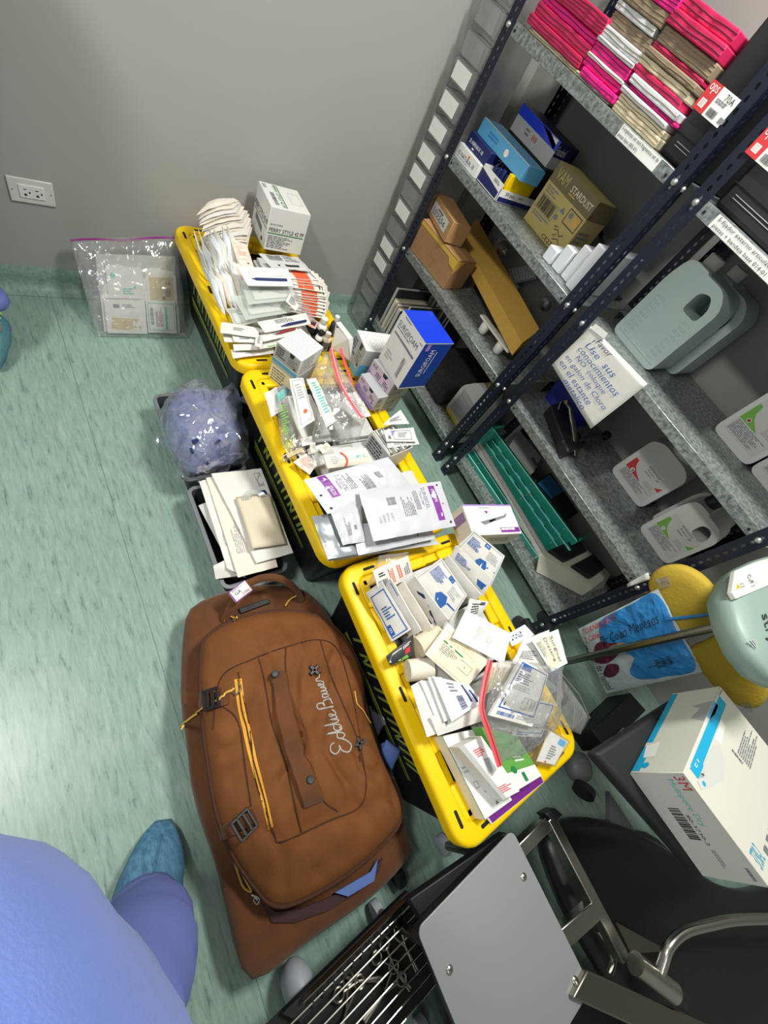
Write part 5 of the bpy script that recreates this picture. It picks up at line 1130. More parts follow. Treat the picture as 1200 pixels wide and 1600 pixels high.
MB().tube([p + V((0, 0, .004)) for p in zz_], .0012, n=5).build('zip_ridge', 'needle_red', ab)
# pouches by the rim
for lb, q, m, cm in (('outermost plain white pouch by the yellow rim, near end', ((667, 1152, .42), (690, 1144, .43), (660, 1062, .45), (642, 1072, .44)), 'paper', []),
                     ('white pouch folded behind the outermost one by the rim', ((688, 1140, .435), (706, 1134, .44), (680, 1062, .46), (656, 1064, .455)), 'paper_blue', [('r', 'ink_blue', .6, .06, .72, .14)]),
                     ('grey-shaded white pouch third from the rim', ((694, 1128, .45), (714, 1120, .455), (690, 1058, .47), (668, 1058, .47)), 'paper', []),
                     ('white pouch with navy bars and bar code before the red zip strip', ((706, 1128, .465), (754, 1096, .47), (733, 1070, .48), (676, 1056, .48)), 'paper_blue', [('r', 'ink_navy', .70, .22, .76, .9), ('r', 'ink_navy', .84, .1, .9, .7), ('b', 'ink_navy', .38, .12, .56, .52, 1), ('l', 'ink_grey', .30, .6, .55, .9, 3), ('l', 'ink_blue', .78, .3, .82, .8, 1, 1)]),
                     ('large translucent white pouch under the navy-barred one', ((684, 1150, .43), (756, 1126, .435), (750, 1096, .45), (672, 1120, .445)), 'paper', [('r', 'ink_grey', .2, .5, .26, .6)])):
    pack('paper_pouch', lb, 'pouch', q4(*q), .006, m, .003, .002, cm, 'white pouches by the rim of the near tote')
# cartons at the near end
def flat(name, label, q, th, m, cm, cat='box'): return pack(name, label, cat, q4(*q), th, m, 0, 0, cm)[0]
flat('flat_carton', 'large flat white carton with faint symbols along the near rim', ((757, 1281, .405), (800, 1250, .405), (738, 1140, .405), (690, 1150, .405)), .04, 'carton_white', [('l', 'ink_light', .1, .5, .35, .6, 2), ('f', 'ink_grey', .2, .32, .32, .4, .012), ('o', 'ink_light', .4, .25, .03), ('p', 'ink_grey', [(.5, .06), (.62, .06), (.56, .11)]), ('r', 'ink_green', -.0, .0, .02, 1)])
bk = flat('purple_spine_book', 'thin white carton with purple edge at the corner of the near tote', ((768, 1288, .375), (850, 1222, .375), (842, 1205, .39), (757, 1272, .39)), .02, 'carton_white', [('r', 'ink_purple', .02, .05, .99, .92)])
flat('film_dressing_carton', 'white carton with green band and leaf-like drawing, inside the near tote', ((786, 1250, .45), (812, 1236, .45), (752, 1150, .46), (717, 1168, .46)), .045, 'carton_white', [('l', 'ink_red', .35, .72, .8, .86, 4), ('l', 'ink_red', .2, .08, .85, .2, 4), ('p', 'ink_light', [(.3, .38), (.7, .45), (.75, .66), (.5, .68)]), ('r', 'carton_grey', 0, 0, .22, 1)])
flat('green_carton', 'green carton with white lettering beside the leaf-like drawing carton', ((800, 1240, .44), (846, 1212, .44), (808, 1150, .45), (752, 1136, .46)), .04, 'box_green', [('r', 'carton_white', .0, .0, 1, .28), ('l', 'white', .5, .4, .8, .52, 2), ('o', 'ink_green', .35, .30, .08), ('r', 'ink_green', .5, .05, .6, .22)])
cb = thing('clear_box', 'small clear box with blue and white card near the rack-side corner', 'box', at(862, 1165, .38))
q = [at(836, 1192, .40), at(868, 1198, .40), at(892, 1158, .40), at(858, 1136, .40)]
MB().hexa([p - V((0, 0, .05)) for p in q], q).build('clear_shell', 'film', cb, smooth=False)
q2 = [p - V((0, 0, .003)) for p in q]
sfc = Surf(*q2); mb = MB(); mb.grid(lambda u, v: sfc(.05 + .9 * u, .05 + .9 * v, 0), 1, 1); mb.build('printed_card', 'white', cb, smooth=False)
ink(cb, sfc, [('r', 'ink_sky', .6, .7, .9, .9), ('l', 'ink_grey', .4, .15, .75, .6, 6), ('f', 'yellow_clear', .05, .05, .95, .95, .02), ('r', 'ink_red', .42, .05, .5, .12)])

# ---------------------------------------------------------------- what stands on the racks
from mathutils.geometry import tessellate_polygon
def plate2d(outs, depth, bev, o, du, dv):
    """closed outlines (first outer, rest holes) in metres, extruded to depth along du x dv; returns an MB"""
    o, du, dv = V(o), V(du).normalized(), V(dv).normalized(); n = du.cross(dv); mb = MB()
    flat = [p for pts in outs for p in pts]; k = len(flat)
    tri = tessellate_polygon([[V((p[0], p[1], 0)) for p in pts] for pts in outs])
    P = lambda p, h: o + du * p[0] + dv * p[1] + n * h
    vs = [P(p, depth / 2) for p in flat] + [P(p, -depth / 2) for p in flat]
    fs = [tuple(t) for t in tri] + [tuple(k + i for i in t)[::-1] for t in tri]; b0 = 0
    for pts in outs:
        m = len(pts); fs += [(b0 + i, b0 + (i + 1) % m, k + b0 + (i + 1) % m, k + b0 + i) for i in range(m)]; b0 += m
    return mb.add(vs, fs)
def rnd_poly(pts, r, n=4):
    out = []; k = len(pts); P = [V((p[0], p[1])) for p in pts]
    for i in range(k):
        a, b, c = P[i - 1], P[i], P[(i + 1) % k]; r_ = min(r, (a - b).length * .45, (c - b).length * .45)
        p, q = b + (a - b).normalized() * r_, b + (c - b).normalized() * r_
        for j in range(n + 1):
            t = j / n; out.append(p * (1 - t) ** 2 + b * 2 * t * (1 - t) + q * t * t)
    return out
def jug(label, x, y0, z, w, h, d, m, cap, lab=None, grp='white jugs on the rack', ribs=False, wide=False):
    """front face towards -x, left edge at y0 (far side), width towards -y"""
    t = thing('plastic_jug', label, 'jug', (x + d / 2, y0 - w / 2, z), grp)
    if wide:   # round-shouldered tub
        out = rnd_poly([(0, 0), (w, 0), (w, h * .86), (w * .8, h * .97), (w * .2, h * .97), (0, h * .86)], .03); hole = []
    else:
        out = rnd_poly([(0, 0), (w, 0), (w, h * .80), (w * .80, h * .93), (w * .45, h * .93), (w * .42, h * .95), (w * .08, h * .95), (0, h * .72)], .028)
        hole = [rnd_poly([(w * .56, h * .60), (w * .86, h * .60), (w * .86, h * .74), (w * .74, h * .84), (w * .56, h * .80)], .016)]
    mb = plate2d([out] + hole, d, .022, (x + d / 2, y0, z), (0, -1, 0), (0, 0, 1))
    jb = mb.build('jug_body', m, t, angle=60, bevel=.015, seg=3); jb.modifiers.new('normals', 'WEIGHTED_NORMAL').keep_sharp = True
    cx = w * .25 if not wide else w * .5; cr = .026 if not wide else .05
    MB().lathe((x + d / 2, y0 - cx, z + h * (.94 if not wide else .95)), [(cr * .9, 0), (cr, .003), (cr, .030), (cr * .92, .034)], n=20).build('screw_cap', cap, t)
    if ribs:
        for i in range(9):
            zz = z + .03 + i * .016
            for s in (0, 1):
                yy = y0 - (w - .040 if s else .040)
                MB().box((x - .0015, yy - .015, zz), (x + .004, yy + .015, zz + .007)).build('jug_rib', m, t, bevel=.0015, seg=1)
        MB().box((x - .002, y0 - w + .012, z + .022), (x + .004, y0 - .012, z + .026)).build('jug_rib', m, t, bevel=.001, seg=1)
    if lab:
        s = Surf(*[V((x - .0006, y0 - w * a, z + h * b)) for a, b in ((.10, .10), (.90, .10), (.90, .60), (.10, .60))])
        if s.n.x > 0: s.n = -s.n
        ink(t, s, lab, lift=.0006)
    return t
GLAB = lambda c: [('r', 'paper_grey', 0, 0, 1, 1), ('p', c, [(0, .50), (.52, .50), (.42, .58), (.30, .64), (.18, .74), (.10, .98), (0, .98)][::-1] if False else [(0, .36), (.56, .36), (.44, .42), (.28, .50), (.16, .62), (.10, .80), (0, .80)]), ('o', 'white', .20, .44, .055), ('o', 'ink_red', .20, .44, .04), ('t', 'ink', 'Asepto 28', .40, .80, .80, .88), ('l', 'ink_grey', .40, .70, .74, .76, 1), ('l', 'ink_grey', .36, .9, .9, .97, 2), ('p', c, [(.86, .62), (1, .62), (1, .82)]), ('l', 'ink_grey', .04, .04, .96, .33, 9), ('l', 'ink_light', .6, .42, .95, .58, 4)]
jug('clear ribbed jug half filled, standing behind the handwritten note', 1.312, .628, .9455, .205, .30, .14, 'jug_clear', 'white', grp='clear jugs', ribs=True)
jug('second clear jug hidden behind the front clear one', 1.475, .60, .9455, .205, .30, .14, 'jug_clear', 'white', grp='clear jugs')
jug('white jug with green label on the upper shelf, next to the clear jugs', 1.446, .166, .9455, .165, .28, .12, 'jug_white', 'white', GLAB('ink_lgreen'))
jug('white jug with green label at the near end of the upper shelf', 1.455, -.006, .9455, .165, .28, .12, 'jug_white', 'white', GLAB('ink_lgreen'))
jug('white tub with crimson label on the lower shelf', 1.50, .25, .5535, .20, .235, .13, 'jug_white', 'white', GLAB('ink_red'), wide=True)
jug('white jug with black cap and green label on the lower shelf, by the near post', 1.405, -.012, .5535, .17, .245, .12, 'jug_white', 'black_plastic', GLAB('ink_lgreen'))
jug('plain white jug behind the black-capped one', 1.533, .0, .5535, .17, .245, .10, 'jug_white', 'white')
# handwritten note taped to the lip
A, B, C, D = atx(862, 570, 1.1865), atx(923, 670, 1.1865), atx(1012, 600, 1.1865), atx(924, 509, 1.1865)
nt_ = thing('handwritten_note', 'white sheet with blue handwriting taped to the shelf edge under the clear jug', 'note', (A + C) / 2)
sf = Surf(A, B, C, D, cr=.0016, seed=2)
if sf.n.x > 0: sf.n = -sf.n
MB().grid(lambda u, v: sf(u, v), 12, 12).build('paper_sheet', 'paper', nt_, thick=.0006)
for k, (tx, u0, v0, u1, v1) in enumerate((('\u00a1Favor', .16, .84, .46, .96), ('Use  sus', .14, .70, .68, .81), ('conocimientos', .10, .565, .88, .665), ('NO  coloque', .16, .425, .76, .53), ('en galon de Cloro', .06, .285, .92, .40), ('en el estante', .06, .155, .74, .265), ('metalico', .28, .03, .74, .135))):
    ink(nt_, sf, [('t', 'ink_blue' if k else 'ink_navy', tx, u0, v0, u1, v1, 0, .28, -.008)], lift=.0016)
MB().prism([atx(931, 506, 1.185), atx(950, 521, 1.185), atx(944, 530, 1.185), atx(922, 513, 1.185)], (-.001, 0, 0)).build('paper_tape', 'white', nt_, smooth=False)
# stacks on the upper shelf: each layer is a thing of its own
def card_stack(y0, y1, x0, x1, z, layers, where, grp, sd=0):
    rnd = random.Random(sd); zz = z; k = 0
    for th, m, w in layers:
        k += 1; j = rnd.uniform(-.012, .012); i = rnd.uniform(-.008, .008); n = 12
        t = thing('card_bundle', '%s, %s from the bottom %s' % (w, 'first second third fourth fifth sixth seventh eighth ninth tenth eleventh twelfth'.split()[k - 1], where), 'card bundle', ((x0 + x1) / 2, (y0 + y1) / 2, zz), grp)
        mb = MB(); lo, hi = [], []
        pts = [(x0 + i + .006 * noise.noise(V((q * 3.1, k * 2.7, sd))), y1 + j + (y0 - y1) * q / n) for q in range(n + 1)] + [(x1, y0 + j), (x1, y1 + j)]
        mb.prism([V((x, y, zz + .0004 + .004 * math.sin((y - y0) * 18 + k) * (zz > z + .02) * 0)) for x, y in pts], (0, 0, th - .0008)); mb.build('card_sheets', m, t, bevel=.003, seg=2)
        for e in range(1, max(2, int(th / .008))):
            ze = zz + th * e / max(2, int(th / .008))
            MB().tube([V((p[0] - .0006, p[1], ze + .0012 * math.sin(p[1] * 40 + e))) for p in pts[:n + 1]], .0009, n=4).build('sheet_edge', 'ink_maroon' if m in ('pink_card', 'red_card') else 'brown_card', t)
        zz += th
card_stack(1.29, 1.58, 1.212, 1.50, 1.3435, [(.012, 'cream_card', 'thin cream card bundle'), (.026, 'red_card', 'crimson card bundle'), (.030, 'red_card', 'crimson card bundle'), (.022, 'pink_card', 'pink card bundle'), (.04, 'red_card', 'thick crimson card bundle')], 'in the stack next to the far post', 'cards in the far stack', 1)
card_stack(1.115, 1.285, 1.210, 1.50, 1.3435, [(.008, 'white', 'thin white card bundle'), (.020, 'pink_card', 'bright pink card bundle'), (.020, 'pink_card', 'bright pink card bundle'), (.010, 'white', 'white card bundle'), (.026, 'pink_card', 'magenta card bundle'), (.012, 'cold_white', 'white sheet bundle'), (.024, 'cold_white', 'white sheet bundle'), (.03, 'brown_card', 'brown card bundle'), (.02, 'cold_white', 'white sheet bundle'), (.03, 'brown_card', 'brown card bundle'), (.05, 'pink_card', 'pink card bundle')], 'in the middle card stack', 'cards in the middle stack', 2)
card_stack(.905, 1.108, 1.210, 1.46, 1.3435, [(.024, 'cream_card', 'cream card bundle'), (.016, 'cream_card', 'cream card bundle'), (.014, 'cold_white', 'white card bundle'), (.010, 'pink_card', 'bright pink card bundle'), (.020, 'cold_white', 'white rolled card bundle'), (.018, 'red_card', 'crimson card bundle'), (.02, 'cream_card', 'cream card bundle'), (.018, 'brown_card', 'brown card bundle'), (.012, 'red_card', 'crimson card bundle'), (.034, 'brown_card', 'brown card bundle'), (.03, 'red_card', 'crimson card bundle'), (.03, 'red_card', 'crimson card bundle')], 'in the stack beside the black case', 'cards in the near stack', 3)
for lb, y0, y1, x1 in (('black case on the upper shelf behind the red tag, beside the card stack', .765, .895, 1.60), ('black case on the upper shelf of the nearer rack, behind its tag', .36, .655, 1.60)):
    t = thing('equipment_case', lb, 'case', (1.4, (y0 + y1) / 2, 1.3435), 'black cases on the upper shelf')
    MB().box((1.235, y0, 1.3435), (x1, y1, 1.64)).build('case_body', 'black_soft', t, bevel=.012)
    for k in (0, 1): MB().box((1.2335, y0 + .02 + .012 * k, 1.375 + .008 * k), (1.2352, y1 - .03, 1.3765 + .008 * k)).build('white_line', 'ink_light', t, smooth=False)
    MB().box((1.233, y0 + .0, 1.40), (1.237, y1, 1.402)).build('case_seam', 'black_matte', t, smooth=False)
p = atx(1192, 386, 1.25); t = thing('white_carton', 'white carton cut by the photo edge on the upper shelf of the nearer rack', 'box', (1.33, .26, 1.3435))
MB().box((1.24, .15, 1.3435), (1.42, .335, 1.42)).build('box_body', 'carton_white', t, bevel=.003)
# second shelf of the far rack
Z2 = .9455
CR = lambda name, label, y1, y0, x0, d, z, h, m, faces={}, grp=None: carton(name, label, 'box', (x0, y1), (x0, y0), d, z, h, m, faces=faces, group=grp)
CR('wipe_carton', 'white carton with small print lying at the bottom next to the far post', 1.632, 1.47, 1.212, .17, Z2, .046, 'carton_white', {'front': [('t', 'ink_navy', 'IO NATURAL 10', .12, .3, .85, .62), ('o', 'ink_orange', .55, .75, .03), ('l', 'ink_light', .1, .1, .8, .22, 1)]})
CR('wipe_carton', 'dark navy carton with white print on top of the white one', 1.622, 1.47, 1.235, .17, Z2 + .0465, .048, 'box_navy', {'front': [('t', 'white', 'SI AIRNAVI 10', .10, .35, .75, .62), ('r', 'white', .30, .12, .38, .22)], 'right': [('t', 'white', '70', .3, .3, .7, .75), ('s', 'white', [(.0, .1), (.3, .2), (.6, .05)], .03)]})
CR('tissue_carton', 'light blue oblong carton lying on the navy carton', 1.618, 1.30, 1.262, .11, Z2 + .095, .052, 'box_lblue', {'top': [('r', 'white', 0, .0, 1, .1)], 'front': [('l', 'bag_blue', .2, .3, .5, .7, 2), ('o', 'white', .6, .5, .04)]})
CR('tissue_carton', 'very dark carton with pale label behind the light blue one', 1.60, 1.33, 1.40, .12, Z2, .15, 'black_soft', {'front': [('r', 'ink_light', .18, .62, .30, .88), ('l', 'ink_light', .34, .6, .5, .85, 4), ('t', 'white', 'S.X', .84, .1, .98, .4)]})
CR('tissue_carton', 'white and blue carton at the back, topmost of the far pile', 1.60, 1.34, 1.40, .13, Z2 + .1505, .085, 'carton_grey', {'front': [('p', 'box_blue', [(0, .62), (1, .62), (1, 1), (0, 1)]), ('p', 'white', [(.55, .98), (.95, .98), (.95, .62)]), ('t', 'ink_red', '88', .48, .3, .6, .5), ('l', 'ink_grey', .3, .2, .45, .5, 2)], 'right': [('r', 'box_navy', 0, .45, 1, 1), ('t', 'white', 'Facebel', .05, .55, .5, .85)], 'top': [('r', 'box_navy', 0, 0, 1, 1)]})
ob_ = thing('open_display_carton', 'open white and navy carton holding dark blue packs, reading 50 pcs', 'box', (1.30, 1.39, Z2))
mb = MB(); y1_, y0_, x0_, x1_ = 1.465, 1.325, 1.225, 1.46
mb.box((x0_, y0_, Z2), (x1_, y1_, Z2 + .002)); mb.box((x0_, y0_, Z2), (x0_ + .002, y1_, Z2 + .06)); mb.box((x0_, y0_, Z2), (x1_, y0_ + .002, Z2 + .045)); mb.box((x0_, y1_ - .002, Z2), (x1_, y1_, Z2 + .06)); mb.box((x1_ - .002, y0_, Z2), (x1_, y1_, Z2 + .06)); mb.build('open_box', 'carton_white', ob_, smooth=False)
ink(ob_, Surf((x0_, y1_, Z2), (x0_, y0_, Z2), (x0_, y0_, Z2 + .06), (x0_, y1_, Z2 + .06)), [('p', 'box_navy', [(.02, .1), (.95, .1), (.95, .5), (.02, .75)]), ('l', 'ink_grey', .6, .7, .95, .9, 2)])
ink(ob_, Surf((x0_, y0_, Z2), (x1_, y0_, Z2), (x1_, y0_, Z2 + .045), (x0_, y0_, Z2 + .045)), [('r', 'box_navy', .03, .08, 1, .45), ('t', 'ink', '50 pcs', .15, .55, .38, .9), ('l', 'ink_grey', .5, .6, .7, .8, 1)])
for k, (yy, hh) in enumerate(((1.44, .07), (1.415, .078), (1.39, .085), (1.362, .08))):
    t = thing('sachet_pack', '%s dark blue sachet from the far end of the open carton' % ('first', 'second', 'third', 'fourth')[k], 'packet', (1.33, yy, Z2 + .002), 'sachets in the open carton')
    MB().box((1.26, yy - .010, Z2 + .0025), (1.44, yy + .010, Z2 + hh)).build('pack_body', 'box_navy', t, bevel=.004)
t = thing('yellow_pack', 'yellow and navy pack standing behind the sachets of the open carton', 'packet', (1.28, 1.34, Z2 + .002))
MB().box((1.245, 1.328, Z2 + .0025), (1.40, 1.346, Z2 + .095)).build('pack_body', 'yellow', t, bevel=.002)
a, b = at(817.5, 341, Z2), at(870, 403.7, Z2); h = height_over(a, 879, 252) - Z2
carton('kraft_carton', 'tan printed carton with olive top band and bar code on the second shelf', 'box', a, b, .135, Z2, h, 'kraft_olive', bevel=.0012, faces={
    'front': [('r', 'olive_band', 0, .70, 1, 1), ('t', 'kraft_olive', 'VAM', .08, .78, .36, .95), ('t', 'paper_warm', 'STARDUST', .46, .80, .96, .90), ('l', 'kraft_yellow', .46, .74, .66, .78, 1), ('l', 'ink_grey', .06, .54, .36, .66, 3), ('b', 'ink', .08, .30, .44, .50), ('f', 'ink_grey', .05, .28, .48, .52, .01), ('p', 'ink_grey', [(.50, .50), (.62, .50), (.56, .60)]), ('o', 'ink_grey', .52, .40, .04), ('f', 'ink', .66, .42, .96, .66, .012), ('o', 'ink_grey', .74, .58, .04), ('r', 'kraft_yellow', .82, .48, .93, .62), ('l', 'ink_grey', .08, .16, .5, .25, 2), ('t', 'ink', 'CE2777', .50, .03, .88, .10), ('s', 'ink', [(.60, .30), (.66, .34), (.63, .26), (.70, .30), (.78, .24), (.84, .30)], .012), ('s', 'ink', [(.66, .18), (.72, .24), (.70, .14), (.80, .2), (.9, .12)], .012)],
    'right': [('r', 'olive_band', 0, .70, 1, 1), ('l', 'ink_grey', .1, .2, .8, .5, 4)]})
for k in range(4):
    t = thing('folded_sheet', '%s white folded sheet from the tan printed carton' % ('first', 'second', 'third', 'fourth')[k], 'sheet', (1.35, .97 - .05 * k, Z2), 'folded white sheets in a row')
    MB().box((1.235 + .010 * (k % 3), .957 - .05 * k, Z2 + .0003), (1.52, 1.002 - .05 * k, Z2 + .05 + .035 * k)).build('sheet', 'cold_white', t, bevel=.004)
t = thing('gooseneck_strip', 'dark bent plastic strip lying across the second shelf', 'strip', (1.50, 1.1, Z2))
MB().tube(smooth_path([V((1.57, 1.26, Z2 + .012)), V((1.55, 1.22, Z2 + .10)), V((1.54, 1.14, Z2 + .13)), V((1.54, 1.0, Z2 + .10)), V((1.55, .88, Z2 + .05)), V((1.55, .80, Z2 + .012))], 6), .010, n=8, flat=.3).build('strip', 'black_soft', t)
MB().box((1.46, .80, Z2 + .0005), (1.60, 1.28, Z2 + .012)).build('strip_base', 'dark_grey', t, bevel=.003)
# third shelf of the far rack
Z3 = .5535
a, b = at(637, 387.5, Z3), at(687, 451.5, Z3); h = height_over(a, 655.6, 340.6) - Z3
a.x += .012; b.x = a.x + .03
kb = thing('kraft_box', 'large worn kraft box with yellow tape, open flaps on top, by the far post', 'box', (a + b) / 2)
d = (b - a).normalized(); nn = V((-d.y, d.x, 0)); u = V((0, 0, h)); k = nn * .135
MB().hexa([a, b, b + k, a + k], [a + u, b + u, b + k + u, a + k + u]).build('box_body', 'kraft_dark', kb, bevel=.003)
W_ = (b - a).length
MB().hexa([a + u + V((0, 0, .001)), b + u + V((0, 0, .001)), b + u + nn * .05 + V((0, 0, .001)), a + u + nn * .05 + V((0, 0, .001))], [a + u + V((0, 0, .004)), b + u + V((0, 0, .004)), b + u + nn * .05 + V((0, 0, .010)), a + u + nn * .05 + V((0, 0, .010))]).build('box_flap', 'kraft', kb)
MB().hexa([a + u + nn * .055 + V((0, 0, .001)), b + u + nn * .055 + V((0, 0, .001)), b + u + nn * .12 + V((0, 0, .001)), a + u + nn * .12 + V((0, 0, .001))], [a + u + nn * .055 + V((0, 0, .012)), b + u + nn * .055 + V((0, 0, .012)), b + u + nn * .12 + V((0, 0, .006)), a + u + nn * .12 + V((0, 0, .006))]).build('box_flap', 'kraft', kb)
ink(kb, Surf(a + u * .88 - nn * .0006, b + u * .88 - nn * .0006, b + u * 1.0 - nn * .0006, a + u * 1.0 - nn * .0006), [('r', 'tape', 0, 0, 1, 1), ('p', 'tape', [(.86, -1.2), (1, -1.6), (1, 0), (.80, 0)])], lift=.0008)
MB().prism([b + u * .55 - nn * .0008 + d * .0008, b + u * 1.0 - nn * .0008 + d * .0008, b + u + nn * .05 + d * .0008, b + u * .8 + nn * .035 + d * .0008], d * .0006).build('tape_end', 'tape', kb, smooth=False)
zt = Z3 + h + .013
a2, b2 = at(666.6, 331, zt), at(693, 378, zt); h2 = height_over(a2, 682, 300) - zt
carton('kraft_box', 'small kraft box with white label 103556 on top of the worn box', 'box', a2, b2, .10, zt, h2, 'kraft', bevel=.002, faces={'front': [('r', 'paper_grey', .12, .22, .86, .78), ('t', 'ink', '103556', .20, .36, .78, .58), ('b', 'ink', .36, .62, .60, .72), ('l', 'ink', .2, .26, .7, .33, 1)]})
# long tan carton leaning with its bright side up
E0, E1 = at(712.5, 384, .62), at(800, 556, .62)
F0, F1 = at(722, 369, .67), at(816, 536, .67); G0, G1 = at(745, 340, .715), at(844, 515, .715)
lc = thing('long_carton', 'long tan carton lying aslant on the third shelf, one side brightly lit', 'box', (E0 + E1) / 2)
dn = V((.06, 0, 0))
MB().add([E0, F0, G0, G0 - V((0, 0, .06)), E1, F1, G1, G1 - V((0, 0, .06))], [(0, 1, 5, 4), (1, 2, 6, 5), (2, 3, 7, 6), (3, 0, 4, 7), (3, 2, 1, 0), (4, 5, 6, 7)]).build('box_body', 'kraft_yellow', lc, bevel=.0015, seg=1)
for lb, x0, x1, y0, y1, zt in (('flat kraft box under the far end of the long tan carton', 1.47, 1.60, 1.38, 1.56, .612), ('flat kraft box under the near end of the long tan carton', 1.37, 1.47, .93, 1.05, .612)):
    t = thing('kraft_box', lb, 'box', ((x0 + x1) / 2, (y0 + y1) / 2, Z3)); MB().box((x0, y0, Z3), (x1, y1, zt)).build('box_body', 'kraft_dark', t, bevel=.002)
t = thing('twin_cup_fitting', 'off-white plastic fitting with two round cups under the long tan carton', 'fitting', at(768, 525, Z3))
p0, p1 = at(752, 494, Z3 + .045), at(795, 552, Z3 + .045); d = (p1 - p0).normalized(); s_ = V((-d.y, d.x, 0))
MB().hexa([p0 - s_ * .014, p1 - s_ * .014, p1 + s_ * .02, p0 + s_ * .02], [p + V((0, 0, .010)) for p in (p0 - s_ * .014, p1 - s_ * .014, p1 + s_ * .02, p0 + s_ * .02)]).build('cup_bar', 'device_white', t, bevel=.003)
for q in (.22, .76):
    c = p0.lerp(p1, q); MB().lathe(V((c.x, c.y, Z3 + .0005)), [(.015, 0), (.020, .004), (.022, .035), (.020, .045)], n=18).build('cup', 'device_white', t, angle=60)
t = thing('perforated_tray', 'white plastic tray with round holes, far back on the third shelf', 'tray', at(815, 430, Z3))
q = [atx(*a) for a in ((800, 440, 1.600), (836, 432, 1.600), (834, 412, 1.635), (794, 420, 1.635))]; sfp = Surf(*q)
MB().hexa([p - sfp.n * .02 for p in q] if sfp.n.dot(CAM - q[0]) > 0 else [p + sfp.n * .02 for p in q], q).build('tray_body', 'jug_white', t, bevel=.002)
if sfp.n.dot(CAM - q[0]) < 0: sfp.n = -sfp.n
ink(t, sfp, [('o', 'ink_light', .1 + .13 * i, .12 + .19 * j, .04) for i in range(7) for j in range(5)])
MB().box((1.622, sfp(.5, .5).y - .03, Z3), (1.640, sfp(.5, .5).y + .03, min(p.z for p in q))).build('tray_foot', 'jug_white', t)
def crinkle(label, px, py, z0, r, sd):
    p = atx(px, py, 1.555); t = thing('plastic_bag', label, 'bag', (p.x, p.y, z0), 'crinkled bags at the back of the third shelf')
    mb = MB().ball((p.x, p.y, z0 + r[2]), r, n=22)
    for i, v in enumerate(mb.v):
        c = V((p.x, p.y, z0 + r[2])); q_ = c + (v - c) * (1 + .35 * noise.noise(v * 28 + V((sd, 0, 0))) + .2 * noise.noise(v * 60 + V((0, sd, 0)))); q_.z = max(z0 + .0005, q_.z); mb.v[i] = q_
    mb.build('film', 'film_bag', t, angle=20)
    MB().ball((p.x, p.y, z0 + r[2] * .8), (r[0] * .7, r[1] * .7, r[2] * .7), n=12).build('wrapped_item', 'dark_grey', t)
crinkle('crinkled grey bag behind the middle of the long tan carton', 788, 385, .706, (.035, .055, .045), 3)
crinkle('shiny crinkled bag near the perforated post, behind the long tan carton', 842, 490, .706, (.03, .04, .035), 6)
# bottom shelf of the far rack: worn books standing, black foam block, ribbed gallon
Z4 = .1435
rnd = random.Random(5)
def book(label, y, x0, x1, h, th, m, grp, lean=0):
    t = thing('worn_book', label, 'book', ((x0 + x1) / 2, y, Z4), grp)
    R = Matrix.Rotation(lean, 3, 'X'); c = V(((x0 + x1) / 2, y, Z4))
    MB().box((x0, y - th / 2, Z4 + .0004), (x1, y + th / 2, Z4 + h), rot=R, c=c).build('pages', 'paper_grey', t, smooth=False)
    mb = MB(); mb.box((x0 - .003, y - th / 2 - .002, Z4 + .0002), (x1 + .003, y - th / 2, Z4 + h + .004), rot=R, c=c); mb.box((x0 - .003, y + th / 2, Z4 + .0002), (x1 + .003, y + th / 2 + .002, Z4 + h + .004), rot=R, c=c); mb.build('book_cover', m, t, smooth=False)
y = 1.60
for i in range(9):
    th = rnd.choice((.012, .016, .020, .026)); y -= th / 2
    book(('worn grey-paged book at the post end of the standing row', 'thin worn book second in the standing row', 'worn book third in the standing row', 'dark-covered worn book fourth in the standing row', 'worn book fifth in the standing row', 'dark-covered worn book sixth in the standing row', 'worn book seventh in the standing row', 'worn book eighth in the standing row', 'worn book closest to the black foam block')[i], y, 1.21 + rnd.uniform(0, .015), 1.42 + rnd.uniform(0, .03), .17 + rnd.uniform(-.02, .05), th, ('dark_grey', 'cream_card', 'cream_card', 'brown_card', 'black_soft', 'dark_grey')[i % 6], 'worn books on the bottom shelf', rnd.uniform(-.05, .05))
    y -= th / 2 + .006
y = 1.60
for i in range(8):
    th = rnd.choice((.014, .02, .026)); y -= th / 2
    book('%s worn book of the back row, counted from the far post' % 'first second third fourth fifth sixth seventh eighth'.split()[i], y, 1.455 + rnd.uniform(0, .015), 1.62, .24 + rnd.uniform(-.02, .04), th, ('black_soft', 'dark_grey', 'brown_card')[i % 3], 'worn books in the back row', rnd.uniform(-.04, .04)); y -= th / 2 + .008
t = thing('foam_block', 'black speckled foam block on the bottom shelf behind the tall blue carton', 'foam', (1.36, 1.10, Z4))
mat('foam_black', '#0e0e0e', .95, var=.6, vscale=160, col2='#3a3835', bump=.6, bscale=140)
MB().box((1.25, .985, Z4 + .0005), (1.58, 1.25, Z4 + .15)).build('foam', 'foam_black', t, bevel=.02, seg=3)
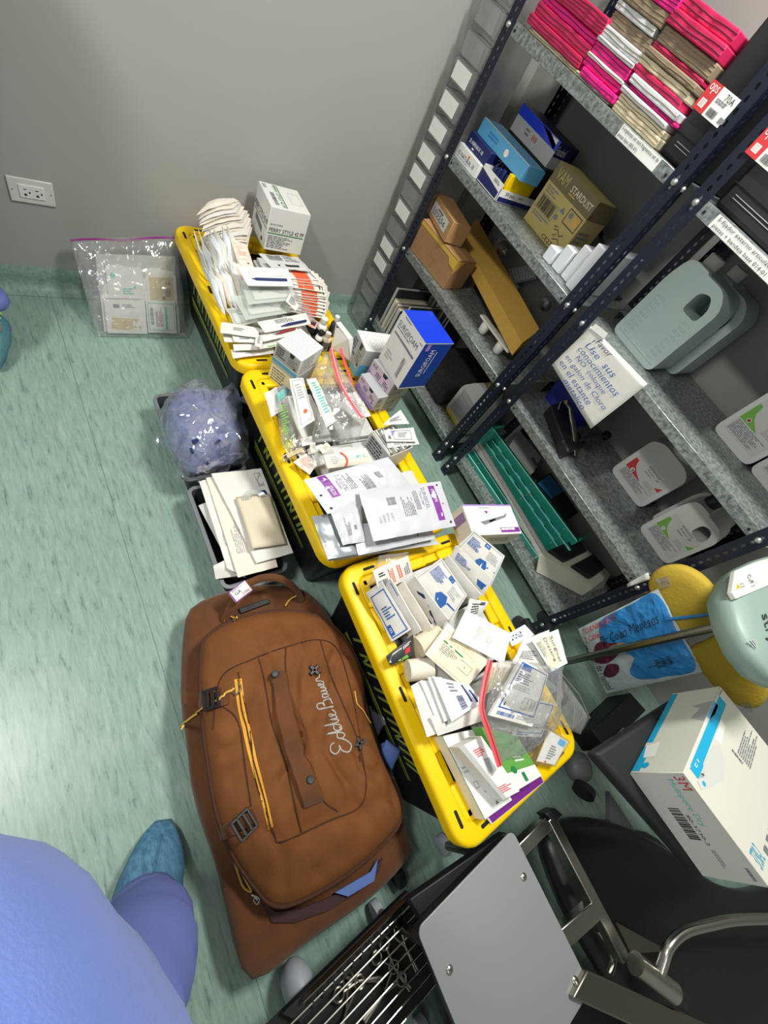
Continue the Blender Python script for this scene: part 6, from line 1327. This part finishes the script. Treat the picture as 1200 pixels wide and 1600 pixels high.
def gallon():
    t = thing('ribbed_jug', 'grey ribbed jug with ruled white label behind the perforated posts', 'jug', (1.36, .87, Z4))
    mb = plate2d([rnd_poly([(0, 0), (.19, 0), (.19, .17), (.13, .25), (.06, .25), (0, .17)], .025)], .13, .02, (1.365, .965, Z4), (0, -1, 0), (0, 0, 1)); mb.build('jug_body', 'paper_grey', t, angle=50, bevel=.015, seg=3)
    s = Surf((1.2992, .945, Z4 + .03), (1.2992, .795, Z4 + .03), (1.2992, .795, Z4 + .165), (1.2992, .945, Z4 + .165))
    if s.n.x > 0: s.n = -s.n
    ink(t, s, [('r', 'ink_light', 0, 0, 1, 1)] + [('r', 'white', .03, .05 + .1 * i, .97, .065 + .1 * i) for i in range(9)])
    MB().lathe((1.365, .87, Z4 + .247), [(.022, 0), (.022, .025)], n=16).build('screw_cap', 'yellow_clear', t)
    MB().box((1.2985, .785, Z4 + .004), (1.302, .955, Z4 + .024)).build('label_band', 'yellow_clear', t, bevel=.001)
gallon()
# column of clear tilt bins between rack and wall
tb = thing('tilt_bin_column', 'column of clear tilt-out bins with white cards between rack and back wall', 'organizer', (1.26, 1.745, 0))
MB().box((1.235, 1.672, .02), (1.40, 1.858, 1.62)).build('bin_frame', 'film_bin', tb)
cards = {1: 1, 4: 1, 5: 1, 6: 1, 7: 1, 9: 1, 11: 0}
CZ = [(.062, 0), (.119, 0), (.206, 0), (.29, 0), (.383, 1), (.465, 1), (.55, 0), (.639, 1), (.712, 0), (.79, 1), (.868, 1), (.961, 1), (1.047, 1), (1.136, 1), (1.211, 0), (1.30, 0), (1.39, 0), (1.48, 0)]
for z, cd in CZ:
    zl, zh = z - .040, z + .040; y0, y1 = 1.676, 1.800
    pr = [(1.172, zh), (1.178, zl + .014), (1.236, zl), (1.238, zh)]
    mb = MB(); k = len(pr)
    mb.add([V((x, y0, z_)) for x, z_ in pr] + [V((x, y1, z_)) for x, z_ in pr], [(0, 1, 5, 4), (1, 2, 6, 5), (2, 3, 7, 6), (0, 3, 2, 1), (4, 5, 6, 7)])
    dr = mb.build('bin_drawer', 'film_bin', tb, smooth=False)
    MB().tube([V((1.172, y0, zh)), V((1.172, y1, zh)), V((1.238, y1, zh)), V((1.238, y0, zh)), V((1.172, y0, zh))], .0016, n=5).build('drawer_rim', 'mid_grey', dr)
    MB().tube([V((1.172, y1, zh)), V((1.178, y1, zl + .014)), V((1.178, y0, zl + .014)), V((1.172, y0, zh))], .0013, n=5).build('drawer_rim', 'mid_grey', dr)
    if cd: MB().box((1.170, 1.684, zl + .022), (1.1725, 1.786, zh - .008)).build('name_card', 'white', dr, smooth=False)
# lower shelf of the near rack
t = thing('bone_clamp', 'black tool with brushed metal lever hanging over the edge of the lower shelf', 'tool', at(880, 690, Z3))
MB().hexa(q4((848, 646, Z3 + .0005), (874, 718, Z3 + .0005), (896, 708, Z3 + .0005), (872, 636, Z3 + .0005)), [p + V((-.01, 0, .055)) for p in q4((848, 646, Z3), (874, 718, Z3), (896, 708, Z3), (872, 636, Z3))]).build('tool_grip', 'black_plastic', t, bevel=.008)
MB().tube([at(884, 628, Z3 + .13), at(891, 636, Z3 + .12), at(897, 680, Z3 + .06), at(899, 712, Z3 + .02)], [.012, .017, .019, .016], n=12, flat=.6).build('metal_lever', 'steel', t)
MB().tube([at(872, 640, Z3 + .10), at(876, 628, Z3 + .13), at(886, 624, Z3 + .14)], .0025, n=6).build('wire_loop', 'steel', t)
MB().tube([at(880, 690, Z3 + .05), at(905, 688, Z3 + .04), at(930, 680, Z3 + .05), at(948, 682, Z3 + .05)], .007, n=8).build('tool_arm', 'dark_grey', t)
MB().lathe(at(943, 684, Z3 + .03), [(.016, 0), (.019, .006), (.019, .026), (.012, .032)], n=14).build('tool_knob', 'black_plastic', t)
MB().tube([at(914, 705, Z3 + .03), at(930, 718, Z3 + .02)], .0022, n=6).build('metal_pin', 'steel', t)
MB().box((at(880, 690, Z3).x - .0, at(880, 690, Z3).y - .05, Z3 + .0004), (at(880, 690, Z3).x + .09, at(880, 690, Z3).y + .02, Z3 + .03)).build('tool_base', 'black_soft', t, bevel=.006)
t = thing('blue_bin', 'deep blue plastic bin behind the handwritten note', 'bin', (1.42, .56, Z3))
MB().loft([rr(1.512, .575, .10, .095, .02, Z3 + .001), rr(1.512, .575, .115, .11, .02, Z3 + .20), rr(1.512, .575, .121, .116, .02, Z3 + .20), rr(1.512, .575, .121, .116, .02, Z3 + .215), rr(1.512, .575, .110, .105, .02, Z3 + .215), rr(1.512, .575, .095, .09, .02, Z3 + .02)]).build('bin_body', 'blue_tray', t, angle=40)
# teal lids standing on edge
def lidpan(label, ptl, ptr, ztop, m=('green_plastic', 'green_lit_edge'), th=.012, bot=Z4 + .001, cat='tray lid', name='tray_lid'):
    A, B = at(*ptl, ztop), at(*ptr, ztop); t = thing(name, label, cat, V(((A.x + B.x) / 2, (A.y + B.y) / 2, bot)), 'teal tray lids standing on edge' if cat == 'tray lid' else None)
    d = (B - A).normalized(); s = V((-d.y, d.x, 0)) * th; z = V((0, 0, bot - ztop))
    MB().hexa([A + z + s * .3, B + z + s * .3, B + z + s, A + z + s], [A + s * .3, B + s * .3, B + s, A + s]).build('lid_panel', m[0], t)
    r = MB(); e = V((0, 0, .006))
    r.hexa([A - e, B - e, B - e + s, A - e + s], [A, B, B + s, A + s]); r.build('lid_rim', m[1], t, bevel=.0015, seg=1)
    for P_ in (A, B):
        q = d * .006 * (1 if P_ is A else -1)
        MB().hexa([P_ + z, P_ + z + q, P_ + z + q + s, P_ + z + s], [P_, P_ + q, P_ + q + s, P_ + s]).build('lid_rim', m[0], t, bevel=.0015, seg=1)
    for k in (.12, .5, .88):
        c = A.lerp(B, k); MB().lathe(c + V((0, 0, -.02)) - s.normalized() * .000, [(.003, -.001), (.003, .0015)], n=8, axis=-s).build('rivet', 'light_grey', t)
    return t
lidpan('teal tray lid nearest the aisle', (731, 708), (845, 875), .170)
lidpan('second teal tray lid from the aisle', (739, 702), (850, 870), .182)
lidpan('white flat panel standing between the teal lids', (745, 693), (848, 866), .196, ('white', 'white'), .006, name='flat_board', cat='board')
lidpan('grey flat panel behind the white one', (750, 690), (856, 866), .202, ('paper_grey', 'light_grey'), .006, name='flat_board', cat='board')
lidpan('third teal tray lid from the aisle', (759, 691), (881, 868), .226)
lidpan('fourth teal tray lid from the aisle', (769, 687), (891, 861), .240)
bt = lidpan('large teal tray at the wall side of the standing lids', (769, 667), (903, 847), .275, th=.014)
A, B = at(769, 667, .275), at(903, 847, .275)
for P_, s_ in ((A, 1), (B, -1)):
    q = V((.09, .0, 0)); e = V((0, .012 * s_ * -1, 0))
    MB().hexa([P_ + V((0, 0, -.05)), P_ + q + V((0, 0, -.05)), P_ + q + e + V((0, 0, -.05)), P_ + e + V((0, 0, -.05))], [P_, P_ + q, P_ + q + e, P_ + e]).build('tray_end', 'green_plastic', bt, bevel=.002)
def slabz(name, label, cat, q, th, m, base, bev=.002):
    P_ = q4(*q); t = thing(name, label, cat, V((sum(p.x for p in P_) / 4, sum(p.y for p in P_) / 4, base)))
    MB().hexa([p - V((0, 0, th)) for p in P_], P_).build('panel', m, t, bevel=bev); return t
t = slabz('grey_box', 'grey box with tilted lid and latch next to the large teal tray', 'box', ((797, 696, .24), (834, 738, .24), (846, 714, .25), (811, 670, .25)), .095, 'light_grey', .14)
MB().box((at(838, 722, .245).x - .02, at(838, 722, .245).y - .03, .225), (at(838, 722, .245).x + .0, at(838, 722, .245).y + .03, .247)).build('latch', 'mid_grey', t, bevel=.002)
t = slabz('dark_tray_box', 'black box with a bright blue square on its lid', 'box', ((836, 754, .22), (880, 812, .22), (905, 800, .22), (860, 738, .22)), .075, 'black_soft', .14)
q = q4((840, 755, .222), (862, 779, .222), (880, 768, .222), (859, 741, .222)); MB().hexa([p - V((0, 0, .001)) for p in q], q).build('blue_square', 'bag_blue', t, smooth=False)
# foot pedal
fp = thing('foot_pedal', 'beige foot switch with two black treads at the near end of the bottom shelf', 'foot switch', at(905, 900, Z4))
BQ = [at(846, 906, Z4 + .001), at(917, 943, Z4 + .001), at(952, 930, Z4 + .001), at(900, 868, Z4 + .001)]
TQ = [at(852, 876, Z4 + .062), at(938, 929, Z4 + .062), at(964, 908, Z4 + .075), at(912, 850, Z4 + .075)]
for p in BQ + TQ: p.y += .04; p.x -= .01
MB().hexa(BQ, TQ).build('pedal_housing', 'beige_plastic', fp, bevel=.006)
sf = Surf(*TQ)
if sf.n.z < 0: sf.n = -sf.n
for u0, u1 in ((.02, .34), (.46, .82)):
    q = [sf(u0, .14), sf(u1, .12), sf(u1, .85), sf(u0, .9)]; MB().hexa(q, [p + sf.n * .024 for p in q]).build('tread', 'black_plastic', fp, bevel=.007, seg=3)

# ---------------------------------------------------------------- foreground right: device on a pole, seats, tape carton, trolley
dv = thing('tourniquet_device', 'grey-green medical device with white upper panel on a chrome pole stand', 'medical device', at(835, 1047, 0))
top, low = at(1150, 972, .83), at(868, 1038, .17)
MB().tube([low + (low - top) * .12, top + (top - low) * .12], .0125, n=16).build('chrome_pole', 'steel_dark', dv)
MB().tube([top - (top - low) * .06, top + (top - low) * .02], .016, n=16).build('pole_clamp', 'steel', dv)
bc = low + (low - top) * .12
MB().lathe((bc.x, bc.y, bc.z - .05), [(.045, 0), (.05, .01), (.035, .04), (.02, .055)], n=18).build('base_hub', 'black_plastic', dv)
for px, py in ((822, 968), (890, 1088), (800, 1120), (860, 960)):
    e = at(px, py, .075); e.z = .075
    if e.x < .76: continue
    MB().tube([V((bc.x, bc.y, .105)), bc.lerp(e, .6).xy.to_3d() + V((0, 0, .098)), e], [.028, .024, .020], n=10, flat=.6).build('base_leg', 'black_plastic', dv, angle=60)
    MB().lathe((e.x - .012, e.y, .030), [(.016, 0), (.029, .003), (.029, .021), (.016, .024)], n=16, axis=(1, 0, 0)).build('caster', 'dark_grey', dv)
OUT = [(1128, 935), (1138, 905), (1150, 888), (1175, 876), (1205, 867), (1240, 864), (1255, 960), (1245, 1070), (1225, 1078), (1190, 1058), (1160, 1022), (1140, 980)]
ring = [at(x, y, .90) for x, y in OUT]; rc = sum(ring, V()) / len(ring)
MB().loft([sc(ring, rc, .80, .845), sc(ring, rc, .93, .855), sc(ring, rc, 1.0, .89), sc(ring, rc, .99, .91), sc(ring, rc, .95, .92), sc(ring, rc, .6, .925)]).build('device_body', 'device_green', dv, angle=60)
q = [at(1150, 936, .928), at(1143, 925, .928), at(1148, 892, .928), at(1178, 879, .928), at(1212, 869, .928), at(1242, 866, .928), at(1246, 896, .928)]
MB().prism([p - V((0, 0, .012)) for p in q], (0, 0, .0135)).build('white_panel', 'device_white', dv, bevel=.002)
pl = Surf(at(1148, 925, .9305), at(1210, 905, .9305), at(1200, 880, .9305), at(1150, 898, .9305))
ink(dv, Surf(*[at(x, y, .930) for x, y in ((1166, 900), (1173, 918), (1180, 914), (1172, 896))]), [('t', 'ink', 'Cuff 1', 0, .1, 1, .9)])
ink(dv, Surf(*[at(x, y, .930) for x, y in ((1151, 921), (1164, 917), (1160, 908), (1149, 912))]), [('p', 'yellow_clear', [(0, 0), (.5, 0), (.25, 1)]), ('f', 'ink', .55, .1, .95, .7, .03), ('p', 'ink', [(.2, .2), (.3, .2), (.25, .7)])])
ink(dv, Surf(*[at(x, y, .9262) for x, y in ((1183, 963), (1197, 1010), (1216, 1004), (1202, 956))]), [('t', 'ink', 'stryker', 0, .15, 1.9, .9)])
ink(dv, Surf(*[at(x, y, .9262) for x, y in ((1170, 1000), (1185, 1020), (1188, 1010), (1178, 998))]), [('l', 'ink_light', 0, 0, 1, 1, 3)])
# printed bag with yellow foam hanging on the pole
XB = 1.105
fbg = thing('foam_cushion_bag', 'blue and white printed plastic bag with handwriting and yellow foam sticking out', 'bag', atx(1000, 1010, XB))
sf = Surf(atx(947, 1084, XB), atx(1098, 1050, XB), atx(1028, 920, XB), atx(903, 983, XB), h=.022, cr=.005, seed=3)
if sf.n.x > 0: sf.n = -sf.n
mb = MB(); mb.grid(lambda u, v: sf(u, v), 24, 22); mb.grid(lambda u, v: sf(u, v) + V((.045 * (16 * u * (1 - u) * v * (1 - v)) ** .4 + .004, 0, 0)), 24, 22); mb.build('bag_film', 'bag_white', fbg, angle=60)
def patch(m, pts, k=.7):
    P_ = closed_path([(u, v, 0) for u, v in pts], 72); c = sum(P_, V()) / 72; mb = MB()
    rings_ = [[sf(c.x + (p.x - c.x) * s, c.y + (p.y - c.y) * s, .0016 + .0012 * k) for p in P_] for s in (1, .94, .88, .8, .72, .64, .56, .47, .38, .3, .2, .1, .01)]
    mb.loft(rings_, cap=False); mb.build('printed_mark', m, fbg, smooth=False)
patch('bag_blue', [(.36, .98), (.70, .98), (.97, .96), (.98, .5), (.97, .06), (.72, .05), (.46, .10), (.40, .24), (.52, .36), (.44, .5), (.26, .70), (.28, .90)], .7)
patch('ink_maroon', [(.06, .50), (.14, .68), (.24, .72), (.34, .66), (.46, .60), (.36, .48), (.20, .42)], 1.5)
patch('brown_card', [(.22, .56), (.36, .62), (.50, .60), (.40, .52)], 2.4)
patch('ink_maroon', [(.10, .30), (.20, .40), (.32, .36), (.28, .26), (.16, .22)], 1.5)
ink(fbg, sf, [('t', 'ink_red', 'TORNIQUETE', .06, .88, .52, .97, 0, .2), ('t', 'ink_red', '2 Cables', .06, .78, .28, .86, 0, .2), ('t', 'ink', 'Dr Cobo Meneses', .24, .66, .90, .78, 0, .3, -.006), ('t', 'ink', 'a alegr\u00eda', .60, .18, .92, .28, 3), ('t', 'ink', 'de Marisol', .05, .06, .14, .42, 3), ('l', 'ink', .01, .5, .06, .9, 1, 1)], lift=.0042)
def foam(pts, x, th, holes=None):
    P_ = closed_path([atx(a, b, x) for a, b in pts], 48); c = sum(P_, V()) / 48
    rg = []
    for k, (s, dx) in enumerate(((.55, .0), (.9, .002), (1.0, .012), (1.0, th - .012), (.92, th - .003), (.55, th))):
        rg.append([c + (p - c) * s + V((dx, 0, 0)) for p in P_])
    MB().loft(rg).build('foam_lobe', 'foam_yellow', fbg, angle=70)
foam([(1013, 925), (1014, 902), (1032, 888), (1062, 887), (1092, 902), (1115, 928), (1128, 956), (1132, 968), (1100, 980), (1050, 992), (1040, 966)], XB + .004, .045)
foam([(1074, 1022), (1092, 1008), (1130, 992), (1165, 1005), (1192, 1040), (1201, 1075), (1194, 1098), (1176, 1110), (1150, 1104), (1112, 1074)], XB + .0, .045)
MB().tube([atx(1040, 968, XB - .008), atx(1085, 963, XB - .010), atx(1136, 957, XB - .006)], .0055, n=8).build('blue_strap', 'bag_blue', fbg)
for pts in ([(1024, 904), (1043, 900), (1050, 915), (1032, 922)], [(1155, 1082), (1165, 1079), (1174, 1100), (1176, 1114), (1160, 1108)]):
    MB().prism([atx(a, b, XB + .003) for a, b in pts], (-.0015, 0, 0)).build('adhesive_tape', 'film_bag', fbg, smooth=False)
MB().tube([atx(1098, 985, XB + .03), V((top.x, top.y, .80))], .003, n=6).build('hanging_cord', 'bag_blue', fbg)
t = thing('paper_scrap', 'white paper scrap caught on the lower end of the near rack', 'paper', at(1000, 912, .50))
sfc = Surf(*[atx(a, b, 1.183) for a, b in ((980, 918), (1016, 905), (1013, 894), (980, 912))], cr=.003); MB().grid(lambda u, v: sfc(u, v), 5, 3).build('sheet', 'paper', t, thick=.001)
# black padded board carrying the tape carton
ZT = .60
bq = [at(930, 1176, ZT - .008), at(1102, 1372, ZT - .008), at(1300, 1290, ZT - .008), at(1062, 1090, ZT - .008)]
bd = thing('padded_board', 'black padded board on a stand, carrying the tape carton', 'board', V((sum(p.x for p in bq) / 4, sum(p.y for p in bq) / 4, 0)))
MB().hexa([p - V((0, 0, .04)) for p in bq], bq).build('pad', 'black_soft', bd, bevel=.012, seg=3)
c = at(1130, 1190, .30)
MB().tube([V((c.x, c.y, .03)), V((c.x, c.y, ZT - .049))], .022, n=14).build('stand_column', 'dark_grey', bd)
MB().lathe((c.x, c.y, .0), [(.11, 0), (.11, .02), (.05, .035), (.03, .05)], n=24).build('stand_foot', 'black_plastic', bd)
carton_px('tape_carton', 'white carton of surgical tape rolls with cyan bands on the black board', 'box', (984, 1208), (1098, 1368), (1068, 1208), (1140, 1090), ZT - .007, 'carton_cream', bevel=.002, faces={
    'front': [('r', 'paper_grey', 0, 0, 1, 1), ('t', 'ink_red', '3M', .03, .78, .16, .96), ('t', 'ink_teal', 'Multipore Dry', .06, .60, .50, .74), ('b', 'ink', .34, .26, .64, .46), ('t', 'ink', '80-3730-2', .40, .50, .68, .56), ('l', 'ink_grey', .72, .48, .9, .56, 2), ('l', 'ink_grey', .85, .8, .97, .9, 1)],
    'top': [('r', 'ink_cyan', .03, .10, .13, .52), ('r', 'ink_cyan', .03, .52, .13, .90), ('p', 'ink_cyan', [(.03, .08), (.13, .08), (.20, .16), (.13, .22)]), ('r', 'ink_sky', .0, .60, .06, .80), ('p', 'paper_grey', [(.14, .06), (.20, .04), (.28, .16), (.36, .30), (.30, .44), (.22, .50), (.16, .46), (.14, .30)]), ('p', 'white', [(.15, .50), (.22, .52), (.20, .70), (.13, .72)]), ('o', 'ink_cyan', .20, .10, .022), ('t', 'white', '12', .06, .13, .09, .20, 3), ('t', 'ink', 'TM.Dry', .01, .90, .04, .98, 3), ('l', 'ink_grey', .40, .62, .58, .96, 8, 1), ('l', 'ink_grey', .30, .48, .48, .90, 7, 1) if False else ('l', 'ink_grey', .34, .56, .60, .60, 1), ('t', 'ink_cyan', '3730-2', .76, .05, .92, .14, 1), ('l', 'ink_grey', .88, .14, .96, .4, 3)],
    'left': [('r', 'ink_cyan', .02, .02, .66, .15), ('r', 'ink_cyan', .70, .02, .98, .18), ('p', 'white', [(.70, .05), (.84, .12), (.82, .34), (.66, .30)]), ('o', 'ink_cyan', .92, .24, .03), ('p', 'ink_light', [(.2, .98), (.45, .98), (.4, .70), (.28, .8), (.24, .6)])]})
# black round seat
ol_ = closed_path([at(x, y, .24) for x, y in ((852, 1308), (880, 1282), (930, 1278), (985, 1294), (1050, 1330), (1110, 1375), (1175, 1392), (1270, 1385), (1330, 1500), (1210, 1660), (1120, 1680), (1020, 1620), (940, 1510), (880, 1400))], 60)
oc_ = sum(ol_, V()) / 60
st = thing('upholstered_stool', 'black upholstered seat with smooth rounded edge beneath the tape carton', 'stool', (oc_.x, oc_.y, 0))
MB().loft([sc(ol_, oc_, .86, .165), sc(ol_, oc_, .96, .175), sc(ol_, oc_, 1.0, .20), sc(ol_, oc_, 1.0, .225), sc(ol_, oc_, .97, .245), sc(ol_, oc_, .90, .260), sc(ol_, oc_, .78, .268), sc(ol_, oc_, .55, .273), sc(ol_, oc_, .25, .275), sc(ol_, oc_, .02, .275)]).build('seat', 'black_leather', st, angle=80)
MB().tube([V((oc_.x, oc_.y, .06)), V((oc_.x, oc_.y, .17))], .03, n=16).build('column', 'steel_dark', st)
MB().lathe((oc_.x, oc_.y, 0), [(.24, 0), (.24, .02), (.08, .05), (.04, .065)], n=24).build('stool_foot', 'dark_grey', st)
t = thing('floor_bracket', 'small grey triangular bracket on the floor between tote and black seat', 'bracket', at(975, 1270, 0))
P_ = [at(952, 1236, .06), at(1006, 1318, .06), at(955, 1296, .03)]; MB().prism([p - V((0, 0, .02)) for p in P_], (0, 0, .02)).build('bracket_plate', 'mid_grey', t, bevel=.002)
MB().box((P_[2].x - .01, P_[2].y - .01, 0), (P_[2].x + .02, P_[2].y + .02, .03)).build('bracket_foot', 'dark_grey', t)
for k, (px, py, lb) in enumerate(((912, 1198, 'grey caster housing on the floor beside the near tote corner'), (950, 1145, 'dark clear box standing on the floor beside the black board'))):
    p = at(px, py, .05)
    if k == 0:
        t = thing('caster_housing', lb, 'caster', (p.x, p.y, 0)); MB().lathe((p.x, p.y, 0), [(.05, 0), (.055, .02), (.05, .045), (.02, .06)], n=20).build('housing', 'mid_grey', t, angle=60)
        MB().lathe((p.x - .05, p.y - .06, .04), [(.02, -.014), (.04, -.012), (.04, .012), (.02, .014)], n=20, axis=(1, .3, 0)).build('wheel', 'black_plastic', t)
    else:
        t = thing('dark_box', lb, 'box', (p.x, p.y, 0)); q = q4((925, 1140, .12), (948, 1172, .12), (1010, 1110, .12), (985, 1082, .12)); MB().hexa([V((a.x, a.y, .001)) for a in q], q).build('box_body', 'black_plastic', t, bevel=.004)
        MB().tube([at(950, 1165, .125), at(975, 1140, .125)], .008, n=8).build('grey_rod', 'light_grey', t)
# trolley: grey plate on a square-tube frame, thick bar, socket and bent handle, basket below
ZP = .36
tr = thing('steel_trolley', 'steel trolley frame with square tubes, grey bolted plate and bent handle in the foreground', 'trolley', at(800, 1480, 0))
pa, pb, pc = at(797, 1297, ZP), at(927, 1540, ZP), at(652, 1455, ZP)
x0, x1 = pc.x, (pa.x + pb.x) / 2; y1, y0 = (pa.y + pc.y) / 2, pb.y
MB().prism([V((p.x, p.y, ZP - .005)) for p in rr((x0 + x1) / 2, (y0 + y1) / 2, (x1 - x0) / 2, (y1 - y0) / 2, .018, 0)], (0, 0, .005)).build('plate', 'plate_grey', tr, bevel=.001)
MB().box((x0 + .004, y0 + .01, ZP - .036), (x1 - .02, y1 - .004, ZP - .0055)).build('plate_backing', 'black_plastic', tr, bevel=.004)
for px, py in ((818, 1370), (702, 1515), (898, 1532), (770, 1640)):
    p = at(px, py, ZP); MB().lathe(p, [(.0085, -.001), (.0085, .0018), (.006, .0042), (.002, .005)], n=14).build('plate_bolt', 'steel', tr)
def sqtube(a, b, w, h, m='steel'):
    a, b = V(a), V(b); d = (b - a).normalized(); s = V((-d.y, d.x, 0)).normalized() * w / 2; u = V((0, 0, h))
    return MB().hexa([a - s - u, b - s - u, b + s - u, a + s - u], [a - s, b - s, b + s, a + s]).build('square_tube', m, tr, bevel=.003)
ZF = .335
sqtube(at(862, 1277, ZF), at(980, 1500, ZF), .030, .035)
sqtube(at(815, 1330, ZF), at(858, 1287, ZF), .032, .034)
sqtube(at(880, 1470, ZF), at(935, 1422, ZF), .040, .034)
MB().hexa([p - V((0, 0, .04)) for p in q4((852, 1271, ZF + .002), (866, 1286, ZF + .002), (880, 1273, ZF + .002), (867, 1262, ZF + .002))], q4((852, 1271, ZF + .002), (866, 1286, ZF + .002), (880, 1273, ZF + .002), (867, 1262, ZF + .002))).build('end_cap', 'black_plastic', tr, bevel=.003)
bar = q4((918, 1515, .375), (895, 1560, .375), (1090, 1650, .375), (1120, 1606, .375))
MB().hexa([p - V((0, 0, .05)) for p in bar], bar).build('thick_bar', 'steel_dark', tr, bevel=.004)
MB().tube([at(993, 1505, .385), at(1052, 1550, .385)], .024, n=20).build('socket', 'steel', tr)
MB().tube([at(1046, 1545, .385), at(1066, 1562, .385)], [.023, .020], n=20).build('socket_cap', 'black_plastic', tr)
MB().tube(smooth_path([at(1028, 1528, .39), at(1036, 1505, .405), at(1046, 1478, .42), at(1070, 1456, .43), at(1110, 1445, .435), at(1160, 1437, .435), at(1260, 1436, .435)], 6), .0125, n=16).build('bent_handle', 'steel', tr, angle=70)
MB().tube(smooth_path([at(935, 1452, .30), at(950, 1475, .30), at(958, 1500, .29), at(952, 1520, .28)], 5), .009, n=10).build('bent_rod', 'steel', tr)
MB().prism([at(960, 1440, .32), at(1030, 1478, .32), at(1032, 1486, .32), at(985, 1490, .32)], (0, 0, .003)).build('side_plate', 'steel_dark', tr)
for x, y in ((x0 + .03, y1 - .06), (x1 - .04, y1 - .05), (x0 + .03, y0 + .02), (x1 - .03, y0 + .02)):
    MB().tube([V((x, y, .05)), V((x, y, ZP - .03))], .012, n=10).build('trolley_leg', 'steel_dark', tr)
    MB().lathe((x - .014, y, .03), [(.014, 0), (.029, .003), (.029, .024), (.014, .027)], n=16, axis=(1, 0, 0)).build('caster', 'caster_grey', tr)
p = at(470, 1545, .10); MB().ball((p.x, p.y, .075), (.036, .05, .055), n=20).build('caster_hood', 'caster_grey', tr)
MB().lathe((p.x - .012, p.y + .0, .034), [(.015, 0), (.033, .003), (.033, .021), (.015, .024)], n=16, axis=(1, 0, 0)).build('caster', 'black_plastic', tr)
fr = q4((790, 1300, .30), (800, 1325, .30), (660, 1440, .30), (640, 1405, .30)); MB().hexa([a - V((0, 0, .03)) for a in fr], fr).build('dark_rail', 'black_plastic', tr, bevel=.003)
q = q4((638, 1392, .175), (655, 1412, .175), (470, 1600, .175), (440, 1585, .175)); MB().hexa([a - V((0, 0, .02)) for a in q], q).build('dark_rail', 'black_plastic', tr, bevel=.003)
q = q4((640, 1400, .145), (470, 1570, .145), (520, 1680, .145), (730, 1500, .145)); MB().hexa([a - V((0, 0, .006)) for a in q], q).build('lower_tray', 'black_plastic', tr, bevel=.002)
q = q4((690, 1420, .13), (930, 1560, .13), (1110, 1660, .13), (700, 1760, .13)); MB().hexa([a - V((0, 0, .006)) for a in q], q).build('dark_gap_sheet', 'black_plastic', tr, bevel=.002)  # black sheet added to darken the gap under the plate
# wire basket of instruments
bk = thing('wire_basket', 'steel wire basket of instruments on the trolley beside the grey plate', 'basket', at(600, 1540, .15))
a, b = at(634, 1408, .20), at(474, 1566, .20); d = (b - a).normalized(); s = V((-d.y, d.x, 0)); s = s if s.y < 0 else -s
MB().hexa([a - V((0, 0, .045)), b - V((0, 0, .045)), b + s * .002 - V((0, 0, .045)), a + s * .002 - V((0, 0, .045))], [a, b, b + s * .002, a + s * .002]).build('back_wall', 'steel', bk, smooth=False)
for k in range(8):
    o = s * (.012 + .022 * k); zz = V((0, 0, .002 - .0 * k)); e = d * .012
    MB().tube([a + o - V((0, 0, .02)) - e * 1.0, a + o + zz - e * .6, a + o + zz + e, b + o + zz, b + o + zz + d * .08], .0019, n=6).build('basket_wire', 'steel', bk)
for k in range(11):
    c = a.lerp(b, .04 + .09 * k) + s * .006
    MB().tube([c + V((0, 0, -.02)), c + V((0, 0, .004)) + s * .006, c + s * .014 - V((0, 0, .012)), c + s * .03 - V((0, 0, .03))], .0024, n=6).build('instrument_hook', 'dark_grey', bk)
MB().hexa([a - V((0, 0, .047)), b + d * .08 - V((0, 0, .047)), b + d * .08 + s * .19 - V((0, 0, .047)), a + s * .19 - V((0, 0, .047))], [a - V((0, 0, .045)), b + d * .08 - V((0, 0, .045)), b + d * .08 + s * .19 - V((0, 0, .045)), a + s * .19 - V((0, 0, .045))]).build('basket_floor', 'black_matte', bk, smooth=False)
rnd = random.Random(3)
for k in range(6):
    c = a.lerp(b, .12 + .15 * k) + s * rnd.uniform(.06, .15) - V((0, 0, .030)); an = rnd.uniform(0, 3.14); dd = V((math.cos(an), math.sin(an), .02)); nn = V((-dd.y, dd.x, 0))
    t = thing('surgical_scissors', '%s ring-handled instrument from the far end of the wire basket' % 'first second third fourth fifth sixth'.split()[k], 'instrument', c, 'instruments in the wire basket')
    MB().tube([c - dd * .06, c, c + dd * .035 + nn * .012], .003, n=6).build('instrument_arm', 'steel_dark', t); MB().tube([c - dd * .06 + nn * .006, c, c + dd * .035 - nn * .012], .003, n=6).build('instrument_arm', 'steel_dark', t)
    for q in (1, -1): MB().tube([c + dd * .046 + nn * .015 * q + (dd * math.cos(w) + nn * math.sin(w)) * .012 for w in [i * math.pi / 6 for i in range(13)]], .0025, n=6).build('finger_ring', 'steel_dark', t)
